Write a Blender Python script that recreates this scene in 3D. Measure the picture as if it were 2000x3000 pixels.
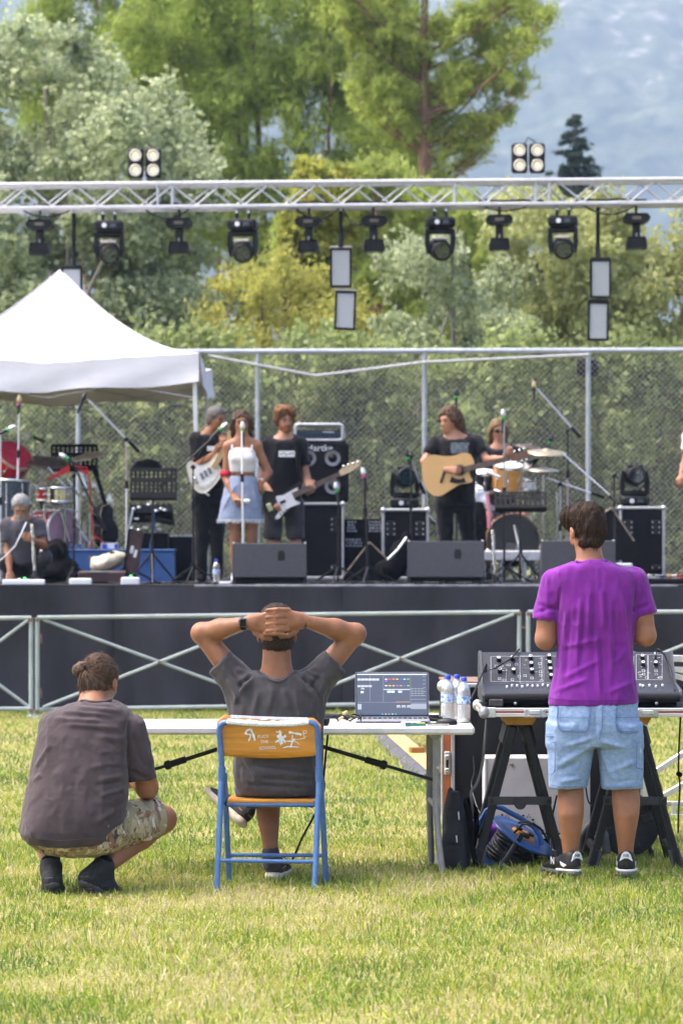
import bpy, math, random
import numpy as np
from mathutils import Vector, Matrix, Euler

# ------------------------------------------------------------------ scene, camera, light
scene = bpy.context.scene
for _o in list(bpy.data.objects):
	bpy.data.objects.remove(_o)
COL = scene.collection
R = math.radians
F, H, YH = 9225.0, 1.6, 1591.0            # focal length in photo pixels, eye height, horizon row

cam_data = bpy.data.cameras.new("camera")
cam = bpy.data.objects.new("camera", cam_data)
COL.objects.link(cam)
cam.location = (0, 0, H)
cam.rotation_euler = (R(90), 0, 0)
cam_data.sensor_fit = 'VERTICAL'
cam_data.sensor_height = 36.0
cam_data.lens = F / 3000.0 * 36.0
cam_data.shift_y = 91.0 / 3000.0
cam_data.clip_start = 0.1
cam_data.clip_end = 6000
cam_data.dof.use_dof = True
cam_data.dof.focus_distance = 14.8
cam_data.dof.aperture_fstop = 5.0
scene.camera = cam

SUN_ELEV, SUN_AZ = R(60), R(-80)        # azimuth measured from +Y (away from the camera) towards +X
world = bpy.data.worlds.new("World")
scene.world = world
world.use_nodes = True
_nt = world.node_tree
_sky = _nt.nodes.new('ShaderNodeTexSky')
_sky.sky_type = 'NISHITA'
_sky.sun_disc = False
_sky.sun_elevation = SUN_ELEV
_sky.sun_rotation = SUN_AZ
_sky.air_density = 0.75
_sky.dust_density = 6.0
_sky.ozone_density = 0.4
_bg = _nt.nodes['Background']
_bg.inputs[1].default_value = 0.15
_nt.links.new(_sky.outputs[0], _bg.inputs[0])

sun_data = bpy.data.lights.new("sun", 'SUN')
sun_data.energy = 1.5
sun_data.angle = R(42)
sun_data.color = (1.0, 0.955, 0.88)
sun = bpy.data.objects.new("sun", sun_data)
COL.objects.link(sun)
_dir = Vector((math.sin(SUN_AZ) * math.cos(SUN_ELEV), math.cos(SUN_AZ) * math.cos(SUN_ELEV), math.sin(SUN_ELEV)))
sun.rotation_euler = _dir.to_track_quat('Z', 'Y').to_euler()
sun.location = _dir * 60

scene.view_settings.view_transform = 'Standard'
scene.view_settings.look = 'None'
scene.view_settings.gamma = 1.0
scene.view_settings.exposure = 2.0
scene.cycles.use_denoising = True
scene.cycles.max_bounces = 5
scene.cycles.diffuse_bounces = 3
scene.cycles.use_adaptive_sampling = True
scene.cycles.adaptive_threshold = 0.03
scene.cycles.glossy_bounces = 3
scene.cycles.transmission_bounces = 6
scene.cycles.transparent_max_bounces = 12
scene.cycles.volume_bounces = 0
scene.cycles.caustics_reflective = False
scene.cycles.caustics_refractive = False
scene.cycles.sample_clamp_indirect = 6.0

# ------------------------------------------------------------------ helpers: places
def W(px, py, d):
	"""photo pixel + distance -> world point"""
	return Vector(((px - 1000.0) / F * d, d, H - (py - YH) / F * d))

DECK = 1.2
def on_deck(px, d):
	return Vector(((px - 1000.0) / F * d, d, DECK))
def on_ground(px, d):
	return Vector(((px - 1000.0) / F * d, d, 0.0))
def frame_of(base):
	"""local coordinates of a thing standing at base: (px, py, dy) -> offset from base"""
	return lambda px, py, dy=0.0: W(px, py, base.y + dy) - base

# ------------------------------------------------------------------ helpers: materials
MATS = {}
def _pr(m):
	return m.node_tree.nodes['Principled BSDF']
def M(name, col, rough=0.6, metal=0.0, var=0.12, scale=14.0, bump=0.0, bscale=120.0, spec=0.4,
	  stretch=(1, 1, 1), col2=None, detail=4.0, coat=0.0, sheen=0.0, lo=0.35, hi=0.65):
	"""principled material whose colour wanders between two shades, with fine relief"""
	if name in MATS:
		return MATS[name]
	m = bpy.data.materials.new(name)
	m.use_nodes = True
	nt = m.node_tree
	p = _pr(m)
	p.inputs['Roughness'].default_value = rough
	p.inputs['Metallic'].default_value = metal
	p.inputs['Specular IOR Level'].default_value = spec
	if coat:
		p.inputs['Coat Weight'].default_value = coat
	if sheen:
		p.inputs['Sheen Weight'].default_value = sheen
		p.inputs['Sheen Roughness'].default_value = 0.5
	c = np.array(col, float)
	a = np.clip(c * (1 - var), 0, 1)
	b = np.clip(c * (1 + var), 0, 1) if col2 is None else np.array(col2, float)
	tc = nt.nodes.new('ShaderNodeTexCoord')
	mp = nt.nodes.new('ShaderNodeMapping')
	mp.inputs['Scale'].default_value = stretch
	nt.links.new(tc.outputs['Object'], mp.inputs['Vector'])
	n = nt.nodes.new('ShaderNodeTexNoise')
	n.inputs['Scale'].default_value = scale
	n.inputs['Detail'].default_value = detail
	n.inputs['Roughness'].default_value = 0.65
	nt.links.new(mp.outputs[0], n.inputs['Vector'])
	r = nt.nodes.new('ShaderNodeValToRGB')
	r.color_ramp.elements[0].position = lo
	r.color_ramp.elements[0].color = (*a, 1)
	r.color_ramp.elements[1].position = hi
	r.color_ramp.elements[1].color = (*b, 1)
	nt.links.new(n.outputs['Fac'], r.inputs['Fac'])
	nt.links.new(r.outputs[0], p.inputs['Base Color'])
	if bump:
		n2 = nt.nodes.new('ShaderNodeTexNoise')
		n2.inputs['Scale'].default_value = bscale
		n2.inputs['Detail'].default_value = 3.0
		nt.links.new(mp.outputs[0], n2.inputs['Vector'])
		bp = nt.nodes.new('ShaderNodeBump')
		bp.inputs['Strength'].default_value = bump
		bp.inputs['Distance'].default_value = 0.01
		nt.links.new(n2.outputs['Fac'], bp.inputs['Height'])
		nt.links.new(bp.outputs[0], p.inputs['Normal'])
	MATS[name] = m
	return m

def leaf_mat(name, transl=0.35, rough=0.55):
	"""leaves and blades: their own colour from the mesh attribute Col, light passing through"""
	m = bpy.data.materials.new(name)
	m.use_nodes = True
	nt = m.node_tree
	p = _pr(m)
	p.inputs['Roughness'].default_value = rough
	p.inputs['Specular IOR Level'].default_value = 0.25
	at = nt.nodes.new('ShaderNodeAttribute')
	at.attribute_name = 'Col'
	tr = nt.nodes.new('ShaderNodeBsdfTranslucent')
	mx = nt.nodes.new('ShaderNodeMixShader')
	mx.inputs[0].default_value = transl
	nt.links.new(at.outputs['Color'], p.inputs['Base Color'])
	nt.links.new(at.outputs['Color'], tr.inputs['Color'])
	nt.links.new(p.outputs[0], mx.inputs[1])
	nt.links.new(tr.outputs[0], mx.inputs[2])
	nt.links.new(mx.outputs[0], nt.nodes['Material Output'].inputs['Surface'])
	return m

def emit_mat(name, col, strength=1.0):
	if name in MATS:
		return MATS[name]
	m = bpy.data.materials.new(name)
	m.use_nodes = True
	p = _pr(m)
	p.inputs['Base Color'].default_value = (*[c * 0.3 for c in col], 1)
	p.inputs['Roughness'].default_value = 0.35
	p.inputs['Emission Color'].default_value = (*col, 1)
	p.inputs['Emission Strength'].default_value = strength
	MATS[name] = m
	return m

# ------------------------------------------------------------------ helpers: meshes
def ortho(axis):
	a = Vector(axis).normalized()
	t = Vector((0, 0, 1)) if abs(a.z) < 0.9 else Vector((1, 0, 0))
	u = a.cross(t).normalized()
	return u, a.cross(u).normalized(), a

class MB:
	"""collects shapes, build() links them as one mesh object"""
	def __init__(s):
		s.v, s.f, s.m, s.sm = [], [], [], []
		s.mi = 0
	def add(s, verts, faces, smooth=False):
		o = len(s.v)
		s.v.extend([tuple(x) for x in verts])
		for f in faces:
			s.f.append(tuple(i + o for i in f))
			s.m.append(s.mi)
			s.sm.append(smooth)
		return s
	def box(s, c, size, rot=None, bev=0.0):
		c = Vector(c)
		hx, hy, hz = size[0] / 2, size[1] / 2, size[2] / 2
		b = min(bev, hx * .9, hy * .9, hz * .9)
		M3 = rot if rot is not None else Matrix.Identity(3)
		if isinstance(M3, (tuple, list)):
			M3 = Euler(M3).to_matrix()
		if b <= 0:
			vs = [M3 @ Vector((x, y, z)) + c for x in (-hx, hx) for y in (-hy, hy) for z in (-hz, hz)]
			return s.add(vs, [(0, 1, 3, 2), (4, 6, 7, 5), (0, 4, 5, 1), (2, 3, 7, 6), (0, 2, 6, 4), (1, 5, 7, 3)])
		vs, idx = [], {}
		for sx in (-1, 1):
			for sy in (-1, 1):
				for sz in (-1, 1):
					for ax in range(3):
						p = [sx * (hx - b), sy * (hy - b), sz * (hz - b)]
						p[ax] = (sx * hx, sy * hy, sz * hz)[ax]
						idx[(sx, sy, sz, ax)] = len(vs)
						vs.append(M3 @ Vector(p) + c)
		fs = []
		for ax in range(3):
			o1, o2 = (ax + 1) % 3, (ax + 2) % 3
			for sg in (-1, 1):
				q = []
				for (a, b2) in ((-1, -1), (1, -1), (1, 1), (-1, 1)):
					k = [0, 0, 0]; k[ax] = sg; k[o1] = a; k[o2] = b2
					q.append(idx[(*k, ax)])
				fs.append(q if sg > 0 else q[::-1])
			for a in (-1, 1):
				for b2 in (-1, 1):
					k0 = [0, 0, 0]; k0[ax] = -1; k0[o1] = a; k0[o2] = b2
					k1 = list(k0); k1[ax] = 1
					q = [idx[(*k0, o1)], idx[(*k1, o1)], idx[(*k1, o2)], idx[(*k0, o2)]]
					fs.append(q if a * b2 < 0 else q[::-1])
		for sx in (-1, 1):
			for sy in (-1, 1):
				for sz in (-1, 1):
					t = [idx[(sx, sy, sz, a)] for a in range(3)]
					fs.append(t if sx * sy * sz > 0 else t[::-1])
		return s.add(vs, fs)
	def cyl(s, a, b, r0, r1=None, n=12, caps=True):
		a, b = Vector(a), Vector(b)
		r1 = r0 if r1 is None else r1
		u, w, ax = ortho(b - a)
		vs = []
		for (p, r) in ((a, r0), (b, r1)):
			for i in range(n):
				t = 2 * math.pi * i / n
				vs.append(p + (u * math.cos(t) + w * math.sin(t)) * r)
		s.add(vs, [(i, n + i, n + (i + 1) % n, (i + 1) % n) for i in range(n)], True)
		if caps:
			s.add(vs[:n], [tuple(range(n))])
			s.add(vs[n:], [tuple(reversed(range(n)))])
		return s
	def tube(s, pts, r, n=8, closed=False, caps=True):
		pts = [Vector(p) for p in pts]
		k = len(pts)
		rs = r if isinstance(r, (list, tuple)) else [r] * k
		vs, u = [], None
		for i, p in enumerate(pts):
			if closed:
				t = pts[(i + 1) % k] - pts[i - 1]
			else:
				t = pts[min(i + 1, k - 1)] - pts[max(i - 1, 0)]
			if t.length < 1e-9:
				t = Vector((0, 0, 1))
			t.normalize()
			if u is None:
				u = ortho(t)[0]
			u = u - t * u.dot(t)
			if u.length < 1e-6:
				u = ortho(t)[0]
			u.normalize()
			w = t.cross(u)
			for j in range(n):
				a = 2 * math.pi * j / n
				vs.append(p + (u * math.cos(a) + w * math.sin(a)) * rs[i])
		fs = []
		for i in range(k if closed else k - 1):
			a0, b0 = i * n, ((i + 1) % k) * n
			for j in range(n):
				fs.append((a0 + j, a0 + (j + 1) % n, b0 + (j + 1) % n, b0 + j))
		s.add(vs, fs, True)
		if caps and not closed:
			s.add(vs[:n], [tuple(reversed(range(n)))])
			s.add(vs[-n:], [tuple(range(n))])
		return s
	def lathe(s, prof, c=(0, 0, 0), axis=(0, 0, 1), n=20, cap0=True, cap1=True):
		"""prof: (radius, height) pairs along axis"""
		u, w, ax = ortho(axis)
		c = Vector(c)
		vs = []
		for (r, h) in prof:
			for i in range(n):
				t = 2 * math.pi * i / n
				vs.append(c + ax * h + (u * math.cos(t) + w * math.sin(t)) * max(r, 1e-5))
		fs = []
		for k in range(len(prof) - 1):
			for i in range(n):
				fs.append((k * n + i, (k + 1) * n + i, (k + 1) * n + (i + 1) % n, k * n + (i + 1) % n))
		s.add(vs, fs, True)
		if cap0:
			s.add(vs[:n], [tuple(range(n))])
		if cap1:
			s.add(vs[-n:], [tuple(reversed(range(n)))])
		return s
	def prism(s, poly, o, ux, uy, depth, bev=0.0):
		"""2D outline poly at origin o with axes ux, uy, pushed along ux x uy by depth"""
		o, ux, uy = Vector(o), Vector(ux), Vector(uy)
		nn = ux.cross(uy).normalized()
		n = len(poly)
		if bev > 0:
			cx = sum(p[0] for p in poly) / n
			cy = sum(p[1] for p in poly) / n
			mx = max(max(abs(p[0] - cx), abs(p[1] - cy)) for p in poly)
			k = 1 - bev / max(mx, 1e-6)
			inn = [(cx + (p[0] - cx) * k, cy + (p[1] - cy) * k) for p in poly]
			rings = [(inn, 0), (poly, bev), (poly, depth - bev), (inn, depth)]
		else:
			rings = [(poly, 0), (poly, depth)]
		vs = []
		for (pl, h) in rings:
			for p in pl:
				vs.append(o + ux * p[0] + uy * p[1] + nn * h)
		fs = []
		for k in range(len(rings) - 1):
			for i in range(n):
				fs.append((k * n + i, k * n + (i + 1) % n, (k + 1) * n + (i + 1) % n, (k + 1) * n + i))
		s.add(vs, fs)
		s.add(vs[:n], [tuple(reversed(range(n)))])
		s.add(vs[-n:], [tuple(range(n))])
		return s
	def ball(s, c, r, n=12, m=8, rot=None):
		c = Vector(c)
		r = (r, r, r) if not isinstance(r, (tuple, list)) else r
		M3 = rot if rot is not None else Matrix.Identity(3)
		if isinstance(M3, (tuple, list)):
			M3 = Euler(M3).to_matrix()
		vs = [c + M3 @ Vector((0, 0, -r[2]))]
		for k in range(1, m):
			ph = -math.pi / 2 + math.pi * k / m
			for i in range(n):
				t = 2 * math.pi * i / n
				vs.append(c + M3 @ Vector((r[0] * math.cos(ph) * math.cos(t), r[1] * math.cos(ph) * math.sin(t), r[2] * math.sin(ph))))
		vs.append(c + M3 @ Vector((0, 0, r[2])))
		fs = [(0, 1 + (i + 1) % n, 1 + i) for i in range(n)]
		for k in range(m - 2):
			a, b = 1 + k * n, 1 + (k + 1) * n
			for i in range(n):
				fs.append((a + i, a + (i + 1) % n, b + (i + 1) % n, b + i))
		t = len(vs) - 1
		a = 1 + (m - 2) * n
		fs += [(a + i, a + (i + 1) % n, t) for i in range(n)]
		return s.add(vs, fs, True)
	def disc(s, c, axis, r, n=16):
		u, w, ax = ortho(axis)
		c = Vector(c)
		return s.add([c + (u * math.cos(2 * math.pi * i / n) + w * math.sin(2 * math.pi * i / n)) * r for i in range(n)], [tuple(range(n))])
	def quad(s, a, b, c, d):
		return s.add([a, b, c, d], [(0, 1, 2, 3)])
	def arrays(s, V, Fs, smooth=True):
		return s.add([tuple(x) for x in V], [tuple(f) for f in Fs], smooth)
	def build(s, name, mat, parent=None, loc=None, rot=None):
		me = bpy.data.meshes.new(name)
		me.from_pydata(s.v, [], s.f)
		mats = mat if isinstance(mat, (list, tuple)) else [mat]
		for m in mats:
			me.materials.append(m)
		if len(mats) > 1:
			me.polygons.foreach_set('material_index', s.m)
		me.polygons.foreach_set('use_smooth', s.sm)
		me.update()
		o = bpy.data.objects.new(name, me)
		COL.objects.link(o)
		if parent is not None:
			o.parent = parent
		if loc is not None:
			o.location = loc
		if rot is not None:
			o.rotation_euler = rot
		return o

def tag(o, label=None, cat=None, group=None, kind=None):
	for k, v in (('label', label), ('category', cat), ('group', group), ('kind', kind)):
		if v:
			o[k] = v
	return o
def thing(name, label, cat, loc=(0, 0, 0), rotz=0.0, group=None):
	o = bpy.data.objects.new(name, None)
	COL.objects.link(o)
	o.location = loc
	o.rotation_euler = (0, 0, rotz)
	o.empty_display_size = 0.1
	return tag(o, label, cat, group)
def copy_thing(root, loc, rotz, label, group=None):
	"""a copy of a thing with copies of its parts and sub-parts (mesh data shared)"""
	def rec(o, par):
		c = o.copy()
		COL.objects.link(c)
		c.parent = par
		for ch in o.children:
			rec(ch, c)
		return c
	r = rec(root, None)
	r.location = loc
	r.rotation_euler = (0, 0, rotz)
	r['label'] = label
	if group:
		r['group'] = group
	return r
def share(src, name, parent, loc=(0, 0, 0), rot=(0, 0, 0), scale=None):
	"""another alike piece that shares src's mesh"""
	o = bpy.data.objects.new(name, src.data)
	COL.objects.link(o)
	o.parent = parent
	o.location = loc
	o.rotation_euler = rot
	if scale:
		o.scale = scale
	return o

def fast_mesh(name, V, tri_or_quad, mat, col=None, parent=None, smooth=False):
	"""numpy arrays -> mesh object; col = colour for each vertex"""
	me = bpy.data.meshes.new(name)
	n, k = tri_or_quad.shape
	me.vertices.add(len(V))
	me.vertices.foreach_set('co', np.ascontiguousarray(V, np.float32).ravel())
	me.loops.add(n * k)
	me.loops.foreach_set('vertex_index', np.ascontiguousarray(tri_or_quad, np.int32).ravel())
	me.polygons.add(n)
	me.polygons.foreach_set('loop_start', np.arange(0, n * k, k, dtype=np.int32))
	me.polygons.foreach_set('loop_total', np.full(n, k, np.int32))
	me.polygons.foreach_set('use_smooth', np.full(n, smooth, bool))
	me.update(calc_edges=True)
	if col is not None:
		at = me.color_attributes.new('Col', 'FLOAT_COLOR', 'POINT')
		c4 = np.ones((len(V), 4), np.float32)
		c4[:, :3] = col
		at.data.foreach_set('color', c4.ravel())
	me.materials.append(mat)
	o = bpy.data.objects.new(name, me)
	COL.objects.link(o)
	if parent is not None:
		o.parent = parent
	return o

def text_into(mb, s, o, ux, uy, size, thick=0.001, align='CENTER'):
	"""lettering as thin raised geometry; o centre of the line, ux reading direction, uy up"""
	cu = bpy.data.curves.new('lettering', 'FONT')
	cu.body = s
	cu.size = size
	cu.align_x = align
	cu.align_y = 'CENTER'
	cu.extrude = thick
	cu.resolution_u = 2
	ob = bpy.data.objects.new('lettering', cu)
	COL.objects.link(ob)
	dg = bpy.context.evaluated_depsgraph_get()
	me = ob.evaluated_get(dg).to_mesh()
	ux, uy = Vector(ux).normalized(), Vector(uy).normalized()
	nn = ux.cross(uy)
	vs = [Vector(o) + ux * v.co.x + uy * v.co.y + nn * v.co.z for v in me.vertices]
	fs = [tuple(p.vertices) for p in me.polygons]
	mb.add(vs, fs)
	ob.evaluated_get(dg).to_mesh_clear()
	bpy.data.objects.remove(ob)
	bpy.data.curves.remove(cu)
	return mb

# value noise on numpy points
def vnoise(P, seed=0):
	P = np.asarray(P, float)
	i = np.floor(P).astype(np.int64)
	f = P - i
	f = f * f * (3 - 2 * f)
	out = np.zeros(len(P))
	for dx in (0, 1):
		for dy in (0, 1):
			for dz in (0, 1):
				h = (i[:, 0] + dx) * 374761393 + (i[:, 1] + dy) * 668265263 + (i[:, 2] + dz) * 2147483647 + seed * 974711
				h = (h ^ (h >> 13)) * 1274126177
				h = (h ^ (h >> 16)) & 0xffff
				w = (f[:, 0] if dx else 1 - f[:, 0]) * (f[:, 1] if dy else 1 - f[:, 1]) * (f[:, 2] if dz else 1 - f[:, 2])
				out += w * h / 65535.0
	return out * 2 - 1

# ------------------------------------------------------------------ ground, grass, mountain
rng = np.random.default_rng(7)
random.seed(7)

def ground_mat():
	m = bpy.data.materials.new('soil_and_thatch')
	m.use_nodes = True
	nt = m.node_tree
	p = _pr(m)
	p.inputs['Roughness'].default_value = 0.95
	p.inputs['Specular IOR Level'].default_value = 0.1
	tc = nt.nodes.new('ShaderNodeTexCoord')
	def noise(sc, det):
		n = nt.nodes.new('ShaderNodeTexNoise')
		n.inputs['Scale'].default_value = sc
		n.inputs['Detail'].default_value = det
		nt.links.new(tc.outputs['Object'], n.inputs['Vector'])
		return n
	n1, n2 = noise(1.3, 5), noise(38, 6)
	r1 = nt.nodes.new('ShaderNodeValToRGB')
	r1.color_ramp.elements[0].position = .35
	r1.color_ramp.elements[0].color = (.25, .255, .085, 1)
	r1.color_ramp.elements[1].position = .68
	r1.color_ramp.elements[1].color = (.36, .31, .15, 1)
	r2 = nt.nodes.new('ShaderNodeValToRGB')
	r2.color_ramp.elements[0].position = .3
	r2.color_ramp.elements[0].color = (.35, .35, .3, 1)
	r2.color_ramp.elements[1].position = .7
	r2.color_ramp.elements[1].color = (1.2, 1.2, 1.1, 1)
	mx = nt.nodes.new('ShaderNodeMix')
	mx.data_type = 'RGBA'
	mx.blend_type = 'MULTIPLY'
	mx.inputs[0].default_value = 1.0
	nt.links.new(n1.outputs['Fac'], r1.inputs[0])
	nt.links.new(n2.outputs['Fac'], r2.inputs[0])
	nt.links.new(r1.outputs[0], mx.inputs[6])
	nt.links.new(r2.outputs[0], mx.inputs[7])
	nt.links.new(mx.outputs[2], p.inputs['Base Color'])
	bp = nt.nodes.new('ShaderNodeBump')
	bp.inputs['Strength'].default_value = .6
	bp.inputs['Distance'].default_value = .02
	nt.links.new(n2.outputs['Fac'], bp.inputs['Height'])
	nt.links.new(bp.outputs[0], p.inputs['Normal'])
	return m

_g = MB()
_g.quad((-1440, -15, 0), (1440, -15, 0), (1440, 3640, 0), (-1440, 3640, 0))
tag(_g.build('ground', ground_mat()), kind='structure')

def grass_mesh():
	zones = [(9.4, 13.0, 3800, .98), (13.0, 17.0, 3050, .98), (17.0, 22.0, 1300, 1.25), (22.0, 31.5, 680, 1.5)]
	P, S = [], []
	for (y0, y1, den, sc) in zones:
		hw = 1.0 / 9.225 * y1 + 0.7
		n = int(den * (y1 - y0) * hw * 2)
		P.append(np.stack([rng.uniform(-hw, hw, n), rng.uniform(y0, y1, n), np.zeros(n)], 1))
		S.append(np.full(n, sc))
		m = int(den * .5 * (y1 - y0) * 2.6)      # beyond the frame the stand is thinner but wider bladed
		sx = rng.choice([-1, 1], m) * rng.uniform(hw, hw + 1.3 + (31.5 - y1) * .06, m)
		P.append(np.stack([sx, rng.uniform(y0, y1, m), np.zeros(m)], 1))
		S.append(np.full(m, sc * 1.5))
	P, S = np.concatenate(P), np.concatenate(S)
	# uneven stand: clumps and thin spots
	dn = vnoise(P * 3.1, 3) + 0.6 * vnoise(P * 9.0, 4)
	keep = rng.uniform(-1.1, 0.6, len(P)) < .6 * dn + 0.55
	P, S = P[keep], S[keep]
	n = len(P)
	tuft = np.clip(0.8 + 0.35 * vnoise(P * 5.0, 8) + 0.2 * vnoise(P * 1.1, 9), .4, 1.5)
	hgt = rng.gamma(5.0, 0.0054, n) * tuft + 0.010
	tall = rng.random(n) < 0.02
	hgt[tall] *= 2.0
	hgt = np.clip(hgt, .010, .10)
	wid = rng.uniform(.0016, .0034, n) * S
	az = rng.uniform(0, 2 * np.pi, n)
	lean = rng.gamma(2.2, .45, n)
	lx, ly = np.cos(az) * lean, np.sin(az) * lean
	fa = rng.uniform(0, np.pi, n)
	wx, wy = np.cos(fa) * wid, np.sin(fa) * wid * .5
	b0 = P + np.stack([-wx, -wy, np.zeros(n)], 1)
	b1 = P + np.stack([wx, wy, np.zeros(n)], 1)
	mid = P + np.stack([lx * hgt * .35, ly * hgt * .35, hgt * .62], 1)
	m0 = mid + np.stack([-wx, -wy, np.zeros(n)], 1) * .8
	m1 = mid + np.stack([wx, wy, np.zeros(n)], 1) * .8
	tip = P + np.stack([lx * hgt, ly * hgt, hgt * np.clip(1.05 - lean * .3, .35, 1.1)], 1)
	V = np.stack([b0, b1, m1, m0, tip], 1).reshape(-1, 3)
	base = (np.arange(n) * 5)[:, None]
	T = np.concatenate([base + np.array([[0, 1, 2]]), base + np.array([[0, 2, 3]]), base + np.array([[3, 2, 4]])])
	# blade colours: fresh green, yellow green, straw
	pal = np.array([[.17, .27, .035], [.29, .365, .045], [.43, .42, .07], [.56, .50, .27], [.10, .18, .04], [.38, .27, .15]])
	ch = vnoise(P * 2.3, 21) * .75 + vnoise(P * .7, 22) * .5 + vnoise(P * 7, 23) * .35 + rng.normal(0, .55, n)
	ch = ch + np.interp(P[:, 1], [10, 13, 17, 24], [.16, .02, -.2, -.26])
	idx = np.select([ch < -.85, ch < -.2, ch < .35, ch < .75], [4, 0, 1, 2], 3)
	red = rng.random(n) < .04
	idx[red] = 5
	c = pal[idx] * rng.uniform(.75, 1.2, (n, 1))
	C = np.repeat(c, 5, 0)
	o = fast_mesh('grass', V, T, leaf_mat('grass_blades', .38, .5), C)
	tag(o, 'short yellowish green lawn grass across the field', 'grass', kind='stuff')
grass_mesh()

def mountain():
	nx, nz = 200, 130
	us = np.linspace(-1, 1, nx)
	vs = np.linspace(0, 1, nz)
	U, Vv = np.meshgrid(us, vs, indexing='ij')
	X = U * 1300
	Y = 2000 + Vv * 1300
	P = np.stack([X.ravel(), Y.ravel(), np.zeros(X.size)], 1) * .45
	n = vnoise(P / 160, 1) * 30 + vnoise(P / 60, 2) * 13 + vnoise(P / 24, 3) * 6 + vnoise(P / 10, 5) * 5.0
	ridge = 1 - np.abs(vnoise(P / np.array([70, 200, 1]), 7))
	Z = Vv.ravel() ** 1.05 * 860 + (n + ridge * 18) * 2.2 * np.clip(Vv.ravel() * 6, 0, 1) - 4
	V = np.stack([X.ravel(), Y.ravel(), Z], 1)
	i, j = np.meshgrid(np.arange(nx - 1), np.arange(nz - 1), indexing='ij')
	a = (i * nz + j).ravel()
	Q = np.stack([a, a + nz, a + nz + 1, a + 1], 1)
	m = bpy.data.materials.new('forest_and_rock')
	m.use_nodes = True
	nt = m.node_tree
	p = _pr(m)
	p.inputs['Roughness'].default_value = 1.0
	p.inputs['Specular IOR Level'].default_value = 0.0
	tc = nt.nodes.new('ShaderNodeTexCoord')
	sp = nt.nodes.new('ShaderNodeSeparateXYZ')
	nt.links.new(tc.outputs['Object'], sp.inputs[0])
	n1 = nt.nodes.new('ShaderNodeTexNoise')
	n1.inputs['Scale'].default_value = .05
	n1.inputs['Detail'].default_value = 5
	n1.inputs['Roughness'].default_value = .6
	nt.links.new(tc.outputs['Object'], n1.inputs['Vector'])
	hh = nt.nodes.new('ShaderNodeMapRange')
	hh.inputs[1].default_value = 230
	hh.inputs[2].default_value = 560
	hh.inputs[3].default_value = -.14
	hh.inputs[4].default_value = .16
	nt.links.new(sp.outputs['Z'], hh.inputs[0])
	ad = nt.nodes.new('ShaderNodeMath')
	ad.operation = 'ADD'
	nt.links.new(n1.outputs['Fac'], ad.inputs[0])
	nt.links.new(hh.outputs[0], ad.inputs[1])
	rp = nt.nodes.new('ShaderNodeValToRGB')
	rp.color_ramp.elements[0].position = .33
	rp.color_ramp.elements[0].color = (.03, .055, .025, 1)
	rp.color_ramp.elements[1].position = .74
	rp.color_ramp.elements[1].color = (.62, .55, .53, 1)
	e = rp.color_ramp.elements.new(.5)
	e.color = (.12, .16, .08, 1)
	e = rp.color_ramp.elements.new(.62)
	e.color = (.2, .22, .14, 1)
	nt.links.new(ad.outputs[0], rp.inputs[0])
	nt.links.new(rp.outputs[0], p.inputs['Base Color'])
	o = fast_mesh('mountain', V, Q, m, smooth=True)
	tag(o, kind='structure')
mountain()

def haze():
	m = bpy.data.materials.new('pale_air')
	m.use_nodes = True
	nt = m.node_tree
	for n in list(nt.nodes):
		if n.type != 'OUTPUT_MATERIAL':
			nt.nodes.remove(n)
	v = nt.nodes.new('ShaderNodeVolumePrincipled')
	v.inputs['Color'].default_value = (.44, .57, .81, 1)
	v.inputs['Density'].default_value = HAZE
	v.inputs['Anisotropy'].default_value = 0.0
	nt.links.new(v.outputs[0], nt.nodes['Material Output'].inputs['Volume'])
	b = MB()
	b.box((0, 1830, 489), (2900, 3700, 982))
	o = b.build('haze', m)
	tag(o, 'pale blue haze in the air before the mountain', 'haze', kind='stuff')
HAZE = 0.00046
haze()

# ------------------------------------------------------------------ trees
bark = M('bark', (.16, .11, .08), .95, var=.35, scale=9, stretch=(1, 1, .25), bump=.6, bscale=30)
bark_pine = M('bark_pine', (.24, .14, .10), .95, var=.4, scale=7, stretch=(1, 1, .3), bump=.7, bscale=22)
bark_grey = M('bark_grey', (.25, .23, .2), .95, var=.3, scale=8, stretch=(1, 1, .3), bump=.5, bscale=30)
LEAF = leaf_mat('leaves', .5, .5)
NEEDLE = leaf_mat('needles', .5, .55)

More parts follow.
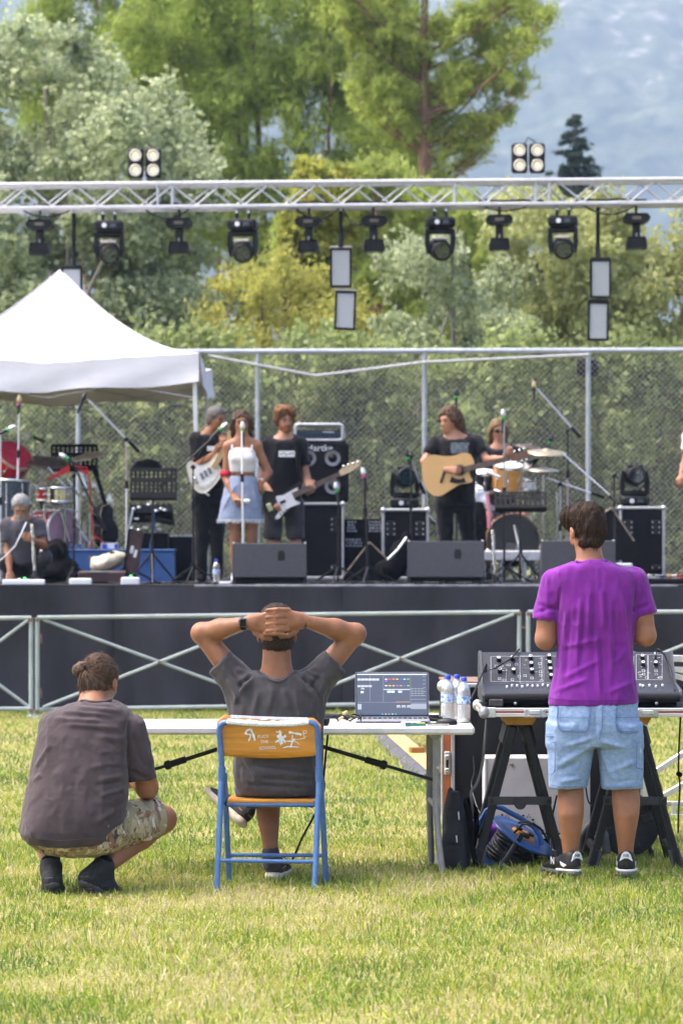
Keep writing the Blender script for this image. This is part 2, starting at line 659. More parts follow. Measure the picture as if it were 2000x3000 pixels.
BRIGHT = 1.42
def leaves(name, blobs, n, size, pal, parent, origin, mat=None, shell=.55, aspect=.6, droop=0., up=0.):
	"""n single leaves spread through the volume of blobs (centre, radii)"""
	vol = np.array([r[0] * r[1] * r[2] for (_, r) in blobs]) ** .75
	pick = rng.choice(len(blobs), n, p=vol / vol.sum())
	C = np.array([list(c) for (c, _) in blobs])[pick]
	Rr = np.array([list(r) for (_, r) in blobs])[pick]
	d = rng.normal(size=(n, 3))
	d /= np.linalg.norm(d, axis=1)[:, None]
	rad = (shell + (1 - shell) * rng.random(n)) * np.where(rng.random(n) < .12, rng.uniform(1, 1.16, n), 1)
	rad *= 1 + .22 * vnoise(d * 3.0 + C * 7, 5)
	P = C + d * Rr * rad[:, None]
	# leaves gather in sprays
	P += np.stack([vnoise(P * 4, s) for s in (31, 32, 33)], 1) * .16
	s = size * rng.uniform(.6, 1.35, n)
	a = rng.normal(size=(n, 3)); a[:, 2] += up - droop
	a /= np.linalg.norm(a, axis=1)[:, None]
	b = np.cross(a, rng.normal(size=(n, 3)))
	b /= np.linalg.norm(b, axis=1)[:, None]
	nn = np.cross(a, b)
	p0 = P - a * s[:, None] * .5
	p2 = P + a * s[:, None] * .5
	p1 = P + b * (s * aspect * .5)[:, None] + nn * (s * .08)[:, None]
	p3 = P - b * (s * aspect * .5)[:, None] + nn * (s * .08)[:, None]
	V = np.stack([p0, p1, p2, p3], 1).reshape(-1, 3) - np.array(list(origin))
	k = np.arange(n) * 4
	T = np.concatenate([np.stack([k, k + 1, k + 2], 1), np.stack([k, k + 2, k + 3], 1)])
	pal = np.array(pal)
	c = (.5 * pal[rng.integers(0, len(pal), n)] + .5 * pal.mean(0)) * BRIGHT * rng.uniform(.8, 1.2, (n, 1)) * (1 + .18 * vnoise(P * 1.6, 41))[:, None]
	return fast_mesh(name, V, T, mat or LEAF, np.repeat(c, 4, 0), parent)

def limbs(base, tips, r0, mb, bend=.12):
	base = Vector(base)
	for t in tips:
		t = Vector(t)
		pts, rs = [], []
		k = 7
		off = Vector((random.uniform(-1, 1), random.uniform(-1, 1), 0)) * bend * (t - base).length
		for i in range(k):
			f = i / (k - 1)
			pts.append(base.lerp(t, f) + off * math.sin(f * math.pi))
			rs.append(r0 * (1 - f) ** .8 + .012)
		mb.tube(pts, rs, 7)

def broadleaf(name, label, px, d, blobs_px, n, size, pal, trunk_r=.12, barkm=None, cat='tree', shell=.5, aspect=.6, group=None, up=0., mat=None, droop=0.):
	"""blobs_px: (px, py, rx, ry) in photo pixels with dy, thickness -> crown clumps around the trunk"""
	base = on_ground(px, d)
	t = thing(name, label, cat, base, 0, group)
	s = F / d
	blobs = []
	for (bx, by, rx, rz, dy, ry) in blobs_px:
		blobs.append((W(bx, by, d + dy), (rx / s, ry, rz / s)))
	mb = MB()
	tips = [c - base for (c, r) in blobs]
	top = max(tips, key=lambda v: v.z)
	fork = Vector((top.x * .2, top.y * .2, min(top.z * .3, 1.2)))
	mb.tube([(0, 0, -.1), fork * .5 + Vector((.04, 0, 0)), fork, fork.lerp(top, .5) + Vector((.1, 0, 0)), top], [trunk_r * 1.2, trunk_r, trunk_r * .85, trunk_r * .5, .02], 9)
	limbs(fork, [v for v in tips if v is not top][::max(1, len(tips) // 9)], trunk_r * .4, mb)
	mb.build('trunk', barkm or bark, t)
	leaves('crown', blobs, n, size, pal, t, base, shell=shell, aspect=aspect, up=up, mat=mat, droop=droop)
	return t

SILVER = [(.205, .245, .115), (.29, .335, .18), (.385, .43, .27), (.15, .19, .085), (.475, .51, .36)]
OLIVE = [(.15, .195, .06), (.21, .255, .085), (.275, .315, .125), (.105, .145, .045), (.34, .375, .18)]
YELLOWG = [(.32, .32, .07), (.40, .38, .09), (.25, .27, .07), (.45, .41, .12), (.20, .22, .06)]
HEDGE = [(.10, .135, .04), (.15, .19, .065), (.20, .24, .09), (.075, .105, .032), (.27, .30, .14)]

def blobs_fill(x0, x1, y0, y1, k, r, d_sp, seed, outline=None):
	rr = random.Random(seed)
	out = []
	for _ in range(k):
		x = rr.uniform(x0, x1)
		top = outline(x) if outline else y0
		y = rr.uniform(max(top, y0), y1)
		q = rr.uniform(.65, 1.3) * r
		out.append((x, y, q, q * rr.uniform(.8, 1.3), rr.uniform(-d_sp, d_sp), q / 200))
	return out

# silver poplar at the left
def ol_pop(x):
	return np.interp(x, [-250, -60, 100, 240, 400, 520, 570, 620], [220, 90, 70, 90, 210, 390, 520, 800])
broadleaf('poplar_tree', 'big silvery green poplar behind the white tent', 190, 46,
		  blobs_fill(-300, 570, 60, 1350, 150, 92, 1.6, 1, ol_pop), 96000, .093, SILVER, .2, bark_grey, shell=.35, aspect=.8)

def pine(name, label, px, d, top_py, tiers, lean=0.0, seed=3, nneed=52000, pal=None, trunk_w=.17, tuft_r=.34, only=None):
	"""trunk, limbs sweeping outwards and up, needle tufts along the limbs"""
	rr = random.Random(seed)
	base = on_ground(px, d)
	t = thing(name, label, 'tree', base)
	s = F / d
	topz = H + (YH - top_py) / s
	mb = MB()
	mb.tube([(0, 0, -.2), (lean * .3, 0, topz * .3), (lean * .5, 0, topz * .6), (lean, 0, topz)], [trunk_w * 1.25, trunk_w, trunk_w * .75, .04], 10)
	mb.build('trunk', bark_pine, t)
	bl, lm = [], MB()
	for (py, reachL, reachR, rise) in tiers:
		z = H + (YH - py) / s
		for side, reach in ((-1, reachL), (1, reachR)):
			if reach <= 0:
				continue
			for q in range(3):
				rc = reach / s * rr.uniform(.55, 1.08)
				dy = rr.uniform(-.8, .8) * rc * (.3 + .5 * (q > 0))
				z0 = z + rr.uniform(-.8, .8)
				f0 = lean * z0 / topz
				tip = Vector((f0 + side * rc, dy, z0 + rise / s + rr.uniform(-.2, .25)))
				st = Vector((f0, 0, z0 - .25 * rc))
				pts = [st.lerp(tip, f) + Vector((0, 0, -.12 * rc * math.sin(f * math.pi))) for f in (0, .2, .4, .6, .8, 1)]
				lm.tube(pts, [.04, .034, .027, .02, .014, .006], 6)
				for w in range(max(6, int(rc / .17))):
					f = .12 + .9 * w / max(5, int(rc / .17) - 1)
					p = st.lerp(tip, min(f, 1.03)) + Vector((rr.uniform(-.2, .2), rr.uniform(-.35, .35), rr.uniform(-.1, .35) - .12 * rc * math.sin(min(f, 1) * math.pi)))
					q2 = tuft_r * rr.uniform(.6, 1.2)
					if abs(p.x - f0) < .24 and p.y < -.05 and rr.random() < .8:
						continue
					bl.append((p + base, (q2, q2, q2 * .6)))
					if w % 2 == 0:
						lm.tube([st.lerp(tip, min(f, 1) * .93), p], [.016, .006], 5)
	lm.build('limbs', bark_pine, t)
	leaves('crown', bl, nneed, .17, pal or PINE, t, base, mat=NEEDLE, shell=.1, aspect=.13, up=.7)
	return t
PINE = [(.235, .30, .065), (.30, .36, .075), (.36, .41, .105), (.175, .23, .055), (.40, .42, .125)]
PINE2 = [(.215, .295, .06), (.275, .35, .07), (.33, .40, .095), (.165, .22, .05), (.36, .40, .115)]

pine('pine_tree', 'tall pine with a bare reddish trunk and sweeping limbs before the mountain', 1243, 58, -260,
	 [(480, 150, 200, 60), (400, 210, 330, 140), (330, 230, 300, 110), (250, 250, 360, 120), (170, 250, 390, 130), (90, 240, 420, 110), (20, 230, 400, 60), (-80, 220, 330, 60), (-180, 150, 200, 60)],
	 seed=5, nneed=46000, tuft_r=.33)
def ol_p(x):
	return np.interp(x, [380, 500, 700, 1000, 1200, 1300], [60, -60, -160, -120, 40, 300]) + 40 * math.sin(x * .05)
def needle_tree(label, px, d, blobs, n, pal, size=.2):
	return broadleaf('pine_tree', label, px, d, blobs, n, size, pal, .16, bark_pine, shell=.25, aspect=.16, up=.8, mat=NEEDLE)
needle_tree('dense broad pine between the poplar and the tall pine', 820, 63, blobs_fill(380, 1230, -170, 760, 240, 78, 1.6, 17, ol_p), 80000, PINE2, .22)
needle_tree('pine whose crown rises right behind the poplar', 420, 70, blobs_fill(60, 760, -200, 480, 130, 80, 1.6, 18), 48000, PINE2, .24)
needle_tree('low bushy young pine under the tall pine', 1040, 54, blobs_fill(830, 1480, 430, 950, 104, 64, 1.0, 19, lambda x: np.interp(x, [800, 950, 1060, 1200, 1300, 1400, 1490], [620, 500, 440, 540, 600, 570, 660])), 42000, PINE, .2)

def fir():
	d = 74
	base = on_ground(1682, d)
	t = thing('fir_tree', 'small dark bluish fir with a pointed top before the mountain', 'tree', base)
	s = F / d
	MB().tube([(0, 0, -.1), (0, 0, H + (YH - 335) / s)], [.16, .01], 8).build('trunk', bark, t)
	bl = []
	rr = random.Random(4)
	for i in range(34):
		f = i / 33
		py = 345 + f * 620
		rad = (8 + 200 * f ** .9) / s
		z = H + (YH - py) / s
		k = 4 + int(f * 9)
		for j in range(k):
			a = rr.uniform(0, 6.28)
			for q in (.35, .7, 1.0):
				rc = rad * q * rr.uniform(.75, 1.15)
				bl.append((base + Vector((math.cos(a) * rc, math.sin(a) * rc, z - .1 * rc)), (.10 + .1 * f, .10 + .1 * f, .06)))
	leaves('crown', bl, 46000, .13, [(.03, .055, .045), (.045, .075, .06), (.06, .09, .07), (.02, .04, .035)], t, base, mat=NEEDLE, shell=.1, aspect=.32)
fir()

# yellowing slender tree in the middle, and leafy shrubs along the fence
broadleaf('maple_tree', 'slender yellowing tree rising behind the truss beside the pine', 930, 45,
		  blobs_fill(860, 1030, 420, 1000, 34, 55, .6, 31, lambda x: np.interp(x, [850, 940, 1040], [700, 430, 640])), 13000, .11,
		  [(.27, .30, .05), (.22, .27, .05), (.33, .32, .06), (.17, .21, .045), (.32, .25, .06)], .06, aspect=.8)
def ol_a(x):
	return 760 + 60 * math.sin(x * .045) + 50 * math.sin(x * .11 + 1)
broadleaf('willow_shrub', 'pale yellowish willow shrub behind the centre of the fence', 800, 43,
		  blobs_fill(600, 1090, 760, 1500, 80, 74, .8, 41, ol_a), 46000, .085, YELLOWG, .07, cat='shrub', aspect=.35, up=.9, shell=.3)
def ol_b(x):
	return np.interp(x, [1060, 1150, 1200, 1320, 1400, 1500], [960, 800, 770, 710, 760, 820]) + 35 * math.sin(x * .09)
broadleaf('poplar_shrub', 'grey green young poplar thicket behind the acoustic guitarist', 1280, 42.5,
		  blobs_fill(1070, 1490, 720, 1500, 80, 74, .9, 51, ol_b), 52000, .08, [tuple(v * .92 for v in c) for c in SILVER], .09, bark_grey, cat='shrub', up=.6, shell=.3)
def ol_c(x):
	return np.interp(x, [1400, 1480, 1600, 1700, 1800, 1900, 2000, 2150], [660, 630, 600, 620, 640, 590, 620, 600]) + 30 * math.sin(x * .07)
broadleaf('poplar_shrub', 'tall pale green poplar thicket behind the right end of the fence', 1720, 44,
		  blobs_fill(1430, 2250, 600, 1500, 130, 86, 1.0, 61, ol_c), 74000, .092, [tuple(.5 * (a + b) for a, b in zip(c, e)) for c, e in zip(SILVER, YELLOWG)], .1, bark_grey, cat='shrub', up=.6, shell=.3)
# dark growth close behind the wire fence
for (nm, lb, px, x0, x1, y0, k, n, sd, pal) in (
		('ivy_bush', 'dark green bush behind the fence under the tent', 150, -260, 420, 1050, 48, 30000, 71, HEDGE),
		('ivy_bush', 'mottled green bush behind the fence by the bass amplifier', 700, 400, 990, 1010, 50, 32000, 72, OLIVE),
		('ivy_bush', 'mid green bush behind the fence by the drummer', 1280, 960, 1560, 1010, 50, 32000, 73, OLIVE),
		('ivy_bush', 'dark mottled bush behind the fence at the right edge', 1850, 1530, 2260, 1000, 52, 34000, 74, HEDGE)):
	broadleaf(nm, lb, px, 40.5, blobs_fill(x0, x1, y0, 1960, k * 2, 95, .5, sd), int(n * .84), .102, pal, .05, cat='shrub', shell=.3, aspect=.7)

# the wood farther back, one mass
def woodland():
	bl = []
	rr = random.Random(91)
	for i in range(150):
		d = rr.uniform(66, 84)
		bl.append((W(rr.uniform(-500, 2500), 0, d), None))
	bl = [(Vector((c.x, c.y, rr.uniform(.3, 7.2 if c.x < 3 else 4.6))), (1.3, 1.0, rr.uniform(.8, 1.3))) for (c, _) in bl]
	o = leaves('woodland', bl, 30000, .24, [(.06, .085, .03), (.09, .12, .04), (.12, .15, .055)], None, (0, 0, 0), shell=.4, aspect=.7)
	tag(o, 'dim green wood filling the gaps behind the pines', 'wood', kind='stuff')
woodland()

# ------------------------------------------------------------------ shared materials
black_plastic = M('black_plastic', (.005, .005, .006), .45, var=.3, scale=30, bump=.1, spec=.3)
black_matte = M('black_matte', (.0055, .0055, .0065), .75, var=.3, scale=20, bump=.15, spec=.2)
black_cloth = M('black_cloth', (.005, .005, .006), .95, var=.35, scale=12, bump=.3, bscale=260, spec=.1)
dark_metal = M('dark_metal', (.016, .016, .018), .4, metal=.3, var=.25, scale=25)
chrome = M('chrome', (.62, .63, .65), .22, metal=1.0, var=.12, scale=18)
aluminium = M('aluminium', (.62, .62, .64), .38, metal=.85, var=.12, scale=22, bump=.08)
alu_bright = M('alu_bright', (.52, .52, .55), .45, metal=.35, var=.07, scale=16, bump=.05)
galv = M('galvanised', (.42, .45, .49), .55, metal=.35, var=.12, scale=8, bump=.08)
white_paint = M('white_paint', (.78, .78, .8), .45, var=.06, scale=9)
white_cloth = M('white_cloth', (.66, .65, .71), .8, var=.03, scale=4, bump=.12, bscale=9)
grey_face = M('grey_carpet', (.042, .044, .056), .85, var=.12, scale=40, bump=.3, bscale=300)
wood_edge = M('wood_edge', (.33, .26, .19), .7, var=.25, scale=20)
green_led = emit_mat('green_led', (.08, .9, .18), 1.2)
rust = M('rust', (.20, .11, .07), .9, var=.4, scale=30)
red_lacquer = M('red_lacquer', (.45, .012, .02), .25, var=.15, coat=.5)
brass = M('brass', (.5, .4, .22), .35, metal=.8, var=.2)

# ------------------------------------------------------------------ stage with its skirt
def stage():
	t = thing('stage', 'raised stage hung with a dark grey skirt behind the barriers', 'stage', (0, 30, 0))
	b = MB()
	b.box((0, 3.3, DECK - .05), (13, 6.5, .1))
	b.build('deck', M('deck_board', (.012, .012, .014), .7, var=.3, scale=3, bump=.2), t)
	al = MB()
	al.box((.9, .03, DECK - .012), (4.6, .05, .03), bev=.004)
	al.build('edge_strip', M('worn_strip', (.22, .22, .25), .5, metal=.4, var=.35, scale=6), t)
	for x in (-5.5, -3.3, -1.1, 1.1, 3.3, 5.5):
		for y in (.5, 3.2, 6):
			MB().cyl((x, y, 0), (x, y, DECK - .1), .03).build('leg', galv, t)
	m = M('stage_skirt', (.012, .0118, .0185), .85, var=.3, scale=1.1, bump=.35, bscale=170, stretch=(1.4, 1, .55), lo=.3, hi=.75, col2=(.040, .040, .058))
	x0, w = -6.5, 2.17
	for k in range(6):
		nx, nz = 40, 14
		V, Q = [], []
		for i in range(nx + 1):
			for j in range(nz + 1):
				x = x0 + k * w + w * i / nx
				z = .02 + (DECK - .035) * j / nz
				y = -.02 - .018 * math.sin(x * 3.1 + .7 * math.sin(x * 1.7)) * (1 - .7 * j / nz) - .008 * math.sin(x * 11 + z * 2) - .012 * math.sin(z * 5 + x * 1.3)
				if i == nx:
					y += .012
				V.append((x, y, z))
		for i in range(nx):
			for j in range(nz):
				a = i * (nz + 1) + j
				Q.append((a, a + nz + 1, a + nz + 2, a + 1))
		MB().add(V, Q, True).build('skirt_panel', m, t)
	return t
stage()

# ------------------------------------------------------------------ crowd barriers
barrier_paint = M('barrier_paint', (.33, .38, .38), .6, var=.14, scale=5, bump=.2, bscale=60)
def barrier(label, pxa, pxb, da, db, za, zb, xs, hooks=True):
	a, b = on_ground(pxa, da), on_ground(pxb, db)
	t = thing('crowd_barrier', label, 'barrier', a, 0, 'steel crowd barriers before the stage')
	u = (b - a)
	L = u.length
	u = u / L
	def P(f, z0):  # f along, z0 height at left end
		return u * (L * f) + Vector((0, 0, z0 + (zb - za) * f))
	zt, zl = za, .07
	def bar(name, p, q, r):
		ax = q - p
		m3 = Matrix((ax.normalized(), Vector((0, 0, 1)).cross(ax).normalized() if abs(ax.normalized().z) < .9 else Vector((0, 1, 0)), (0, 0, 1))).transposed()
		uu, ww, aa = ortho(ax)
		MB().cyl(p, q, r, n=10).build(name, barrier_paint, t)
	bar('top_rail', P(0, zt), P(1, zt), .019)
	bar('bottom_rail', P(0, zl), P(1, zl), .019)
	posts = sorted(set([x for pr in xs for x in pr]))
	for f in posts:
		bar('post', P(f, .0), P(f, zt), .021)
		for z in (zl, zt):
			MB().box(P(f, z) + Vector((0, -.026, -.02)), (.034, .006, .034), bev=.002).build('weld_spot', rust, t)
	for (f0, f1) in xs:
		e = .012
		bar('brace', P(f0 + e, zt - .02) + Vector((0, .012, 0)), P(f1 - e, zl + .02) + Vector((0, .012, 0)), .0145)
		bar('brace', P(f0 + e, zl + .02) + Vector((0, -.012, 0)), P(f1 - e, zt - .02) + Vector((0, -.012, 0)), .0145)
		fm = (f0 + f1) / 2
		MB().box(P(fm, (zt + zl) / 2) + Vector((0, -.03, 0)), (.03, .006, .026), bev=.002).build('weld_spot', rust, t)
	for z in ((.72, .22) if hooks else ()):
		MB().tube([P(1, z + .05), P(1, z + .05) + u * .07, P(1, z + .02) + u * .09, P(1, z - .05) + u * .09], .011, 6).build('hook', rust, t)
	for f in posts:
		MB().box(P(f, .006), (.05, .42, .012)).build('foot', barrier_paint, t)
barrier('pale steel barrier panel cut off by the left edge', -620, 92, 28.85, 28.95, .905, .913, [(0, .5), (.5, 1)])
barrier('long pale steel barrier panel with two crosses behind the seated man', 110, 1520, 28.95, 29.5, .915, .955, [(0, .5), (.5, 1)])
barrier('pale steel barrier panel behind the man in purple', 1546, 2950, 29.5, 29.55, .955, .96, [(0, .5), (.5, 1)], False)

# ------------------------------------------------------------------ chain link fence
def fence():
	d = 38.0
	base = on_ground(1000, d)
	t = thing('chain_link_fence', 'tall grey chain link fence behind the band', 'fence', base)
	s = F / d
	zt = H + (YH - 1033) / s
	X = lambda px: (px - 1000) / s
	for px in (-258, 230, 755, 1243, 1722, 2210):
		MB().cyl((X(px), 0, 0), (X(px), 0, zt), .03, n=12).build('post', galv, t)
	MB().cyl((X(-300), 0, zt), (X(2300), 0, zt + .03), .035, n=10).build('top_rail', galv, t)
	for (a, b, c, e) in ((612, 1043, 925, 1102), (925, 1102, 1243, 1062), (1243, 1062, 1722, 1040)):
		MB().cyl((X(a), -.06, H + (YH - b) / s), (X(c), -.06, H + (YH - e) / s), .017, n=8).build('hanging_pipe', alu_bright, t)
	MB().cyl((X(-300), 0, .06), (X(2300), 0, .06), .02, n=8).build('bottom_rail', galv, t)
	w = MB()
	step, r = .068, .0017
	x0, x1, z0, z1 = X(-260), X(2260), .06, zt
	hgt = z1 - z0
	k = 0
	x = x0 - hgt
	while x < x1 + hgt:
		for sg in (1, -1):
			xa, xb = (x, x + hgt) if sg > 0 else (x + hgt, x)
			za, zb = z0, z1
			# clip to fence width
			def cl(xa, za, xb, zb):
				if xa == xb:
					return None
				pts = []
				for (lim) in (x0, x1):
					pass
				t0, t1 = 0.0, 1.0
				dx = xb - xa
				for (q, p) in ((xa - x0, -dx), (x1 - xa, dx)):
					if p == 0:
						continue
					rr = q / p
					if p < 0:
						t0 = max(t0, rr)
					else:
						t1 = min(t1, rr)
				if t0 >= t1:
					return None
				return (xa + dx * t0, za + (zb - za) * t0, xa + dx * t1, za + (zb - za) * t1)
			c = cl(xa, za, xb, zb)
			if c:
				ns = max(1, int(abs(c[3] - c[1]) / .16))
				w.tube([(c[0] + (c[2] - c[0]) * q / ns, .035 + .004 * sg, c[1] + (c[3] - c[1]) * q / ns) for q in range(ns + 1)], r, 4, caps=False)
		x += step
	tag(w.build('wire_mesh', M('wire', (.50, .50, .50), .6, var=.1), t), kind='stuff')
	f = thing('floodlight', 'black floodlight fixed to a post of the wire fence', 'floodlight', W(1722, 1075, d) + Vector((0, .1, 0)))
	MB().box((0, .04, 0), (.26, .1, .22), bev=.02).build('housing', black_plastic, f)
	for i in range(5):
		MB().box((-.1 + .05 * i, .1, 0), (.012, .04, .2)).build('cooling_fin', black_plastic, f)
	MB().box((0, -.03, 0), (.05, .05, .06)).build('bracket', galv, f)
fence()

# ------------------------------------------------------------------ parked car beyond the fence
def car():
	d = 46.0
	base = on_ground(2085, d)
	t = thing('parked_car', 'white parked car showing its roof beyond the right end of the stage', 'car', base)
	wp = M('car_white', (.75, .76, .78), .3, var=.03, coat=.6)
	gl = M('car_glass', (.03, .06, .09), .08, var=.1, spec=.8)
	body = [(-2.0, .3), (-2.05, .75), (-1.3, .9), (-.75, 1.38), (.6, 1.42), (1.35, .98), (2.0, .88), (2.05, .35)]
	MB().prism(body, (0, -.82, 0), (1, 0, 0), (0, 0, 1), -1.64, bev=.0).build('body', wp, t)
	for side in (-.832, .832):
		MB().prism([(-1.1, .93), (-.68, 1.31), (-.1, 1.34), (-.1, .93)], (0, side, 0), (1, 0, 0), (0, 0, 1), .01).build('window', gl, t)
		MB().prism([(0, .93), (0, 1.34), (.55, 1.34), (1.12, .97)], (0, side, 0), (1, 0, 0), (0, 0, 1), .01).build('window', gl, t)
		for x in (-1.3, 1.3):
			w = MB().cyl((x, side - .08, .32), (x, side + .08, .32), .32, n=20).build('wheel', black_matte, t)
			MB().cyl((x, side - .09, .32), (x, side + .09, .32), .2, n=16).build('rim', aluminium, w)
	MB().box((-1.05, 0, 1.13), (.03, 1.4, .42), (0, R(42), 0)).build('windscreen', gl, t)
car()

# ------------------------------------------------------------------ white pop-up tent
def tent():
	cx, d0 = -3.0, 33.6
	t = thing('canopy_tent', 'white pop-up canopy tent with a pointed roof over the drums', 'tent', (cx, d0, DECK))
	hw = 1.55
	eave, peak = 3.50 - DECK, 4.52 - DECK
	def eave_z(u):
		return eave - .10 * (1 - abs(u)) ** 1.2 + .03
	n = 36
	V, Q = [], []
	for i in range(n + 1):
		for j in range(n + 1):
			u, v = -1 + 2 * i / n, -1 + 2 * j / n
			m = max(abs(u), abs(v), 1e-6)
			tt = 1 - m
			k = (u if abs(v) >= abs(u) else v) / m
			e = eave_z(k)
			z = e + (peak - e) * tt ** 1.6 + (.025 * (1 - abs(k)) - .02) * math.sin(tt * math.pi) + .012 * math.sin(k * 11 + tt * 5) * tt * (1 - tt) * 3 + .006 * math.sin(k * 27 - tt * 9) * (1 - tt)
			V.append((u * hw, v * hw, z))
	for i in range(n):
		for j in range(n):
			a = i * (n + 1) + j
			Q.append((a, a + n + 1, a + n + 2, a + 1))
	MB().add(V, Q, True).build('roof', white_cloth, t)
	for (sx, sy) in ((-1, -1), (1, -1), (-1, 1), (1, 1)):
		MB().tube([(sx * hw * (1 - f), sy * hw * (1 - f), eave_z(1) + (peak - eave_z(1)) * f ** 1.6 - .02 * math.sin(f * math.pi) + .004) for f in np.linspace(0, .97, 16)], .007, 5).build('ridge_seam', white_cloth, t)
	for k, (ax, sg) in enumerate((('x', -1), ('x', 1), ('y', -1), ('y', 1))):
		V, Q = [], []
		m = 30
		for i in range(m + 1):
			u = -1 + 2 * i / m
			zt = eave_z(u)
			for j in range(6):
				f = j / 5
				off = hw + .012 + .018 * f + .012 * math.sin(u * 9 + j) * f
				z = zt - .30 * f + .02 * math.sin(u * 7) * f
				V.append((u * hw, sg * off, z) if ax == 'x' else (sg * off, u * hw, z))
		for i in range(m):
			for j in range(5):
				a = i * 6 + j
				Q.append((a, a + 6, a + 7, a + 1))
		MB().add(V, Q, True).build('valance', white_cloth, t)
	for (sx, sy) in ((-1, -1), (1, -1), (-1, 1), (1, 1)):
		lx, ly = sx * (hw - .05), sy * (hw - .05)
		f = .06 if (sx, sy) == (1, -1) else 0
		MB().box((lx + f / 2, ly, (eave - .1) / 2), (.042, .042, eave - .1), (0, -f / eave, 0), bev=.006).build('leg', white_paint, t)
		MB().box((lx + f, ly, .01), (.1, .1, .02)).build('foot_plate', galv, t)
	for sg in (-1, 1):
		for (p, q) in (((-hw + .05, sg * (hw - .06), eave - .15), (0, sg * (hw - .06), eave - .42)), ((0, sg * (hw - .06), eave - .42), (hw - .05, sg * (hw - .06), eave - .15)),
					   ((-hw + .05, sg * (hw - .06), eave - .42), (0, sg * (hw - .06), eave - .15)), ((0, sg * (hw - .06), eave - .15), (hw - .05, sg * (hw - .06), eave - .42))):
			MB().cyl(p, q, .01, n=6).build('scissor_bar', alu_bright, t)
	MB().cyl((0, 0, eave - .3), (0, 0, peak - .02), .02, n=8).build('centre_pole', alu_bright, t)
tent()

# ------------------------------------------------------------------ lighting truss and lamps
TD = 34.0
def truss():
	d = TD
	s = F / d
	c = W(1000, 568, d)
	t = thing('lighting_truss', 'long silver box truss spanning above the stage', 'truss', c)
	slope = math.atan2(-(524 - 541), 2000)
	t.rotation_euler = (0, -slope * .95, 0)
	hh, dp, L = .127, .26, 5.72
	for (y, z) in ((0, hh), (0, -hh), (dp, hh), (dp, -hh)):
		MB().cyl((-L, y, z), (L, y, z), .026, n=12).build('chord', alu_bright, t)
	bar = None
	step = .26
	k = int(2 * L / step)
	bars = []
	lb = MB().cyl((-step / 2, 0, -hh + .02), (step / 2, 0, hh - .02), .0105, n=8)
	for side, y, off in (('front', 0, 0.0), ('rear', dp, .13)):
		for i in range(k):
			x = -L + off + (i + .5) * step
			fl = (i % 2 == 0) != (side == 'rear')
			if bar is None:
				bar = lb.build('lacing_bar', alu_bright, t)
				bar.location = (x, y, 0)
				o = bar
			else:
				o = share(bar, 'lacing_bar', t, (x, y, 0))
			o.rotation_euler = (0, 0, 0 if fl else math.pi)
	b2 = MB().cyl((-step / 2, 0.02, 0), (step / 2, dp - .02, 0), .0105, n=8).build('lacing_bar', alu_bright, t)
	b2.location = (-L + step / 2, 0, -hh)
	for i in range(1, k):
		share(b2, 'lacing_bar', t, (-L + (i + .5) * step, 0, -hh), scale=(1 if i % 2 else -1, 1, 1))
	for px in (462, 505, 1332, 1568, 1608):
		x = (px - 1000) / s
		MB().cyl((x, -.002, -hh), (x, -.002, hh), .014, n=8).build('end_bar', alu_bright, t)
		MB().cyl((x, dp, -hh), (x, dp, hh), .014, n=8).build('end_bar', alu_bright, t)
	return t
truss()

lens_dark = M('lens_dark', (.012, .03, .035), .05, var=.2, spec=.9)
sticker = M('sticker_white', (.75, .77, .8), .5, var=.05)
warm_grey = M('warm_grey', (.55, .5, .46), .5, var=.1)
def truss_z(px):
	return 611 + (590 - 611) * px / 2000.0

def spot_head(mb_parent, flip):
	"""moving head: base with yoke; hangs (flip) or stands; local z up from base plate"""
	t, z = mb_parent, (-1 if flip else 1)
	def B(c, sz, bev=.012):
		return MB().box((c[0], c[1], c[2] * z), sz, bev=bev)
	B((0, 0, .05), (.27, .24, .10), .025).build('base', black_plastic, t)
	MB().disc((-.035, -.122, .05 * z), (0, -1, 0), .023).build('badge', sticker, t)
	MB().box((.045, -.121, .05 * z), (.055, .004, .03)).build('display', M('lcd', (.06, .08, .10), .2), t)
	y = B((0, 0, .125), (.25, .1, .05), .015)
	for sg in (-1, 1):
		y.prism([(sg * .10, .11), (sg * .135, .11), (sg * .14, .24), (sg * .12, .34), (sg * .098, .33), (sg * .095, .2)], (0, .045, 0), (1, 0, 0), (0, 0, z), .09 if z > 0 else -.09)
	y.build('yoke', black_plastic, t)
	hz = .29 * z
	h = MB()
	dirv = Vector((.12, -1, -.25 if flip else .02)).normalized()
	hc = Vector((0, 0.02, hz))
	h.lathe([(.05, -.17), (.085, -.15), (.1, -.08), (.1, .04), (.092, .12), (.086, .145), (.07, .145)], hc, dirv, 20, True, False)
	hd = h.build('head', black_plastic, t)
	MB().disc(hc + dirv * .135, dirv, .072, 20).build('lens', lens_dark, hd)
	MB().box((0, -.02, hz + .092), (.15, .16, .03), bev=.014).build('top_panel', warm_grey if flip else black_plastic, hd)
	return t
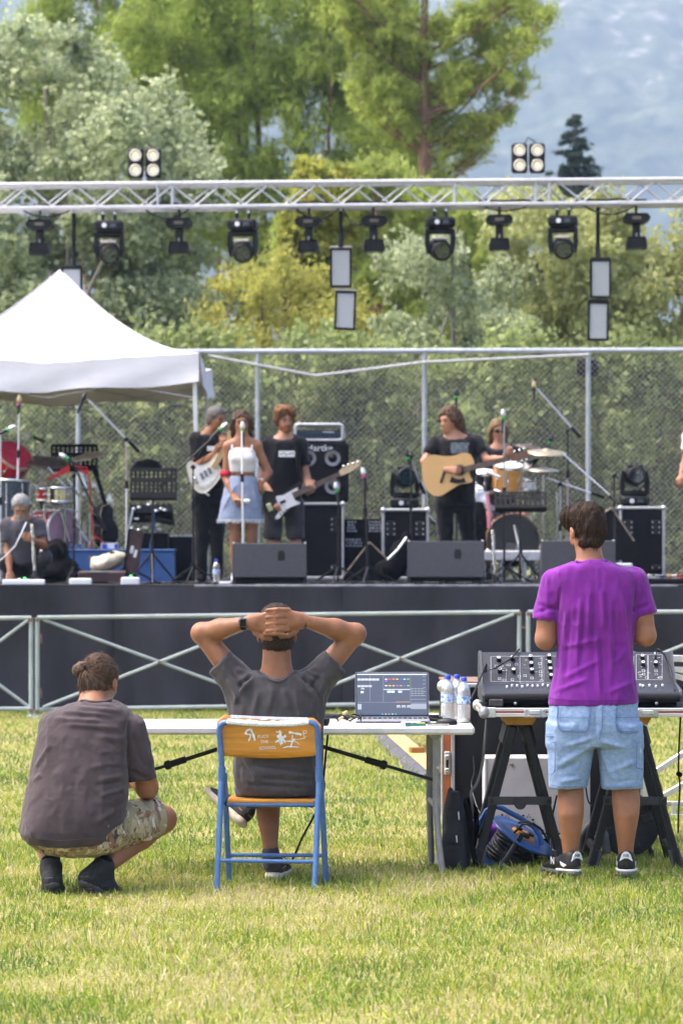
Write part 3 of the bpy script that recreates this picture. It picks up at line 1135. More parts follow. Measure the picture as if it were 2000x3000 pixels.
def wash_head(t):
	MB().cyl((0, 0, 0), (0, 0, -.1), .014, n=8).build('hanger', dark_metal, t)
	MB().prism([(-.1, 0), (.1, 0), (.13, -.035), (.12, -.07), (.08, -.095), (-.08, -.095), (-.12, -.07), (-.13, -.035)], (0, -.09, -.09), (1, 0, 0), (0, 0, 1), -.18, bev=.01).build('base', black_plastic, t)
	MB().box((.0, -.092, -.135), (.085, .004, .03)).build('display', M('lcd_tan', (.14, .12, .09), .4), t)
	MB().box((0, 0, -.255), (.075, .08, .16), bev=.012).build('arm', black_plastic, t)
	h = MB().prism([(-.1, -.05), (-.085, .03), (.085, .03), (.1, -.05), (.095, -.085), (-.095, -.085)], (0, -.085, -.345), (1, 0, 0), (0, 0, 1), -.17, bev=.012).build('head', black_plastic, t)
	MB().disc((0, 0, -.4325), (0, 0, -1), .075).build('lens', lens_dark, h)
	MB().box((.0, -.046, -.3), (.018, .01, .05), bev=.003).build('badge', M('badge_grey', (.3, .3, .3), .4), t)

first = None
for i, (px, lb) in enumerate(((320, 'black moving head spot hanging under the left blinder of the truss'), (712, 'black moving head spot hanging above the bassist'),
							  (1288, 'black moving head spot hanging above the acoustic guitarist'), (1648, 'black moving head spot hanging under the right blinder of the truss'))):
	p = W(px, truss_z(px) + 40, TD + .12)
	if first is None:
		first = thing('moving_head_light', lb, 'stage light', p, 0, 'moving head spots on the truss')
		spot_head(first, True)
		first.scale = (1.18, 1.18, 1.18)
		for sx in (-.055, .055):
			MB().box((sx, 0, .045), (.03, .05, .1), bev=.006).build('clamp', dark_metal, first)
			MB().cyl((sx, -.04, .07), (sx, .04, .07), .016, n=8).build('clamp_bolt', chrome, first)
	else:
		copy_thing(first, p, random.uniform(-.25, .25), lb)
first = None
for (px, lb) in ((118, 'small black wash light at the left end of the truss'), (525, 'small black wash light hanging just right of the tent peak'),
				 (905, 'small black wash light hanging left of the middle hanging panel'), (1093, 'small black wash light hanging right of the middle hanging panel'),
				 (1462, 'small black wash light hanging left of the right blinder'), (1862, 'small black wash light at the right end of the truss')):
	p = W(px, truss_z(px) + 8, TD + .12)
	if first is None:
		first = thing('wash_light', lb, 'stage light', p, 0, 'small wash lights on the truss')
		wash_head(first)
		first.scale = (1.13, 1.13, 1.13)
	else:
		copy_thing(first, p, random.uniform(-.12, .12), lb)

def blinder(px, py, lb):
	p = W(px, py, TD + .13)
	t = thing('blinder_light', lb, 'stage light', p, 0, 'four lamp blinders on the truss')
	t.scale = (1.15, 1.15, 1.15)
	refl = M('reflector', (.72, .66, .56), .3, metal=.2, var=.05)
	glow = emit_mat('warm_led', (1.0, .68, .2), 1.1)
	for sx in (-1, 1):
		h = MB().box((sx * .083, 0, .155), (.148, .1, .28), bev=.018).build('housing', black_plastic, t)
		for z in (.085, .225):
			l = MB().lathe([(.058, 0), (.058, .014), (.05, .014), (.03, .006)], (sx * .083, -.05, z), (0, -1, 0), 18).build('lamp', refl, h)
			MB().disc((sx * .083, -.0605, z), (0, -1, 0), .017).build('led_core', glow, h)
	MB().box((0, .0, .02), (.04, .06, .12), bev=.006).build('bracket', aluminium, t)
	MB().tube([(-.03, .04, .3), (0, .05, .36), (.05, .05, .33), (.08, .05, .3)], .006, 6).build('safety_wire', dark_metal, t)
blinder(424, 527, 'four lamp blinder standing on the truss near the poplar')
blinder(1546, 512, 'four lamp blinder standing on the truss near the fir tree')

led_face = M('led_face', (.42, .43, .45), .4, var=.08, scale=300, detail=1)
def hanging(px, d, py0, py1, lb):
	p = W(px, py0, d)
	t = thing('hanging_pole', lb, 'pole', p)
	L = (py1 - py0) / F * d
	MB().cyl((0, 0, 0), (0, 0, -L), .022, n=10).build('pole', black_matte, t)
	MB().box((0, 0, 0.0), (.07, .07, .06), bev=.01).build('clamp', alu_bright, t)
	MB().cyl((0, 0, -L + .16), (0, 0, -L - .0), .027, n=10).build('collar', dark_metal, t)
hanging(217, TD + .12, 617, 785, 'black pole hanging from the truss above the tent peak')
hanging(998, TD + .12, 611, 725, 'black pole hanging from the middle of the truss')
hanging(1750, TD + .12, 600, 758, 'black pole hanging from the truss at the right')
def panel(px0, px1, py0, py1, lb, roll=0., cap=True):
	d = TD + .12
	p = W((px0 + px1) / 2, py1, d)
	w, h = (px1 - px0) / F * d, (py1 - py0) / F * d
	t = thing('led_panel', lb, 'stage light', p, 0, 'grey led panels hanging from poles')
	t.rotation_euler = (0, roll, 0)
	fr = MB()
	fr.box((0, .03, h / 2), (w, .07, h), bev=.006)
	fr.build('housing', black_plastic, t)
	f = MB()
	e = .022
	for (c, sz) in (((0, -.012, e / 2), (w, .02, e)), ((0, -.012, h - e / 2), (w, .02, e)), ((-w / 2 + e / 2, -.012, h / 2), (e, .02, h - 2 * e)), ((w / 2 - e / 2, -.012, h / 2), (e, .02, h - 2 * e))):
		f.box(c, sz, bev=.003)
	f.build('frame', black_plastic, t)
	MB().box((0, -.0075, h / 2), (w - 2 * e - .004, .004, h - 2 * e - .004)).build('diffuser', led_face, t)
	MB().box((0, .03, h + .012), (w * (1.05 if cap else .95), .09, .022), bev=.01).build('top_bar', warm_grey if cap else dark_metal, t)
panel(180, 242, 783, 905, 'grey led panel peeping over the tent peak', 0, False)
panel(966, 1030, 727, 842, 'upper grey led panel on the middle pole')
panel(978, 1040, 853, 966, 'lower grey led panel on the middle pole', R(2))
panel(1727, 1789, 760, 873, 'upper grey led panel on the right pole', 0, False)
panel(1719, 1781, 884, 998, 'lower grey led panel on the right pole', R(1), False)

for i, (pa, pb, sag, lb) in enumerate(((60, 215, 26, 'black cable sagging under the left end of the truss'), (420, 560, 34, 'black cable looped beside the second wash light'), (860, 1000, 40, 'black cable hanging left of the middle pole'),
									   (1000, 1100, 60, 'black cable hanging right of the middle pole'), (1400, 1560, 22, 'black cable sagging under the right blinder'), (1700, 1870, 36, 'black cable drooping beside the right pole'))):
	p0 = W(pa, truss_z(pa), TD + .02)
	t = thing('truss_cable', lb, 'cable', p0, 0, 'cables hanging under the truss')
	MB().tube([W(pa + (pb - pa) * f, truss_z(pa + (pb - pa) * f) + sag * math.sin(f * math.pi) ** .8, TD + .02 + .05 * math.sin(f * 9)) - p0 for f in np.linspace(0, 1, 18)], .009, 6).build('cord', black_plastic, t)
	MB().tube([W(pa + q, truss_z(pa) - 9 + 1.5 * math.sin(q * .05 + i), TD + .24) - p0 for q in range(0, 200, 12)], .012, 6).build('cable_run', black_plastic, t)

# ------------------------------------------------------------------ smooth solids for bodies, cloth and soft things
def _np(v):
	return np.array([v[0], v[1], v[2]], np.float64)
class SDF:
	"""solids blended into one continuous skin"""
	def __init__(s):
		s.ops = []
		s.planes = []
	def cap(s, a, b, ra, rb=None, k=.02, op='u', flat=None, cut=None):
		s.ops.append(('cap', _np(a), _np(b), ra, ra if rb is None else rb, k, op, flat, cut))
		return s
	def ell(s, c, r, k=.02, op='u', rot=None, cut=None):
		r = (r, r, r) if not isinstance(r, (tuple, list)) else r
		Rm = np.eye(3) if rot is None else np.array(rot if not isinstance(rot, (tuple, list)) else Euler(rot).to_matrix(), float)
		s.ops.append(('ell', _np(c), np.array(r, float), Rm, None, k, op, None, cut))
		return s
	def loft(s, rows, k=.02, op='u', p=2.2, cut=None):
		"""rows of (z, cx, cy, half width, half depth), z rising"""
		rows = sorted(rows)
		s.ops.append(('loft', np.array(rows, float), p, None, None, k, op, None, cut))
		return s
	def clip(s, p, n):
		s.planes.append((_np(p), _np(Vector(n).normalized())))
		return s
	def bounds(s):
		lo, hi = np.full(3, 1e9), np.full(3, -1e9)
		for o in s.ops:
			if o[6] != 'u':
				continue
			l, h = s._bb(o)
			lo, hi = np.minimum(lo, l), np.maximum(hi, h)
		return lo, hi
	def _bb(s, o):
		if o[0] == 'cap':
			r = max(o[3], o[4])
			return np.minimum(o[1], o[2]) - r, np.maximum(o[1], o[2]) + r
		if o[0] == 'ell':
			e = np.abs(o[3]) @ o[2]
			return o[1] - e, o[1] + e
		rw = o[1]
		return (np.array([(rw[:, 1] - rw[:, 3]).min(), (rw[:, 2] - rw[:, 4]).min(), rw[:, 0].min()]),
				np.array([(rw[:, 1] + rw[:, 3]).max(), (rw[:, 2] + rw[:, 4]).max(), rw[:, 0].max()]))
	def field(s, h):
		lo, hi = s.bounds()
		lo, hi = lo - 3 * h - .01, hi + 3 * h + .01
		n = np.ceil((hi - lo) / h).astype(int) + 1
		ax = [lo[i] + h * np.arange(n[i]) for i in range(3)]
		D = np.full(n, 1.0, np.float32)
		for o in s.ops:
			l, hh = s._bb(o)
			k = o[5]
			m = max(k, 2 * h) * 1.3 + 2 * h
			i0 = np.clip(np.floor((l - m - lo) / h).astype(int), 0, n - 1)
			i1 = np.clip(np.ceil((hh + m - lo) / h).astype(int) + 1, 1, n)
			if np.any(i1 <= i0):
				continue
			X = ax[0][i0[0]:i1[0]][:, None, None]
			Y = ax[1][i0[1]:i1[1]][None, :, None]
			Z = ax[2][i0[2]:i1[2]][None, None, :]
			if o[0] == 'cap':
				a, b = o[1], o[2]
				px, py, pz = X - a[0] + 0 * Y + 0 * Z, Y - a[1] + 0 * X + 0 * Z, Z - a[2] + 0 * X + 0 * Y
				ba = b - a
				if o[7] is not None:
					f = _np(Vector(o[7][0]).normalized())
					q = (px * f[0] + py * f[1] + pz * f[2])
					bq = ba @ f
					L2 = max(ba @ ba, 1e-12)
					t = np.clip((px * ba[0] + py * ba[1] + pz * ba[2]) / L2, 0, 1)
					dx, dy, dz = px - t * ba[0], py - t * ba[1], pz - t * ba[2]
					e = dx * f[0] + dy * f[1] + dz * f[2]
					g = o[7][1] - 1
					dx, dy, dz = dx + g * e * f[0], dy + g * e * f[1], dz + g * e * f[2]
				else:
					L2 = max(ba @ ba, 1e-12)
					t = np.clip((px * ba[0] + py * ba[1] + pz * ba[2]) / L2, 0, 1)
					dx, dy, dz = px - t * ba[0], py - t * ba[1], pz - t * ba[2]
				d = np.sqrt(dx * dx + dy * dy + dz * dz) - (o[3] + t * (o[4] - o[3]))
			elif o[0] == 'ell':
				c, r, Rm = o[1], o[2], o[3]
				px, py, pz = X - c[0], Y - c[1], Z - c[2]
				q = [(px * Rm[0, i] + py * Rm[1, i] + pz * Rm[2, i]) for i in range(3)]
				k0 = np.sqrt(sum((q[i] / r[i]) ** 2 for i in range(3)))
				k1 = np.sqrt(sum((q[i] / r[i] ** 2) ** 2 for i in range(3))) + 1e-9
				d = k0 * (k0 - 1) / k1
			else:
				rw, p = o[1], o[2]
				z = Z.ravel()
				it = [np.interp(z, rw[:, 0], rw[:, j])[None, None, :] for j in (1, 2, 3, 4)]
				u, v = np.abs(X - it[0]) / it[2], np.abs(Y - it[1]) / it[3]
				rr = (u ** p + v ** p) ** (1.0 / p)
				d = (rr - 1) * np.minimum(it[2], it[3])
				d = np.maximum(d, np.maximum(rw[0, 0] - Z, Z - rw[-1, 0]))
			if o[8]:
				for (cp, cn) in o[8]:
					cp, cn = _np(cp), _np(Vector(cn).normalized())
					d = np.maximum(d, (X - cp[0]) * cn[0] + (Y - cp[1]) * cn[1] + (Z - cp[2]) * cn[2])
			sl = D[i0[0]:i1[0], i0[1]:i1[1], i0[2]:i1[2]]
			if o[6] == 'u':
				hk = np.clip(.5 + .5 * (sl - d) / k, 0, 1) if k > 0 else (d < sl).astype(float)
				sl[...] = sl * (1 - hk) + d * hk - k * hk * (1 - hk)
			else:
				nd = -d
				hk = np.clip(.5 - .5 * (sl - nd) / k, 0, 1)
				sl[...] = sl * (1 - hk) + nd * hk + k * hk * (1 - hk)
		for (p, nn) in s.planes:
			D = np.maximum(D, (ax[0][:, None, None] - p[0]) * nn[0] + (ax[1][None, :, None] - p[1]) * nn[1] + (ax[2][None, None, :] - p[2]) * nn[2])
		return D, lo, h
	def mesh(s, h):
		D, lo, h = s.field(h)
		return surface_nets(D, lo, h)

def surface_nets(D, lo, h):
	S = D < 0
	nx, ny, nz = D.shape
	cnt = np.zeros((nx - 1, ny - 1, nz - 1), np.int8)
	for a in (0, 1):
		for b in (0, 1):
			for c in (0, 1):
				cnt += S[a:nx - 1 + a, b:ny - 1 + b, c:nz - 1 + c]
	act = (cnt > 0) & (cnt < 8)
	idx = np.argwhere(act)
	num = np.full(act.shape, -1, np.int64)
	num[act] = np.arange(len(idx))
	pos = np.zeros((len(idx), 3))
	w = np.zeros(len(idx))
	corners = [(a, b, c) for a in (0, 1) for b in (0, 1) for c in (0, 1)]
	for c0 in corners:
		for ax in range(3):
			if c0[ax]:
				continue
			c1 = list(c0)
			c1[ax] = 1
			v0 = D[idx[:, 0] + c0[0], idx[:, 1] + c0[1], idx[:, 2] + c0[2]]
			v1 = D[idx[:, 0] + c1[0], idx[:, 1] + c1[1], idx[:, 2] + c1[2]]
			cr = (v0 < 0) != (v1 < 0)
			t = np.where(cr, v0 / np.where(np.abs(v0 - v1) < 1e-12, 1, v0 - v1), 0)
			p = np.array(c0, float)[None, :] + t[:, None] * (np.array(c1) - np.array(c0))[None, :]
			pos += p * cr[:, None]
			w += cr
	V = (idx + pos / np.maximum(w, 1)[:, None]) * h + lo
	faces = []
	for ax in range(3):
		o1, o2 = (ax + 1) % 3, (ax + 2) % 3
		sl0, sl1 = [slice(None)] * 3, [slice(None)] * 3
		sl0[ax], sl1[ax] = slice(0, -1), slice(1, None)
		A, B = S[tuple(sl0)], S[tuple(sl1)]
		e = np.argwhere(A != B)
		e = e[(e[:, o1] > 0) & (e[:, o2] > 0) & (e[:, o1] < D.shape[o1] - 1) & (e[:, o2] < D.shape[o2] - 1)]
		fl = A[e[:, 0], e[:, 1], e[:, 2]]
		q = []
		for (d1, d2) in ((-1, -1), (0, -1), (0, 0), (-1, 0)):
			c = e.copy()
			c[:, o1] += d1
			c[:, o2] += d2
			q.append(num[c[:, 0], c[:, 1], c[:, 2]])
		q = np.stack(q, 1)
		q[~fl] = q[~fl][:, ::-1]
		faces.append(q)
	Q = np.concatenate(faces)
	Q = Q[(Q >= 0).all(1)]
	return V, Q

def vnormals(V, Q):
	n = np.cross(V[Q[:, 2]] - V[Q[:, 0]], V[Q[:, 3]] - V[Q[:, 1]])
	N = np.zeros_like(V)
	for i in range(4):
		np.add.at(N, Q[:, i], n)
	return N / (np.linalg.norm(N, axis=1)[:, None] + 1e-12)
def relax(V, Q, it=1, f=.5):
	for _ in range(it):
		A = np.zeros_like(V)
		c = np.zeros(len(V))
		for i in range(4):
			for j in (1, 3):
				np.add.at(A, Q[:, i], V[Q[:, (i + j) % 4]])
				np.add.at(c, Q[:, i], 1)
		V = V * (1 - f) + f * A / np.maximum(c, 1)[:, None]
	return V
def folds(V, Q, strokes, noise=None):
	"""cloth folds: strokes (a, b, width, height) raise or sink the skin along a line; noise (scale3, amp, seed) wrinkles it"""
	N = vnormals(V, Q)
	disp = np.zeros(len(V))
	for (a, b, w, hgt) in strokes:
		a, b = _np(a), _np(b)
		ba = b - a
		b2 = ba * np.array([1, 0, 1])
		t = np.clip(((V - a) @ b2) / max(b2 @ b2, 1e-9), 0, 1)
		q = V - a - t[:, None] * ba
		d = np.sqrt(q[:, 0] ** 2 + q[:, 2] ** 2 + (.12 * q[:, 1]) ** 2)      # strokes follow the side the cloth shows
		disp += 1.8 * hgt * np.exp(-(d / (.8 * w)) ** 2) * np.clip(1.15 - np.abs(2 * t - 1) ** 3, 0, 1) * np.clip(.35 - N[:, 1], 0, 1)
	for (sc, amp, sd) in (noise or ()):
		x = vnoise(V * np.array(sc), sd)
		disp += amp * (1 - 2 * np.abs(x) ** .8)
	return V + N * disp[:, None]
def skin(name, V, Q, mat, parent, smooth=True):
	return fast_mesh(name, V, Q, mat, None, parent, smooth)
def solid(name, sdf, h, mat, parent, it=1, strokes=None, noise=None):
	V, Q = sdf.mesh(h)
	if strokes or noise:
		V = folds(V, Q, strokes or [], noise)
	if it:
		V = relax(V, Q, it)
	return skin(name, V, Q, mat, parent)

# ------------------------------------------------------------------ gear on the stage
case_black = M('case_black', (.0065, .0065, .0085), .65, var=.2, scale=8, bump=.2, bscale=200, spec=.2)
def DX(base):
	"""local metre offsets for photo pixels on a thing's own depth"""
	s = F / base.y
	return (lambda px: (px - 1000) / s - base.x), (lambda py: H - (py - YH) / s - base.z), s

def flight_case(name, label, pxa, pxb, py_top, d, depth=.55, latches=True, cat='flight case', bottom=None):
	base = on_deck((pxa + pxb) / 2, d)
	X, Z, s = DX(base)
	w, h = (pxb - pxa) / s, Z(py_top)
	t = thing(name, label, cat, base)
	z0 = .02
	MB().box((0, depth / 2, z0 + (h - z0) / 2), (w - .02, depth - .02, h - z0 - .01), bev=.004).build('shell', case_black, t)
	e = .028
	for sx in (-1, 1):
		for y in (0, depth):
			MB().box((sx * (w / 2 - e / 2), y, h / 2 + .01), (e, e, h - .02), bev=.006).build('edge_profile', aluminium, t)
	for z in (h - e / 2, z0 + e / 2):
		for y in (0, depth):
			MB().box((0, y, z), (w - 2 * e, e, e), bev=.006).build('edge_profile', aluminium, t)
		for sx in (-1, 1):
			MB().box((sx * (w / 2 - e / 2), depth / 2, z), (e, depth - e, e), bev=.006).build('edge_profile', aluminium, t)
	for sx in (-1, 1):
		for z in (h - .015, .03):
			MB().ball((sx * (w / 2 - .015), -.004, z), .03, 10, 6).build('corner_ball', aluminium, t)
	if latches:
		for sx in (-1, 1):
			for (z, k) in ((h * .72, 1), (.14, 0)):
				cx = sx * (w / 2 - .095)
				p = MB().box((cx, -.006, z), (.1, .012, .16 if k else .06), bev=.01).build('latch_plate', M('latch_black', (.008, .008, .01), .5), t)
				for q in ((-.035, .055), (.035, .055), (-.035, 0), (.035, 0), (-.035, -.055), (.035, -.055)) if k else ((-.035, 0), (.035, 0)):
					MB().ball((cx + q[0], -.013, z + q[1]), .008, 8, 4).build('rivet', aluminium, p)
	return t, base, w, h
c1, b1, w1, h1 = flight_case('flight_case', 'black flight case under the moving head left of the acoustic guitarist', 1118, 1256, 1490, 33.0)
c2, b2, w2, h2 = flight_case('flight_case', 'black flight case under the moving head at the right of the stage', 1812, 1946, 1484, 33.3)
c3, b3, w3, h3 = flight_case('flight_case', 'tall black flight case carrying the bass amplifier', 852, 1008, 1472, 33.2, latches=True)
for (bb, hh_, ww, px, lb) in ((b1, h1, w1, 1186, 'large moving head light standing on the case left of the acoustic guitarist'), (b2, h2, w2, 1863, 'large moving head light standing on the case at the right of the stage')):
	t = thing('moving_head_light', lb, 'stage light', Vector(((px - 1000) / F * bb.y, bb.y + .22, DECK + hh_ + .005)), 0, 'moving heads standing on cases')
	spot_head(t, False)
	t.scale = (1.12, 1.12, 1.12)

def wedge(name, label, pxa, pxb, py_top, d, rotz=0., face=None):
	"""floor monitor seen from behind"""
	base = on_deck((pxa + pxb) / 2, d)
	X, Z, s = DX(base)
	w, h = (pxb - pxa) / s, Z(py_top)
	t = thing(name, label, 'stage monitor', base, rotz, 'floor monitors along the stage front')
	prof = [(0, .075), (.06, h), (.12, h + .005), (.46, .12), (.46, .012), (.05, .012), (.05, .07)]
	MB().prism(prof, (-w / 2, 0, 0), (0, 1, 0), (0, 0, 1), w).build('cabinet', grey_face, t)
	MB().box((0, .052, .04), (w - .06, .012, .055)).build('connector_recess', black_matte, t)
	fx = w * .16
	zz = h * .72
	yy = .06 * (zz - .075) / (h - .075)
	rec = MB()
	rec.prism([(-.032, -.045), (.032, -.045), (.032, .03), (.022, .045), (-.022, .045), (-.032, .03)], (fx, yy - .004, zz), (1, 0, 0), (0, .19, .98), -.012)
	rec.build('handle_recess', M('hole_black', (.004, .004, .005), .9), t)
	for sx in (-1, 1):
		MB().box((sx * (w / 2 - .012), .09, h + .008), (.02, .06, .012), bev=.004).build('corner_cap', aluminium, t)
	# sloping grille on the far side
	MB().prism([(-w / 2 + .03, 0), (w / 2 - .03, 0), (w / 2 - .03, .36), (-w / 2 + .03, .36)], (0, .455, .13), (1, 0, 0), (0, -.34 / .5, .36 / .5), -.012).build('grille', black_matte, t)
	return t
wedge('floor_monitor', 'grey floor monitor in front of the singer', 680, 897, 1593, 30.25)
wedge('floor_monitor', 'grey floor monitor in front of the acoustic guitarist', 1192, 1416, 1587, 30.3, R(-4))
wedge('floor_monitor', 'grey floor monitor behind the head of the man in purple', 1586, 1802, 1586, 30.35)
def side_wedge(label, poly, d, tilt=0., edge=True):
	px0 = sum(p[0] for p in poly) / len(poly)
	base = on_deck(px0, d)
	X, Z, s = DX(base)
	pts = [(X(a), Z(b)) for (a, b) in poly]
	t = thing('floor_monitor', label, 'stage monitor', base, 0, 'black floor monitors seen from the side')
	MB().prism(pts, (0, 0, 0), (1, 0, 0), (0, 0, 1), -.42).build('cabinet', black_matte, t)
	if edge:
		for i in (0, 1):
			a, b = pts[i], pts[i + 1]
			MB().tube([(a[0], -.004, a[1]), (b[0], -.004, b[1])], .009, 6).build('worn_edge', wood_edge, t)
	return t
side_wedge('black wedge monitor with worn edges beside the bass amplifier', [(1004, 1690), (1082, 1588), (1146, 1650), (1146, 1700), (1004, 1701)], 32.2)
side_wedge('black wedge monitor tipped on edge behind the man in purple', [(1690, 1560), (1790, 1488), (1856, 1585), (1836, 1640), (1690, 1650)], 32.6)

# black low boxes with worn white stencils
def stage_box(label, pxa, pxb, pyt, d, marks):
	base = on_deck((pxa + pxb) / 2, d)
	X, Z, s = DX(base)
	t = thing('stage_box', label, 'box', base)
	w, h = (pxb - pxa) / s, Z(pyt)
	MB().box((0, .25, h / 2), (w, .5, h), bev=.008).build('shell', case_black, t)
	sm = M('stencil_white', (.6, .6, .62), .8, var=.5, scale=60, lo=.4, hi=.5)
	rr = random.Random(int(pxa))
	for (a, b, c, e) in marks:
		m = MB()
		k = 0
		zc = Z(c)
		while zc > Z(e):
			x = X(a) + rr.uniform(0, .01)
			while x < X(b):
				ww = rr.uniform(.012, .03)
				m.box((x + ww / 2, -.002, zc - .012), (ww, .003, .02))
				x += ww + rr.uniform(.006, .015)
			zc -= .032
		m.build('stencil', sm, t)
stage_box('low black box with white stencilled marks beside the bass rig', 1008, 1150, 1520, 33.6, [(1016, 1040, 1526, 1556), (1078, 1112, 1526, 1556), (1012, 1056, 1578, 1604)])
stage_box('black speaker box on the floor behind the guitarist with the white guitar', 490, 566, 1572, 33.4, [(492, 564, 1566, 1572)])

def silver_case():
	base = on_deck(1825, 31.9)
	X, Z, s = DX(base)
	t = thing('flight_case', 'small silver case on the stage floor behind the man in purple', 'flight case', base)
	MB().box((0, .12, .1), ((1852 - 1798) / s, .24, .19), bev=.01).build('shell', aluminium, t)
	MB().box((-.02, -.002, .11), (.06, .006, .06)).build('label_plate', M('maroon', (.09, .03, .03), .6), t)
	for sx in (-.06, .08):
		MB().box((sx, -.005, .1), (.012, .014, .18), bev=.003).build('rib', alu_bright, t)
silver_case()

# bass amplifier: head on a four speaker cabinet
def bass_rig():
	d = 33.2
	top = DECK + h3
	base = Vector(((946 - 1000) / F * d, d, top + .002))
	X, Z, s = DX(base)
	t = thing('bass_cabinet', 'black bass speaker cabinet with four pale cones and white lettering', 'speaker cabinet', base)
	w, h = (1022 - 872) / s, Z(1296)
	MB().box((0, .2, h / 2), (w, .4, h), bev=.02).build('cabinet', black_matte, t)
	cone = M('cone', (.28, .28, .3), .35, metal=.4, var=.1)
	for px in (903, 974):
		for py in (1342, 1424):
			c = Vector((X(px), -.003, Z(py)))
			r = .098
			MB().lathe([(r, 0), (r, .012), (r * .88, .012), (r * .84, .004)], c, (0, -1, 0), 22, True, False).build('speaker_ring', black_plastic, t)
			k = MB().lathe([(r * .84, .006), (r * .5, -.0), (r * .4, .0), (r * .3, .012), (0.001, .02)], c, (0, -1, 0), 22, False, True).build('speaker_cone', cone, t)
			MB().lathe([(r * .46, .004), (r * .36, .018), (.001, .026)], c, (0, -1, 0), 18, False, True).build('dust_cap', black_plastic, k)
	m = MB()
	text_into(m, 'Hartke', (X(936), -.006, Z(1313)), (1, 0, 0), (0, 0, 1), .10, .002)
	m.build('lettering', sticker, t)
	hb = base + Vector(((934 - 946) / s, .02, h + .004))
	a = thing('bass_amplifier', 'bass amplifier head in a silver frame on the speaker cabinet', 'amplifier', hb)
	W2, H2 = (1009 - 860) / s, (1293 - 1236) / s
	fr = MB()
	rr = .024
	pts = []
	for (cx, cz, a0) in ((W2 / 2 - .05, H2 - .05, 0), (-W2 / 2 + .05, H2 - .05, 90), (-W2 / 2 + .05, .05, 180), (W2 / 2 - .05, .05, 270)):
		for q in range(0, 91, 30):
			an = R(a0 + q)
			pts.append((cx + .03 * math.cos(an), 0, cz + .03 * math.sin(an)))
	for y in (0.0, .26):
		MB().tube([(p[0], y, p[2]) for p in pts], .017, 8, closed=True).build('guard_frame', alu_bright, a)
	MB().box((0, .14, .075), (W2 - .07, .26, .1), bev=.006).build('chassis', black_plastic, a)
	MB().box((0, .005, .075), (W2 - .1, .006, .08)).build('panel', M('amp_panel', (.03, .05, .08), .3, var=.5, scale=40), a)
	for i in range(9):
		MB().cyl((-.19 + .047 * i, -.002, .07), (-.19 + .047 * i, -.02, .07), .011, n=10).build('knob', dark_metal, a)
	MB().box((.1, 0, .105), (.12, .004, .01)).build('nameplate', aluminium, a)
bass_rig()

# ------------------------------------------------------------------ microphones and stands
mic_black = M('mic_black', (.025, .025, .03), .5, var=.2)
mic_grille = M('mic_grille', (.62, .64, .66), .4, metal=.5, var=.2, scale=400)
def mic(name, label, p, dirv, ring=None, grille=None, L=.17):
	"""hand microphone with its head at p, handle along dirv"""
	t = thing(name, label, 'microphone', p)
	dv = Vector(dirv).normalized()
	MB().lathe([(.012, .05), (.02, .03), (.026, .008), (.026, -.008), (.02, -.024), (.008, -.032)], (0, 0, 0), -dv, 14).build('grille', grille or mic_grille, t)
	MB().lathe([(.021, .03), (.018, .06), (.013, L), (.011, L + .01)], (0, 0, 0), dv, 12).build('handle', mic_black, t)
	if ring:
		MB().lathe([(.0225, .034), (.0225, .05)], (0, 0, 0), dv, 12).build('tape_ring', ring, t)
	return t
green_tape = M('green_tape', (.04, .5, .1), .5, var=.05)
pink_tape = M('pink_tape', (.7, .06, .3), .5, var=.05)
def stand(label, px, d, py_top, boom=None, base='tripod', polem=None, upper=None, py_split=None, lean=0., boom_m=None, r=.011, spread=.3, cableq=None):
	"""mic stand: pole from the deck up to py_top; boom = ((px, py, dy), (px, py, dy)) arm ends"""
	b = on_deck(px, d)
	X, Z, s = DX(b)
	t = thing('microphone_stand', label, 'mic stand', b, 0, 'microphone stands on the stage')
	pm = polem or dark_metal
	h = Z(py_top)
	topx = lean
	zs = Z(py_split) if py_split else h * .55
	fx = lambda z: topx * z / h
	MB().cyl((0, 0, .02), (fx(zs), 0, zs), r, n=8).build('pole', pm, t)
	MB().cyl((fx(zs), 0, zs), (topx, 0, h), r * .75, n=8).build('upper_pole', upper or pm, t)
	MB().cyl((fx(zs - .04), 0, zs - .04), (fx(zs + .04), 0, zs + .04), r * 1.7, n=8).build('clutch', black_plastic, t)
	if base == 'tripod':
		for a in (20, 140, 260):
			MB().cyl((0, 0, .17), (math.cos(R(a)) * spread, math.sin(R(a)) * spread, .012), .011, n=6).build('leg', dark_metal, t)
		MB().cyl((0, 0, .13), (0, 0, .2), .022, n=8).build('leg_hub', black_plastic, t)
	else:
		MB().lathe([(.13, 0), (.13, .012), (.05, .03), (.02, .035)], (0, 0, 0), (0, 0, 1), 20).build('base', dark_metal, t)
	if boom:
		a = Vector((X(boom[0][0]), boom[0][2], Z(boom[0][1])))
		c = Vector((X(boom[1][0]), boom[1][2], Z(boom[1][1])))
		MB().cyl(a, c, .0095, n=8).build('boom_arm', boom_m or pm, t)
		MB().cyl(c + (c - a).normalized() * -.02, c + (c - a).normalized() * .13, .018, n=8).build('counterweight', black_plastic, t)
		MB().ball((topx, 0, h), .026, 8, 6).build('swivel', black_plastic, t)
	return t
silver_pole = M('silver_pole', (.66, .66, .72), .35, metal=.5, var=.1)
pinkish = M('reddish_pole', (.42, .34, .37), .4, metal=.4, var=.2)
D1 = 30.8
# singer
stand('straight silver microphone stand before the singer', 714, 30.6, 1262, base='round', polem=silver_pole, upper=M('white_pole', (.8, .8, .84), .35, var=.05), py_split=1400, lean=-.02)
mic('microphone', 'microphone with a green ring at the mouth of the singer', W(711, 1250, 30.62), (.0, .15, -1), green_tape)
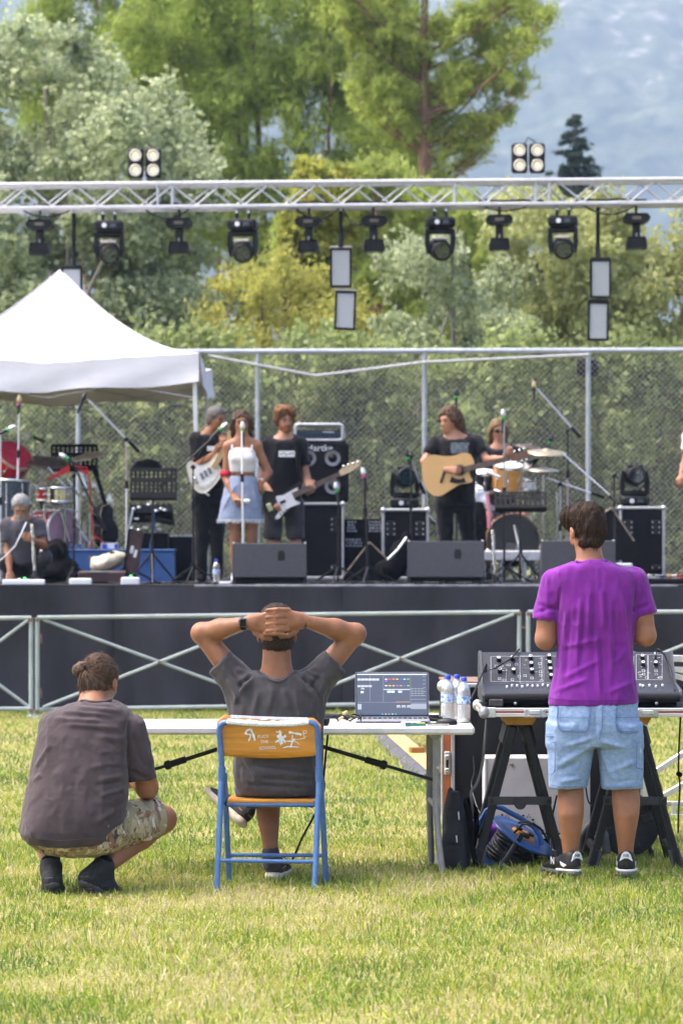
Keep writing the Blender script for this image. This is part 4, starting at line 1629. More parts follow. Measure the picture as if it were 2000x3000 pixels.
# guitarist with the white guitar
stand('boom stand with a black arm in front of the white guitar', 566, 31.0, 1368, boom=((643, 1262, .1), (497, 1400, -.05)), py_split=1480)
mic('microphone', 'silver microphone at the mouth of the grey haired guitarist', W(655, 1250, 31.1), (-.75, -.1, -.66), green_tape)
# left end
stand('silver and white microphone stand behind the crouching clarinet player', 47, 32.0, 1195, polem=silver_pole, py_split=1330, lean=.035)
mic('microphone', 'slim microphone with a pink ring under the edge of the tent', W(57, 1172, 32.0), (-.05, 0, -1), pink_tape, brass, .13)
stand('silver microphone stand at the left edge of the stage', 2, 31.6, 1272, polem=silver_pole)
mic('microphone', 'microphone tilted upward at the left edge of the photo', W(34, 1254, 31.6), (-.9, -.1, -.42), green_tape)
stand('thin microphone stand behind the dark cymbal', 122, 33.2, 1300, polem=pinkish)
mic('microphone', 'microphone pointing to the left above the dark cymbal', W(86, 1276, 33.2), (.9, 0, -.36), green_tape)
stand('tall boom stand with a red cable right of the tent leg', 371, 31.6, 1287, boom=((260, 1172, -.1), (380, 1296, .05)), polem=silver_pole, upper=pinkish, py_split=1420, boom_m=silver_pole)
mic('microphone', 'black microphone hanging from the tall boom under the tent edge', W(245, 1165, 31.5), (-.35, 0, -.94), None, mic_black, .16)
stand('short black stand by the drum pedals on the left', 217, 31.3, 1392, boom=((205, 1340, 0), (290, 1520, .1)), polem=dark_metal)
mic('microphone', 'microphone with a green ring above the red drum', W(187, 1337, 31.3), (.85, 0, -.5), green_tape)
# bass side
stand('short black microphone stand by the bass amplifier', 990, 31.4, 1438, base='tripod', py_split=1530)
mic('microphone', 'microphone facing up beside the neck of the bass guitar', W(984, 1427, 31.4), (.15, 0, -1), green_tape)
stand('black microphone stand under the head of the bass guitar', 1078, 31.0, 1396, lean=-.04, py_split=1500)
mic('microphone', 'microphone with a pink ring at the head of the bass guitar', W(1064, 1384, 31.0), (.2, 0, -1), pink_tape)
# acoustic guitar side
stand('black boom stand at the elbow of the acoustic guitarist', 1203, 31.8, 1336, boom=((1196, 1330, 0), (1232, 1415, .2)), py_split=1480, upper=dark_metal, boom_m=silver_pole)
mic('microphone', 'black microphone at the elbow of the acoustic guitarist', W(1192, 1330, 31.7), (.2, 0, -1), green_tape, mic_black, .1)
stand('grey microphone stand in front of the drummer', 1476, 30.9, 1226, polem=dark_metal, upper=M('grey_pole', (.25, .27, .33), .4, metal=.3), py_split=1440)
mic('microphone', 'white headed microphone right in front of the drummer', W(1473, 1213, 30.9), (0, .1, -1), green_tape)
stand('tall overhead boom stand right of the drums', 1662, 34.4, 1262, boom=((1570, 1137, 0), (1676, 1256, 0)), polem=pinkish, upper=dark_metal, py_split=1390, boom_m=silver_pole)
mic('microphone', 'thin black microphone hanging at the top of the overhead boom', W(1563, 1130, 34.4), (0, 0, -1), None, brass, .14)
stand('low boom stand with a level silver arm behind the man in purple', 1640, 34.0, 1418, boom=((1597, 1400, 0), (1735, 1446, 0)), polem=silver_pole, boom_m=silver_pole)
stand('black stand with a sloping grey arm right of the drums', 1798, 32.2, 1392, boom=((1655, 1325, .4), (1790, 1455, 0)), polem=dark_metal, boom_m=M('grey_pole', (.25, .27, .33), .4))
mic('microphone', 'small microphone with a green ring showing over the hair of the acoustic guitarist', W(1336, 1152, 35.0), (0, 0, -1), green_tape, mic_black, .12)
stand('stand hidden behind the acoustic guitarist', 1337, 35.0, 1180, polem=dark_metal)
mic('microphone', 'drum microphone with a green ring above the cymbals', W(1612, 1285, 34.3), (-.2, 0, -1), green_tape, mic_black, .1)
mic('microphone', 'drum microphone with a green ring clipped to the wooden tom', W(1494, 1312, 33.3), (.1, 0, -1), green_tape, mic_black, .09)

# ------------------------------------------------------------------ music stands
def music_stand(label, pxa, pxb, pya, pyb, d, px_pole, tilt=R(-18), holes=True):
	base = on_deck(px_pole, d)
	X, Z, s = DX(base)
	t = thing('music_stand', label, 'music stand', base, 0, 'black music stands')
	w, h = (pxb - pxa) / s, (pyb - pya) / s
	cx, cz = (X(pxa) + X(pxb)) / 2, (Z(pya) + Z(pyb)) / 2
	Rm = Euler((tilt, 0, 0)).to_matrix()
	# perforated desk: strips with gaps left as real holes
	desk = MB()
	nx, rows = 10, (.34, .22, -.02, -.14, -.26)
	zs = sorted([-.5, .5] + [r_ - .045 for r_ in rows] + [r_ + .045 for r_ in rows]) if holes else [-.5, .5]
	for i in range(len(zs) - 1):
		z0, z1 = zs[i], zs[i + 1]
		mid = (z0 + z1) / 2
		hole = holes and any(abs(mid - r_) < .02 for r_ in rows)
		if not hole:
			desk.box(Vector((cx, 0, cz)) + Rm @ Vector((0, 0, mid * h)), (w, .006, (z1 - z0) * h), Rm)
		else:
			for k in range(nx + 1):
				f = -.5 + k / nx
				desk.box(Vector((cx, 0, cz)) + Rm @ Vector((f * w * .97, 0, mid * h)), (w * .055, .0058, (z1 - z0) * h), Rm)
	desk.build('desk', black_matte, t)
	MB().box(Vector((cx, 0, cz)) + Rm @ Vector((0, .03, -.49 * h)), (w, .06, .012), Rm).build('ledge', black_matte, t)
	MB().cyl((0, 0, .35), (cx * .8, .02, cz), .012, n=8).build('pole', dark_metal, t)
	MB().cyl((0, 0, .1), (0, 0, .42), .018, n=8).build('lower_tube', dark_metal, t)
	for a in (35, 155, 275):
		MB().cyl((0, 0, .3), (math.cos(R(a)) * .28, math.sin(R(a)) * .28, .012), .01, n=6).build('leg', dark_metal, t)
music_stand('black perforated music stand beside the brown case', 382, 518, 1368, 1462, 30.9, 446, R(-20))
music_stand('black perforated music stand in front of the drum kit', 1448, 1598, 1432, 1496, 30.7, 1524, R(-42))
music_stand('black music stand far back under the tent', 150, 286, 1300, 1378, 34.0, 220, R(-12))

# ------------------------------------------------------------------ drums
def drum(parent, name, c, axis, r, L, shellm, headm, hoop=None, lugs=8):
	"""shell with two hoops, heads and lugs"""
	axis = Vector(axis).normalized()
	c = Vector(c)
	s = MB().lathe([(r, -L / 2), (r * 1.004, 0), (r, L / 2)], c, axis, 26, False, False).build(name, shellm, parent)
	for sg in (-1, 1):
		MB().disc(c + axis * sg * (L / 2 + .002), axis * sg, r * .99, 26).build('drum_head', headm, s)
		MB().lathe([(r * 1.0, -.016), (r * 1.05, -.016), (r * 1.05, .014), (r * 1.0, .014)], c + axis * sg * L / 2, axis, 26, False, False).build('hoop', hoop or chrome, s)
	u, w, a = ortho(axis)
	for i in range(lugs):
		an = 2 * math.pi * i / lugs
		p = c + (u * math.cos(an) + w * math.sin(an)) * (r * 1.03)
		MB().cyl(p - axis * L * .44, p + axis * L * .44, .005, n=6).build('tension_rod', chrome, s)
		MB().ball(p, .014, 8, 5).build('lug', chrome, s)
	return s
def cymbal(parent, c, axis, r, m, name='cymbal'):
	return MB().lathe([(.004, .035), (.03, .03), (.05, .012), (r * .6, .004), (r, -.012), (r, -.014), (r * .6, .001), (.05, .009), (.004, .03)], c, axis, 30, False, False).build(name, m, parent)
def tripod(parent, p, h, m=None, spread=.28, r=.013):
	p = Vector(p)
	MB().cyl(p + Vector((0, 0, .06)), p + Vector((0, 0, h)), r, n=8).build('stand_pole', m or chrome, parent)
	for a in (80, 200, 320):
		dv = Vector((math.cos(R(a)), math.sin(R(a)), 0)) * spread
		MB().cyl(p + Vector((0, 0, .36)), p + dv + Vector((0, 0, .015)), .011, n=6).build('stand_leg', m or chrome, parent)
		MB().cyl(p + Vector((0, 0, .16)), p + dv * .55 + Vector((0, 0, .17)), .007, n=6).build('stand_brace', m or chrome, parent)
bronze = M('bronze', (.45, .36, .24), .35, metal=.7, var=.2, scale=30)
dark_bronze = M('dark_bronze', (.10, .075, .06), .4, metal=.5, var=.3, scale=20)
skin_head = M('drum_skin', (.78, .76, .74), .5, var=.05)
pink_head = M('pink_skin', (.55, .33, .40), .4, var=.15, scale=4)
wood_shell = M('wood_shell', (.62, .30, .07), .3, var=.2, scale=9, stretch=(1, 1, 6), coat=.4)
black_shell = M('black_shell', (.015, .017, .022), .25, var=.2, coat=.4)

def kit_left():
	b = on_deck(120, 32.4)
	X, Z, s = DX(b)
	t = thing('drum_kit', 'red and black drum kit under the white tent', 'drum kit', b)
	P = lambda px, py, dy=0: Vector((X(px), dy, Z(py)))
	drum(t, 'floor_tom', P(38, 1480, -.4), (0, .08, 1), .21, .46, black_shell, skin_head)
	drum(t, 'bass_drum', P(146, 1552, .25), (.7, -.7, .0), .2, .36, M('red_shell', (.34, .012, .03), .25, var=.2, coat=.4), pink_head, hoop=white_paint)
	drum(t, 'tom', P(30, 1352, .1), (.45, -.55, .6), .19, .2, red_lacquer, M('red_skin', (.4, .02, .05), .35, var=.2), hoop=wood_edge)
	drum(t, 'snare_drum', P(178, 1448, -.1), (0, -.1, 1), .13, .14, chrome, skin_head)
	drum(t, 'small_tom', P(132, 1448, 0), (0, -.1, 1), .085, .12, M('red_plain', (.62, .02, .02), .35, var=.1), skin_head)
	cymbal(t, P(130, 1350, .15), (.12, -.3, 1), .24, dark_bronze)
	cymbal(t, P(250, 1332, .3), (-.2, -.25, 1), .17, bronze)
	# red wedge shaped pads on arms
	for (a, bb, c) in (((132, 1412), (205, 1362), (208, 1384)), ((150, 1440), (140, 1432), (160, 1432)), ((228, 1372), (262, 1380), (258, 1392))):
		MB().prism([(X(a[0]), Z(a[1])), (X(bb[0]), Z(bb[1])), (X(c[0]), Z(c[1]))], (0, -.15, 0), (1, 0, 0), (0, 0, 1), -.07).build('red_pad', red_lacquer, t)
	for (px, h) in ((170, .7), (232, .95), (246, .62), (205, .5), (130, .8), (188, .85), (262, .7), (98, .75), (220, .4)):
		tripod(t, (X(px), random.uniform(-.15, .3), 0), h)
	for (a, c) in (((143, 1370), (208, 1440)), ((150, 1475), (230, 1500)), ((200, 1400), (245, 1470)), ((215, 1520), (262, 1590)), ((180, 1500), (205, 1585)), ((240, 1440), (236, 1590)), ((95, 1420), (140, 1440))):
		MB().tube([P(*a, -.1), P(*c, -.05)], .013, 8).build('cymbal_arm', chrome, t)
	MB().tube([P(236, 1385), P(252, 1432)], .024, 8).build('hi_hat_clutch', chrome, t)
	MB().box(P(225, 1585, 0), (.12, .3, .04), (R(20), 0, 0)).build('pedal', chrome, t)
	MB().box(P(255, 1600, .05), (.1, .26, .05), (R(30), 0, .3)).build('pedal', chrome, t)
	# curled red cable on the drum hardware
	c = thing('red_cable', 'red cable hanging down the left drum hardware', 'cable', b + P(275, 1600))
	pts = [P(225, 1368), P(262, 1372), P(272, 1420), P(274, 1500), P(282, 1560)] + [P(290, 1595) + Vector((.055 * math.cos(a), 0, .07 * math.sin(a))) for a in np.linspace(1.6, 12, 26)]
	MB().tube([p - P(275, 1600) + Vector((0, -.3, 0)) for p in pts], .008, 6).build('cord', red_lacquer, c)
kit_left()

def kit_right():
	b = on_deck(1500, 33.6)
	X, Z, s = DX(b)
	t = thing('drum_kit', 'honey wood drum kit in front of the drummer with sunglasses', 'drum kit', b)
	P = lambda px, py, dy=0: Vector((X(px), dy, Z(py)))
	drum(t, 'tom', P(1485, 1396, 0), (.08, -.35, 1), .155, .27, wood_shell, skin_head)
	MB().box(P(1492, 1378, -.158), (.04, .006, .035), bev=.003).build('badge', M('badge_cream', (.7, .65, .5), .4), t)
	drum(t, 'side_tom', P(1418, 1408, .1), (0, -.3, 1), .12, .2, black_shell, skin_head)
	drum(t, 'snare_drum', P(1542, 1418, .1), (0, -.1, 1), .1, .1, M('pearl', (.75, .75, .76), .3), skin_head)
	drum(t, 'bass_drum', P(1500, 1580, .1), (0, 1, .05), .27, .36, wood_shell, M('dark_skin', (.02, .02, .022), .4), hoop=M('hoop_brown', (.06, .03, .015), .4))
	cymbal(t, P(1602, 1322, .1), (.05, -.2, 1), .22, bronze)
	cymbal(t, P(1560, 1305, .4), (.2, -.15, 1), .18, dark_bronze)
	cymbal(t, P(1590, 1374, .05), (.02, -.12, 1), .18, M('pale_bronze', (.62, .6, .52), .3, metal=.6, var=.1))
	cymbal(t, P(1590, 1381, .05), (-.02, .1, -1), .18, bronze)
	cymbal(t, P(1545, 1358, .3), (-.5, -.3, .8), .15, black_shell, 'tom_mute')
	for (px, h, dy) in ((1590, 1.15, .05), (1636, .95, .3), (1560, .8, .2), (1440, .8, .25), (1246, .9, -.4), (1290, .6, -.3)):
		tripod(t, (X(px), dy, 0), h, spread=.34)
	for (a, c) in (((1500, 1538), (1515, 1600)), ((1340, 1540), (1352, 1580)), ((1460, 1400), (1420, 1385)), ((1250, 1510), (1300, 1560))):
		MB().tube([P(*a, -.35), P(*c, -.3)], .016, 8).build('hardware_bar', chrome, t)
	MB().box(P(1495, 1612, -.35), (.16, .32, .05), (R(22), 0, 0)).build('pedal', chrome, t)
	r = thing('drum_riser', 'low riser edge with a silver front under the honey wood drums', 'platform', on_deck(1500, 32.2))
	X2, Z2, s2 = DX(on_deck(1500, 32.2))
	MB().box((X2(1500), .9, Z2(1628)), (.72, 1.8, .1), bev=.008).build('front', M('riser', (.55, .54, .55), .5, metal=.3, var=.2, scale=12), r)
	for sx in (-.3, -.1, .12, .3):
		MB().box((sx, .05, .12), (.05, .05, .22)).build('leg', galv, r)
kit_right()

# ------------------------------------------------------------------ loose things on the deck
def guitar_on_stand():
	b = on_deck(330, 32.8)
	X, Z, s = DX(b)
	t = thing('guitar', 'black guitar with gold binding resting on a stand under the tent', 'guitar', b)
	P = lambda px, py, dy=0: Vector((X(px), dy, Z(py)))
	o = [(-.13, 0), (-.14, .1), (-.09, .2), (-.11, .3), (-.06, .38), (.06, .38), (.11, .3), (.09, .2), (.14, .1), (.13, 0), (.06, -.05), (-.06, -.05)]
	Rm = Euler((0, R(-14), R(55))).to_matrix()
	c = P(326, 1585)
	MB().prism(o, c, Rm @ Vector((1, 0, 0)), Rm @ Vector((0, 0, 1)), -.1, bev=.008).build('body', black_shell, t)
	k = [Rm @ Vector((p[0] * 1.01, -.002, p[1] * 1.01)) + c for p in o]
	MB().tube(k, .006, 6, closed=True).build('binding', brass, t)
	MB().tube([P(322, 1520), P(284, 1395)], .022, 8).build('neck', black_matte, t)
	MB().box(P(281, 1382), (.06, .03, .13), (0, R(-14), 0), bev=.01).build('headstock', black_matte, t)
	MB().tube([P(300, 1640, -.1), P(318, 1600, 0), P(345, 1640, -.1)], .01, 6).build('stand', dark_metal, t)
guitar_on_stand()

def keyboard_rack():
	b = on_deck(440, 32.4)
	X, Z, s = DX(b)
	t = thing('equipment_rack', 'black rack of audio gear with silver knobs behind the music stand', 'audio rack', b)
	P = lambda px, py, dy=0: Vector((X(px), dy, Z(py)))
	MB().box((0, .2, Z(1590) / 2 + .05), (.36, .4, Z(1590) + .1), bev=.01).build('rack_body', case_black, t)
	MB().box(P(445, 1505, 0), (.44, .35, .1), (R(-15), 0, 0), bev=.012).build('mixer', black_plastic, t)
	MB().box(P(470, 1525, -.15), (.3, .2, .05), (0, R(12), 0), bev=.01).build('tray', black_matte, t)
	for (px, py) in ((396, 1492), (412, 1488), (462, 1498), (476, 1492), (486, 1496), (440, 1480)):
		MB().ball(P(px, py, -.19), (.03, .02, .022), 8, 6).build('knob', chrome, t)
	for (px, py) in ((404, 1520), (430, 1545), (470, 1550), (452, 1520)):
		MB().box(P(px, py, -.2), (.05, .01, .02)).build('label_plate', aluminium, t)
	MB().lathe([(.0, .09), (.12, .05), (.16, 0)], P(428, 1366, .3), (0, -.2, 1), 20).build('round_drum_top', black_matte, t)
	MB().tube([P(455, 1500, -.22), P(456, 1545, -.26), P(446, 1600, -.28), P(444, 1660, -.25)], .012, 6).build('blue_cable', M('blue_cable', (.02, .12, .35), .5), t)
	MB().tube([P(395, 1490, -.2), P(380, 1560, -.2), P(376, 1640, -.15)], .014, 6).build('leg', galv, t)
keyboard_rack()

def blue_chest():
	b = on_deck(350, 31.9)
	X, Z, s = DX(b)
	t = thing('storage_box', 'long blue folding storage box behind the brown case', 'box', b)
	bl = M('blue_vinyl', (.045, .115, .31), .55, var=.12, scale=6, bump=.15, bscale=40)
	w, h = (512 - 190) / s, Z(1616)
	MB().prism([(-w / 2 + .03, 0), (w / 2 - .0, 0), (w / 2 - .01, h), (-w / 2, h)], (0, 0, 0), (1, 0, 0), (0, 0, 1), -.35, bev=.006).build('body', bl, t)
	MB().box((0, .175, h + .012), (w + .01, .37, .024), bev=.008).build('lid', bl, t)
	MB().box((.3, -.006, h * .7), (.12, .006, .012)).build('stitched_strap', M('blue_dark', (.02, .06, .2), .6), t)
	for (px, m) in ((308, (.5, .5, .55)), (335, (.05, .06, .4)), (325, (.6, .6, .65))):
		pass
	c = thing('drink_carton', 'small blue and white carton on the blue box', 'carton', b + Vector((X(320), .1, h + .026)))
	MB().box((0, 0, .03), (.17, .08, .06), bev=.004).build('box', M('carton_white', (.6, .62, .68), .5, var=.2, scale=30), c)
	MB().box((-.05, -.042, .03), (.05, .004, .05)).build('print', M('carton_blue', (.03, .05, .4), .5), c)
	MB().box((.065, -.042, .03), (.03, .004, .05)).build('print', M('carton_blue', (.03, .05, .4), .5), c)
blue_chest()

def brown_case():
	b = on_deck(330, 31.0)
	X, Z, s = DX(b)
	P = lambda px, py, dy=0: Vector((X(px), dy, Z(py)))
	m = M('brown_leather', (.06, .028, .03), .5, var=.2, scale=10, bump=.2)
	t = thing('instrument_case', 'dark brown instrument case lying open with its lid upright', 'case', b)
	MB().box((X(300), .15, .065), (.48, .3, .12), bev=.015).build('tray', m, t)
	MB().prism([(X(362), Z(1686)), (X(398), Z(1690)), (X(418), Z(1560)), (X(376), Z(1549))], (0, .1, 0), (1, 0, 0), (0, 0, 1), -.1, bev=.008).build('lid', m, t)
	MB().prism([(X(358), Z(1684)), (X(364), Z(1686)), (X(379), Z(1551)), (X(374), Z(1551))], (0, .08, 0), (1, 0, 0), (0, 0, 1), -.14).build('lid_lining', black_matte, t)
	for (px, py) in ((385, 1610), (395, 1622)):
		MB().box(P(px, py, .094), (.03, .004, .075), (0, R(12), 0)).build('sticker', M('worn_sticker', (.65, .65, .66), .6, var=.4, scale=60), t)
	for (px, py) in ((384, 1548), (404, 1553)):
		MB().ball(P(px, py, .1), .016, 8, 5).build('corner_cap', chrome, t)
	MB().box(P(290, 1674, -.004), (.2, .012, .015)).build('hinge', chrome, t)
	# goatskin bag pipe
	g = thing('bagpipe', 'cream goatskin bagpipe lying beside the brown case', 'bagpipe', on_deck(315, 31.4))
	X2, Z2, s2 = DX(on_deck(315, 31.4))
	Q = lambda px, py, dy=0: Vector((X2(px), dy, Z2(py)))
	sd = SDF()
	sd.ell(Q(312, 1648), (.16, .12, .085), .03, rot=(0, R(-18), 0)).ell(Q(345, 1635), (.1, .09, .07), .04).cap(Q(290, 1662), Q(276, 1640), .05, .03, .04)
	solid('skin_bag', sd, .012, M('goatskin', (.62, .56, .42), .9, var=.25, scale=9, bump=.4, bscale=30), g, 1, None, [((18, 18, 18), .008, 3)])
	MB().cyl(Q(274, 1642), Q(260, 1632), .02, .014, 8).build('pipe', M('horn_brown', (.2, .1, .05), .5), g)
	MB().box(Q(332, 1620, -.05), (.06, .05, .03), bev=.01).build('tie', black_cloth, g)
brown_case()

def strip(label, pxa, pxb, d, h=.05, depth=.07, plugs=True, cat='power strip'):
	b = on_deck((pxa + pxb) / 2, d)
	X, Z, s = DX(b)
	t = thing('power_strip', label, cat, b, 0, 'white power strips on the stage edge')
	w = (pxb - pxa) / s
	MB().box((0, depth / 2, h / 2), (w, depth, h), bev=.008).build('body', white_paint, t)
	for i in range(4):
		MB().cyl((-w * .36 + i * w * .24, depth / 2, h - .004), (-w * .36 + i * w * .24, depth / 2, h + .003), .018, n=10).build('socket', M('socket_grey', (.3, .3, .32), .6), t)
	if plugs:
		MB().box((w * .2, depth / 2, h + .02), (.035, .035, .04), bev=.006).build('plug', black_plastic, t)
		MB().box((w * .02, depth / 2 - .01, h + .012), (.02, .02, .02)).build('indicator', green_led, t)
	MB().tube([(-w / 2, depth / 2, .02), (-w / 2 - .08, depth / 2 + .03, .02), (-w / 2 - .14, .2, .02)], .006, 6).build('cord', black_plastic, t)
strip('long white power strip in front of the clarinet player', 8, 131, 30.15, .05)
strip('white power strip with a beige cable left of the brown case', 203, 268, 30.2, .06, .09, False)
strip('white power strip with green lights before the blue box', 355, 409, 30.2, .07, .09)
strip('white power strip beside the water bottle on the stage', 640, 678, 30.4, .03, .1, False)

def soft(name, label, cat, d, px0, shape, h, mat, noise=None, parts=None):
	b = on_deck(px0, d)
	X, Z, s = DX(b)
	t = thing(name, label, cat, b)
	sd = SDF()
	for (px, py, dy, rx, ry, rz) in shape:
		sd.ell((X(px), dy, Z(py)), (rx, ry, rz), .05)
	sd.clip((0, 0, .003), (0, 0, -1))
	solid('bag_body', sd, h, mat, t, 1, None, noise or [((14, 14, 14), .012, 5)])
	return t, (lambda px, py, dy=0: Vector((X(px), dy, Z(py))))
t, P = soft('gig_bag', 'black gig bag slumped beside the clarinet player', 'bag', 31.5, 170, [(165, 1625, 0, .12, .15, .16), (185, 1665, 0, .16, .18, .1), (150, 1680, -.1, .17, .16, .09), (205, 1690, -.1, .12, .12, .05)], .016, black_cloth)
MB().tube([P(150, 1600, -.14), P(175, 1590, -.16), P(190, 1620, -.17)], .012, 6).build('strap', black_matte, t)
t, P = soft('gig_bag', 'black padded bag leaning beside the middle floor monitor', 'bag', 31.2, 1150, [(1172, 1630, 0, .1, .12, .16), (1140, 1670, 0, .14, .13, .11), (1190, 1600, .1, .06, .08, .14)], .016, black_cloth)
MB().tube([P(1190, 1575, -.06), P(1165, 1610, -.12), P(1135, 1640, -.13)], .014, 6).build('zip_line', aluminium, t)
t, P = soft('towel', 'crumpled white towel hanging on the drum hardware', 'towel', 33.0, 1405, [(1400, 1452, 0, .07, .06, .1), (1415, 1470, 0, .07, .05, .06), (1392, 1435, 0, .04, .05, .05)], .012, M('towel_white', (.8, .8, .82), .9, var=.06, bump=.3), [((20, 20, 20), .012, 6)])
t, P = soft('cloth_bag', 'dark bag with a pink strap hanging left of the drummer', 'bag', 32.9, 1405, [(1402, 1525, 0, .09, .08, .2), (1400, 1600, 0, .08, .08, .2)], .016, black_cloth)
MB().tube([P(1425, 1450, -.06), P(1432, 1500, -.08), P(1430, 1545, -.08)], .02, 8).build('strap', M('pink_strap', (.5, .18, .24), .7), t)

def clarinet(name, label, p0, p1, parent_loc, bell=True):
	a, c = Vector(p0) - parent_loc, Vector(p1) - parent_loc
	t = thing(name, label, 'clarinet', parent_loc)
	L = (c - a).length
	u = (c - a) / L
	MB().lathe([(.006, 0), (.009, .03), (.013, .08), (.015, .1), (.0145, L * .5), (.016, L * .52), (.015, L - .1), (.024, L - .03), (.036, L)], a, u, 14).build('tube', M('grenadilla', (.02, .018, .018), .3, var=.2), t)
	keym = M('key_silver', (.72, .7, .66), .25, metal=.9, var=.15)
	pr, w, _ = ortho(u)
	for i in range(22):
		f = .14 + .74 * i / 21
		q = a + u * (L * f) + Vector((0, -.018, 0)) + Vector((random.uniform(-.006, .006), 0, 0))
		MB().ball(q, (.011, .006, .013), 8, 5).build('key', keym, t)
	for f0, f1 in ((.15, .45), (.52, .86)):
		MB().cyl(a + u * L * f0 + Vector((.015, -.006, 0)), a + u * L * f1 + Vector((.015, -.006, 0)), .004, n=6).build('key_rod', keym, t)
	for f in (.1, .5, .87):
		MB().cyl(a + u * L * f, a + u * (L * f + .014), .018, n=14).build('ring', keym, t)
	return t
b = on_deck(1447, 30.8)
clarinet('clarinet', 'silver keyed clarinet standing upright before the drum riser', W(1441, 1535, 30.8), W(1447, 1702, 30.8), b)

def bottle(name, label, base, s=1.0, cat='bottle', capm=None, group=None):
	"""clear ribbed water bottle"""
	t = thing(name, label, cat, base, random.uniform(0, 6), group)
	pet = MATS.get('pet')
	if pet is None:
		pet = bpy.data.materials.new('pet')
		pet.use_nodes = True
		nt = pet.node_tree
		p = _pr(pet)
		p.inputs['Base Color'].default_value = (.93, .96, 1, 1)
		p.inputs['Roughness'].default_value = .06
		p.inputs['IOR'].default_value = 1.33
		p.inputs['Transmission Weight'].default_value = .93
		n = nt.nodes.new('ShaderNodeTexNoise')
		n.inputs['Scale'].default_value = 60
		bp = nt.nodes.new('ShaderNodeBump')
		bp.inputs['Strength'].default_value = .5
		bp.inputs['Distance'].default_value = .01
		nt.links.new(n.outputs['Fac'], bp.inputs['Height'])
		nt.links.new(bp.outputs[0], p.inputs['Normal'])
		MATS['pet'] = pet
	prof = [(.022, 0), (.031, .004), (.033, .02)]
	z = .03
	while z < .085:
		prof += [(.0325, z), (.0305, z + .005), (.0325, z + .01)]
		z += .013
	prof += [(.0325, .09), (.0325, .135), (.0305, .14), (.0325, .146), (.032, .16), (.026, .178), (.016, .193), (.0125, .198), (.0125, .206)]
	prof = [(r * s, z * s) for r, z in prof]
	MB().lathe(prof, (0, 0, 0), (0, 0, 1), 22).build('bottle_body', pet, t)
	MB().lathe([(.0145 * s, .204 * s), (.015 * s, .206 * s), (.0148 * s, .221 * s), (.012 * s, .223 * s)], (0, 0, 0), (0, 0, 1), 16).build('cap', capm or M('cap_blue', (.015, .06, .5), .4, var=.05), t)
	lab = M('bottle_label', (.75, .82, .9), .4, var=.2, scale=70, col2=(.05, .25, .7), lo=.5, hi=.56)
	MB().lathe([(.0333 * s, .094 * s), (.0333 * s, .13 * s)], (0, 0, 0), (0, 0, 1), 22, False, False).build('label', lab, t)
	return t
bottle('water_bottle', 'small water bottle with a blue cap on the stage left of the singer', on_deck(634, 30.45), 1.1)

def pedal_board():
	b = on_deck(1925, 30.4)
	X, Z, s = DX(b)
	t = thing('pedal_board', 'dark effects board with small coloured pedals at the right stage edge', 'pedal board', b)
	MB().box((.1, .15, .03), (.55, .3, .05), bev=.01).build('board', black_matte, t)
	cols = [(.5, .06, .05), (.6, .6, .62), (.35, .35, .4), (.1, .12, .2), (.45, .25, .15), (.6, .58, .55)]
	for i in range(8):
		c = cols[i % 6]
		MB().box((-.12 + .06 * i, .1 + .06 * (i % 2), .075), (.045, .08, .04), bev=.006).build('pedal', M('pedal_%d' % (i % 6), c, .4, var=.1), t)
	MB().tube([(-.15, 0, .07), (-.05, -.03, .09), (.1, -.02, .07), (.25, -.03, .09), (.35, .02, .06)], .006, 6).build('patch_cable', black_plastic, t)
pedal_board()
# cables lying on the stage edge
for i, (pxs, lb) in enumerate((((415, 470, 540, 600, 640), 'tangled black cable on the stage edge before the boom stand'), ((905, 960, 1010, 1080, 1190), 'black cable on the stage edge between the two floor monitors'),
							  ((1210, 1270, 1330, 1390, 1440), 'black cable lying in front of the middle floor monitor'))):
	b = on_deck(pxs[0], 30.12)
	t = thing('stage_cable', lb, 'cable', b)
	pts = [on_deck(px, 30.1 + .05 * math.sin(px)) - b + Vector((0, 0, .012 + .012 * abs(math.sin(px * .7)))) for px in np.linspace(pxs[0], pxs[-1], 40)]
	MB().tube(pts, .009, 6).build('cord', black_plastic, t)

# ------------------------------------------------------------------ front of house: table, chair, console
def ribbon(mb, pts, w, surf):
	"""a painted stroke laid on a surface: pts 2D, surf maps 2D to the point just above the surface"""
	pts = [Vector((p[0], p[1], 0)) for p in pts]
	q = []
	for i in range(len(pts) - 1):
		for k in range(3):
			q.append(pts[i].lerp(pts[i + 1], k / 3))
	q.append(pts[-1])
	vs = []
	for i, p in enumerate(q):
		t = (q[min(i + 1, len(q) - 1)] - q[max(i - 1, 0)])
		t = t.normalized() if t.length > 1e-9 else Vector((1, 0, 0))
		nrm = Vector((-t.y, t.x, 0)) * w * .5 * random.uniform(.55, 1.25)
		vs += [surf(p.x + nrm.x, p.y + nrm.y), surf(p.x - nrm.x, p.y - nrm.y)]
	mb.add(vs, [(2 * i, 2 * i + 1, 2 * i + 3, 2 * i + 2) for i in range(len(q) - 1)])

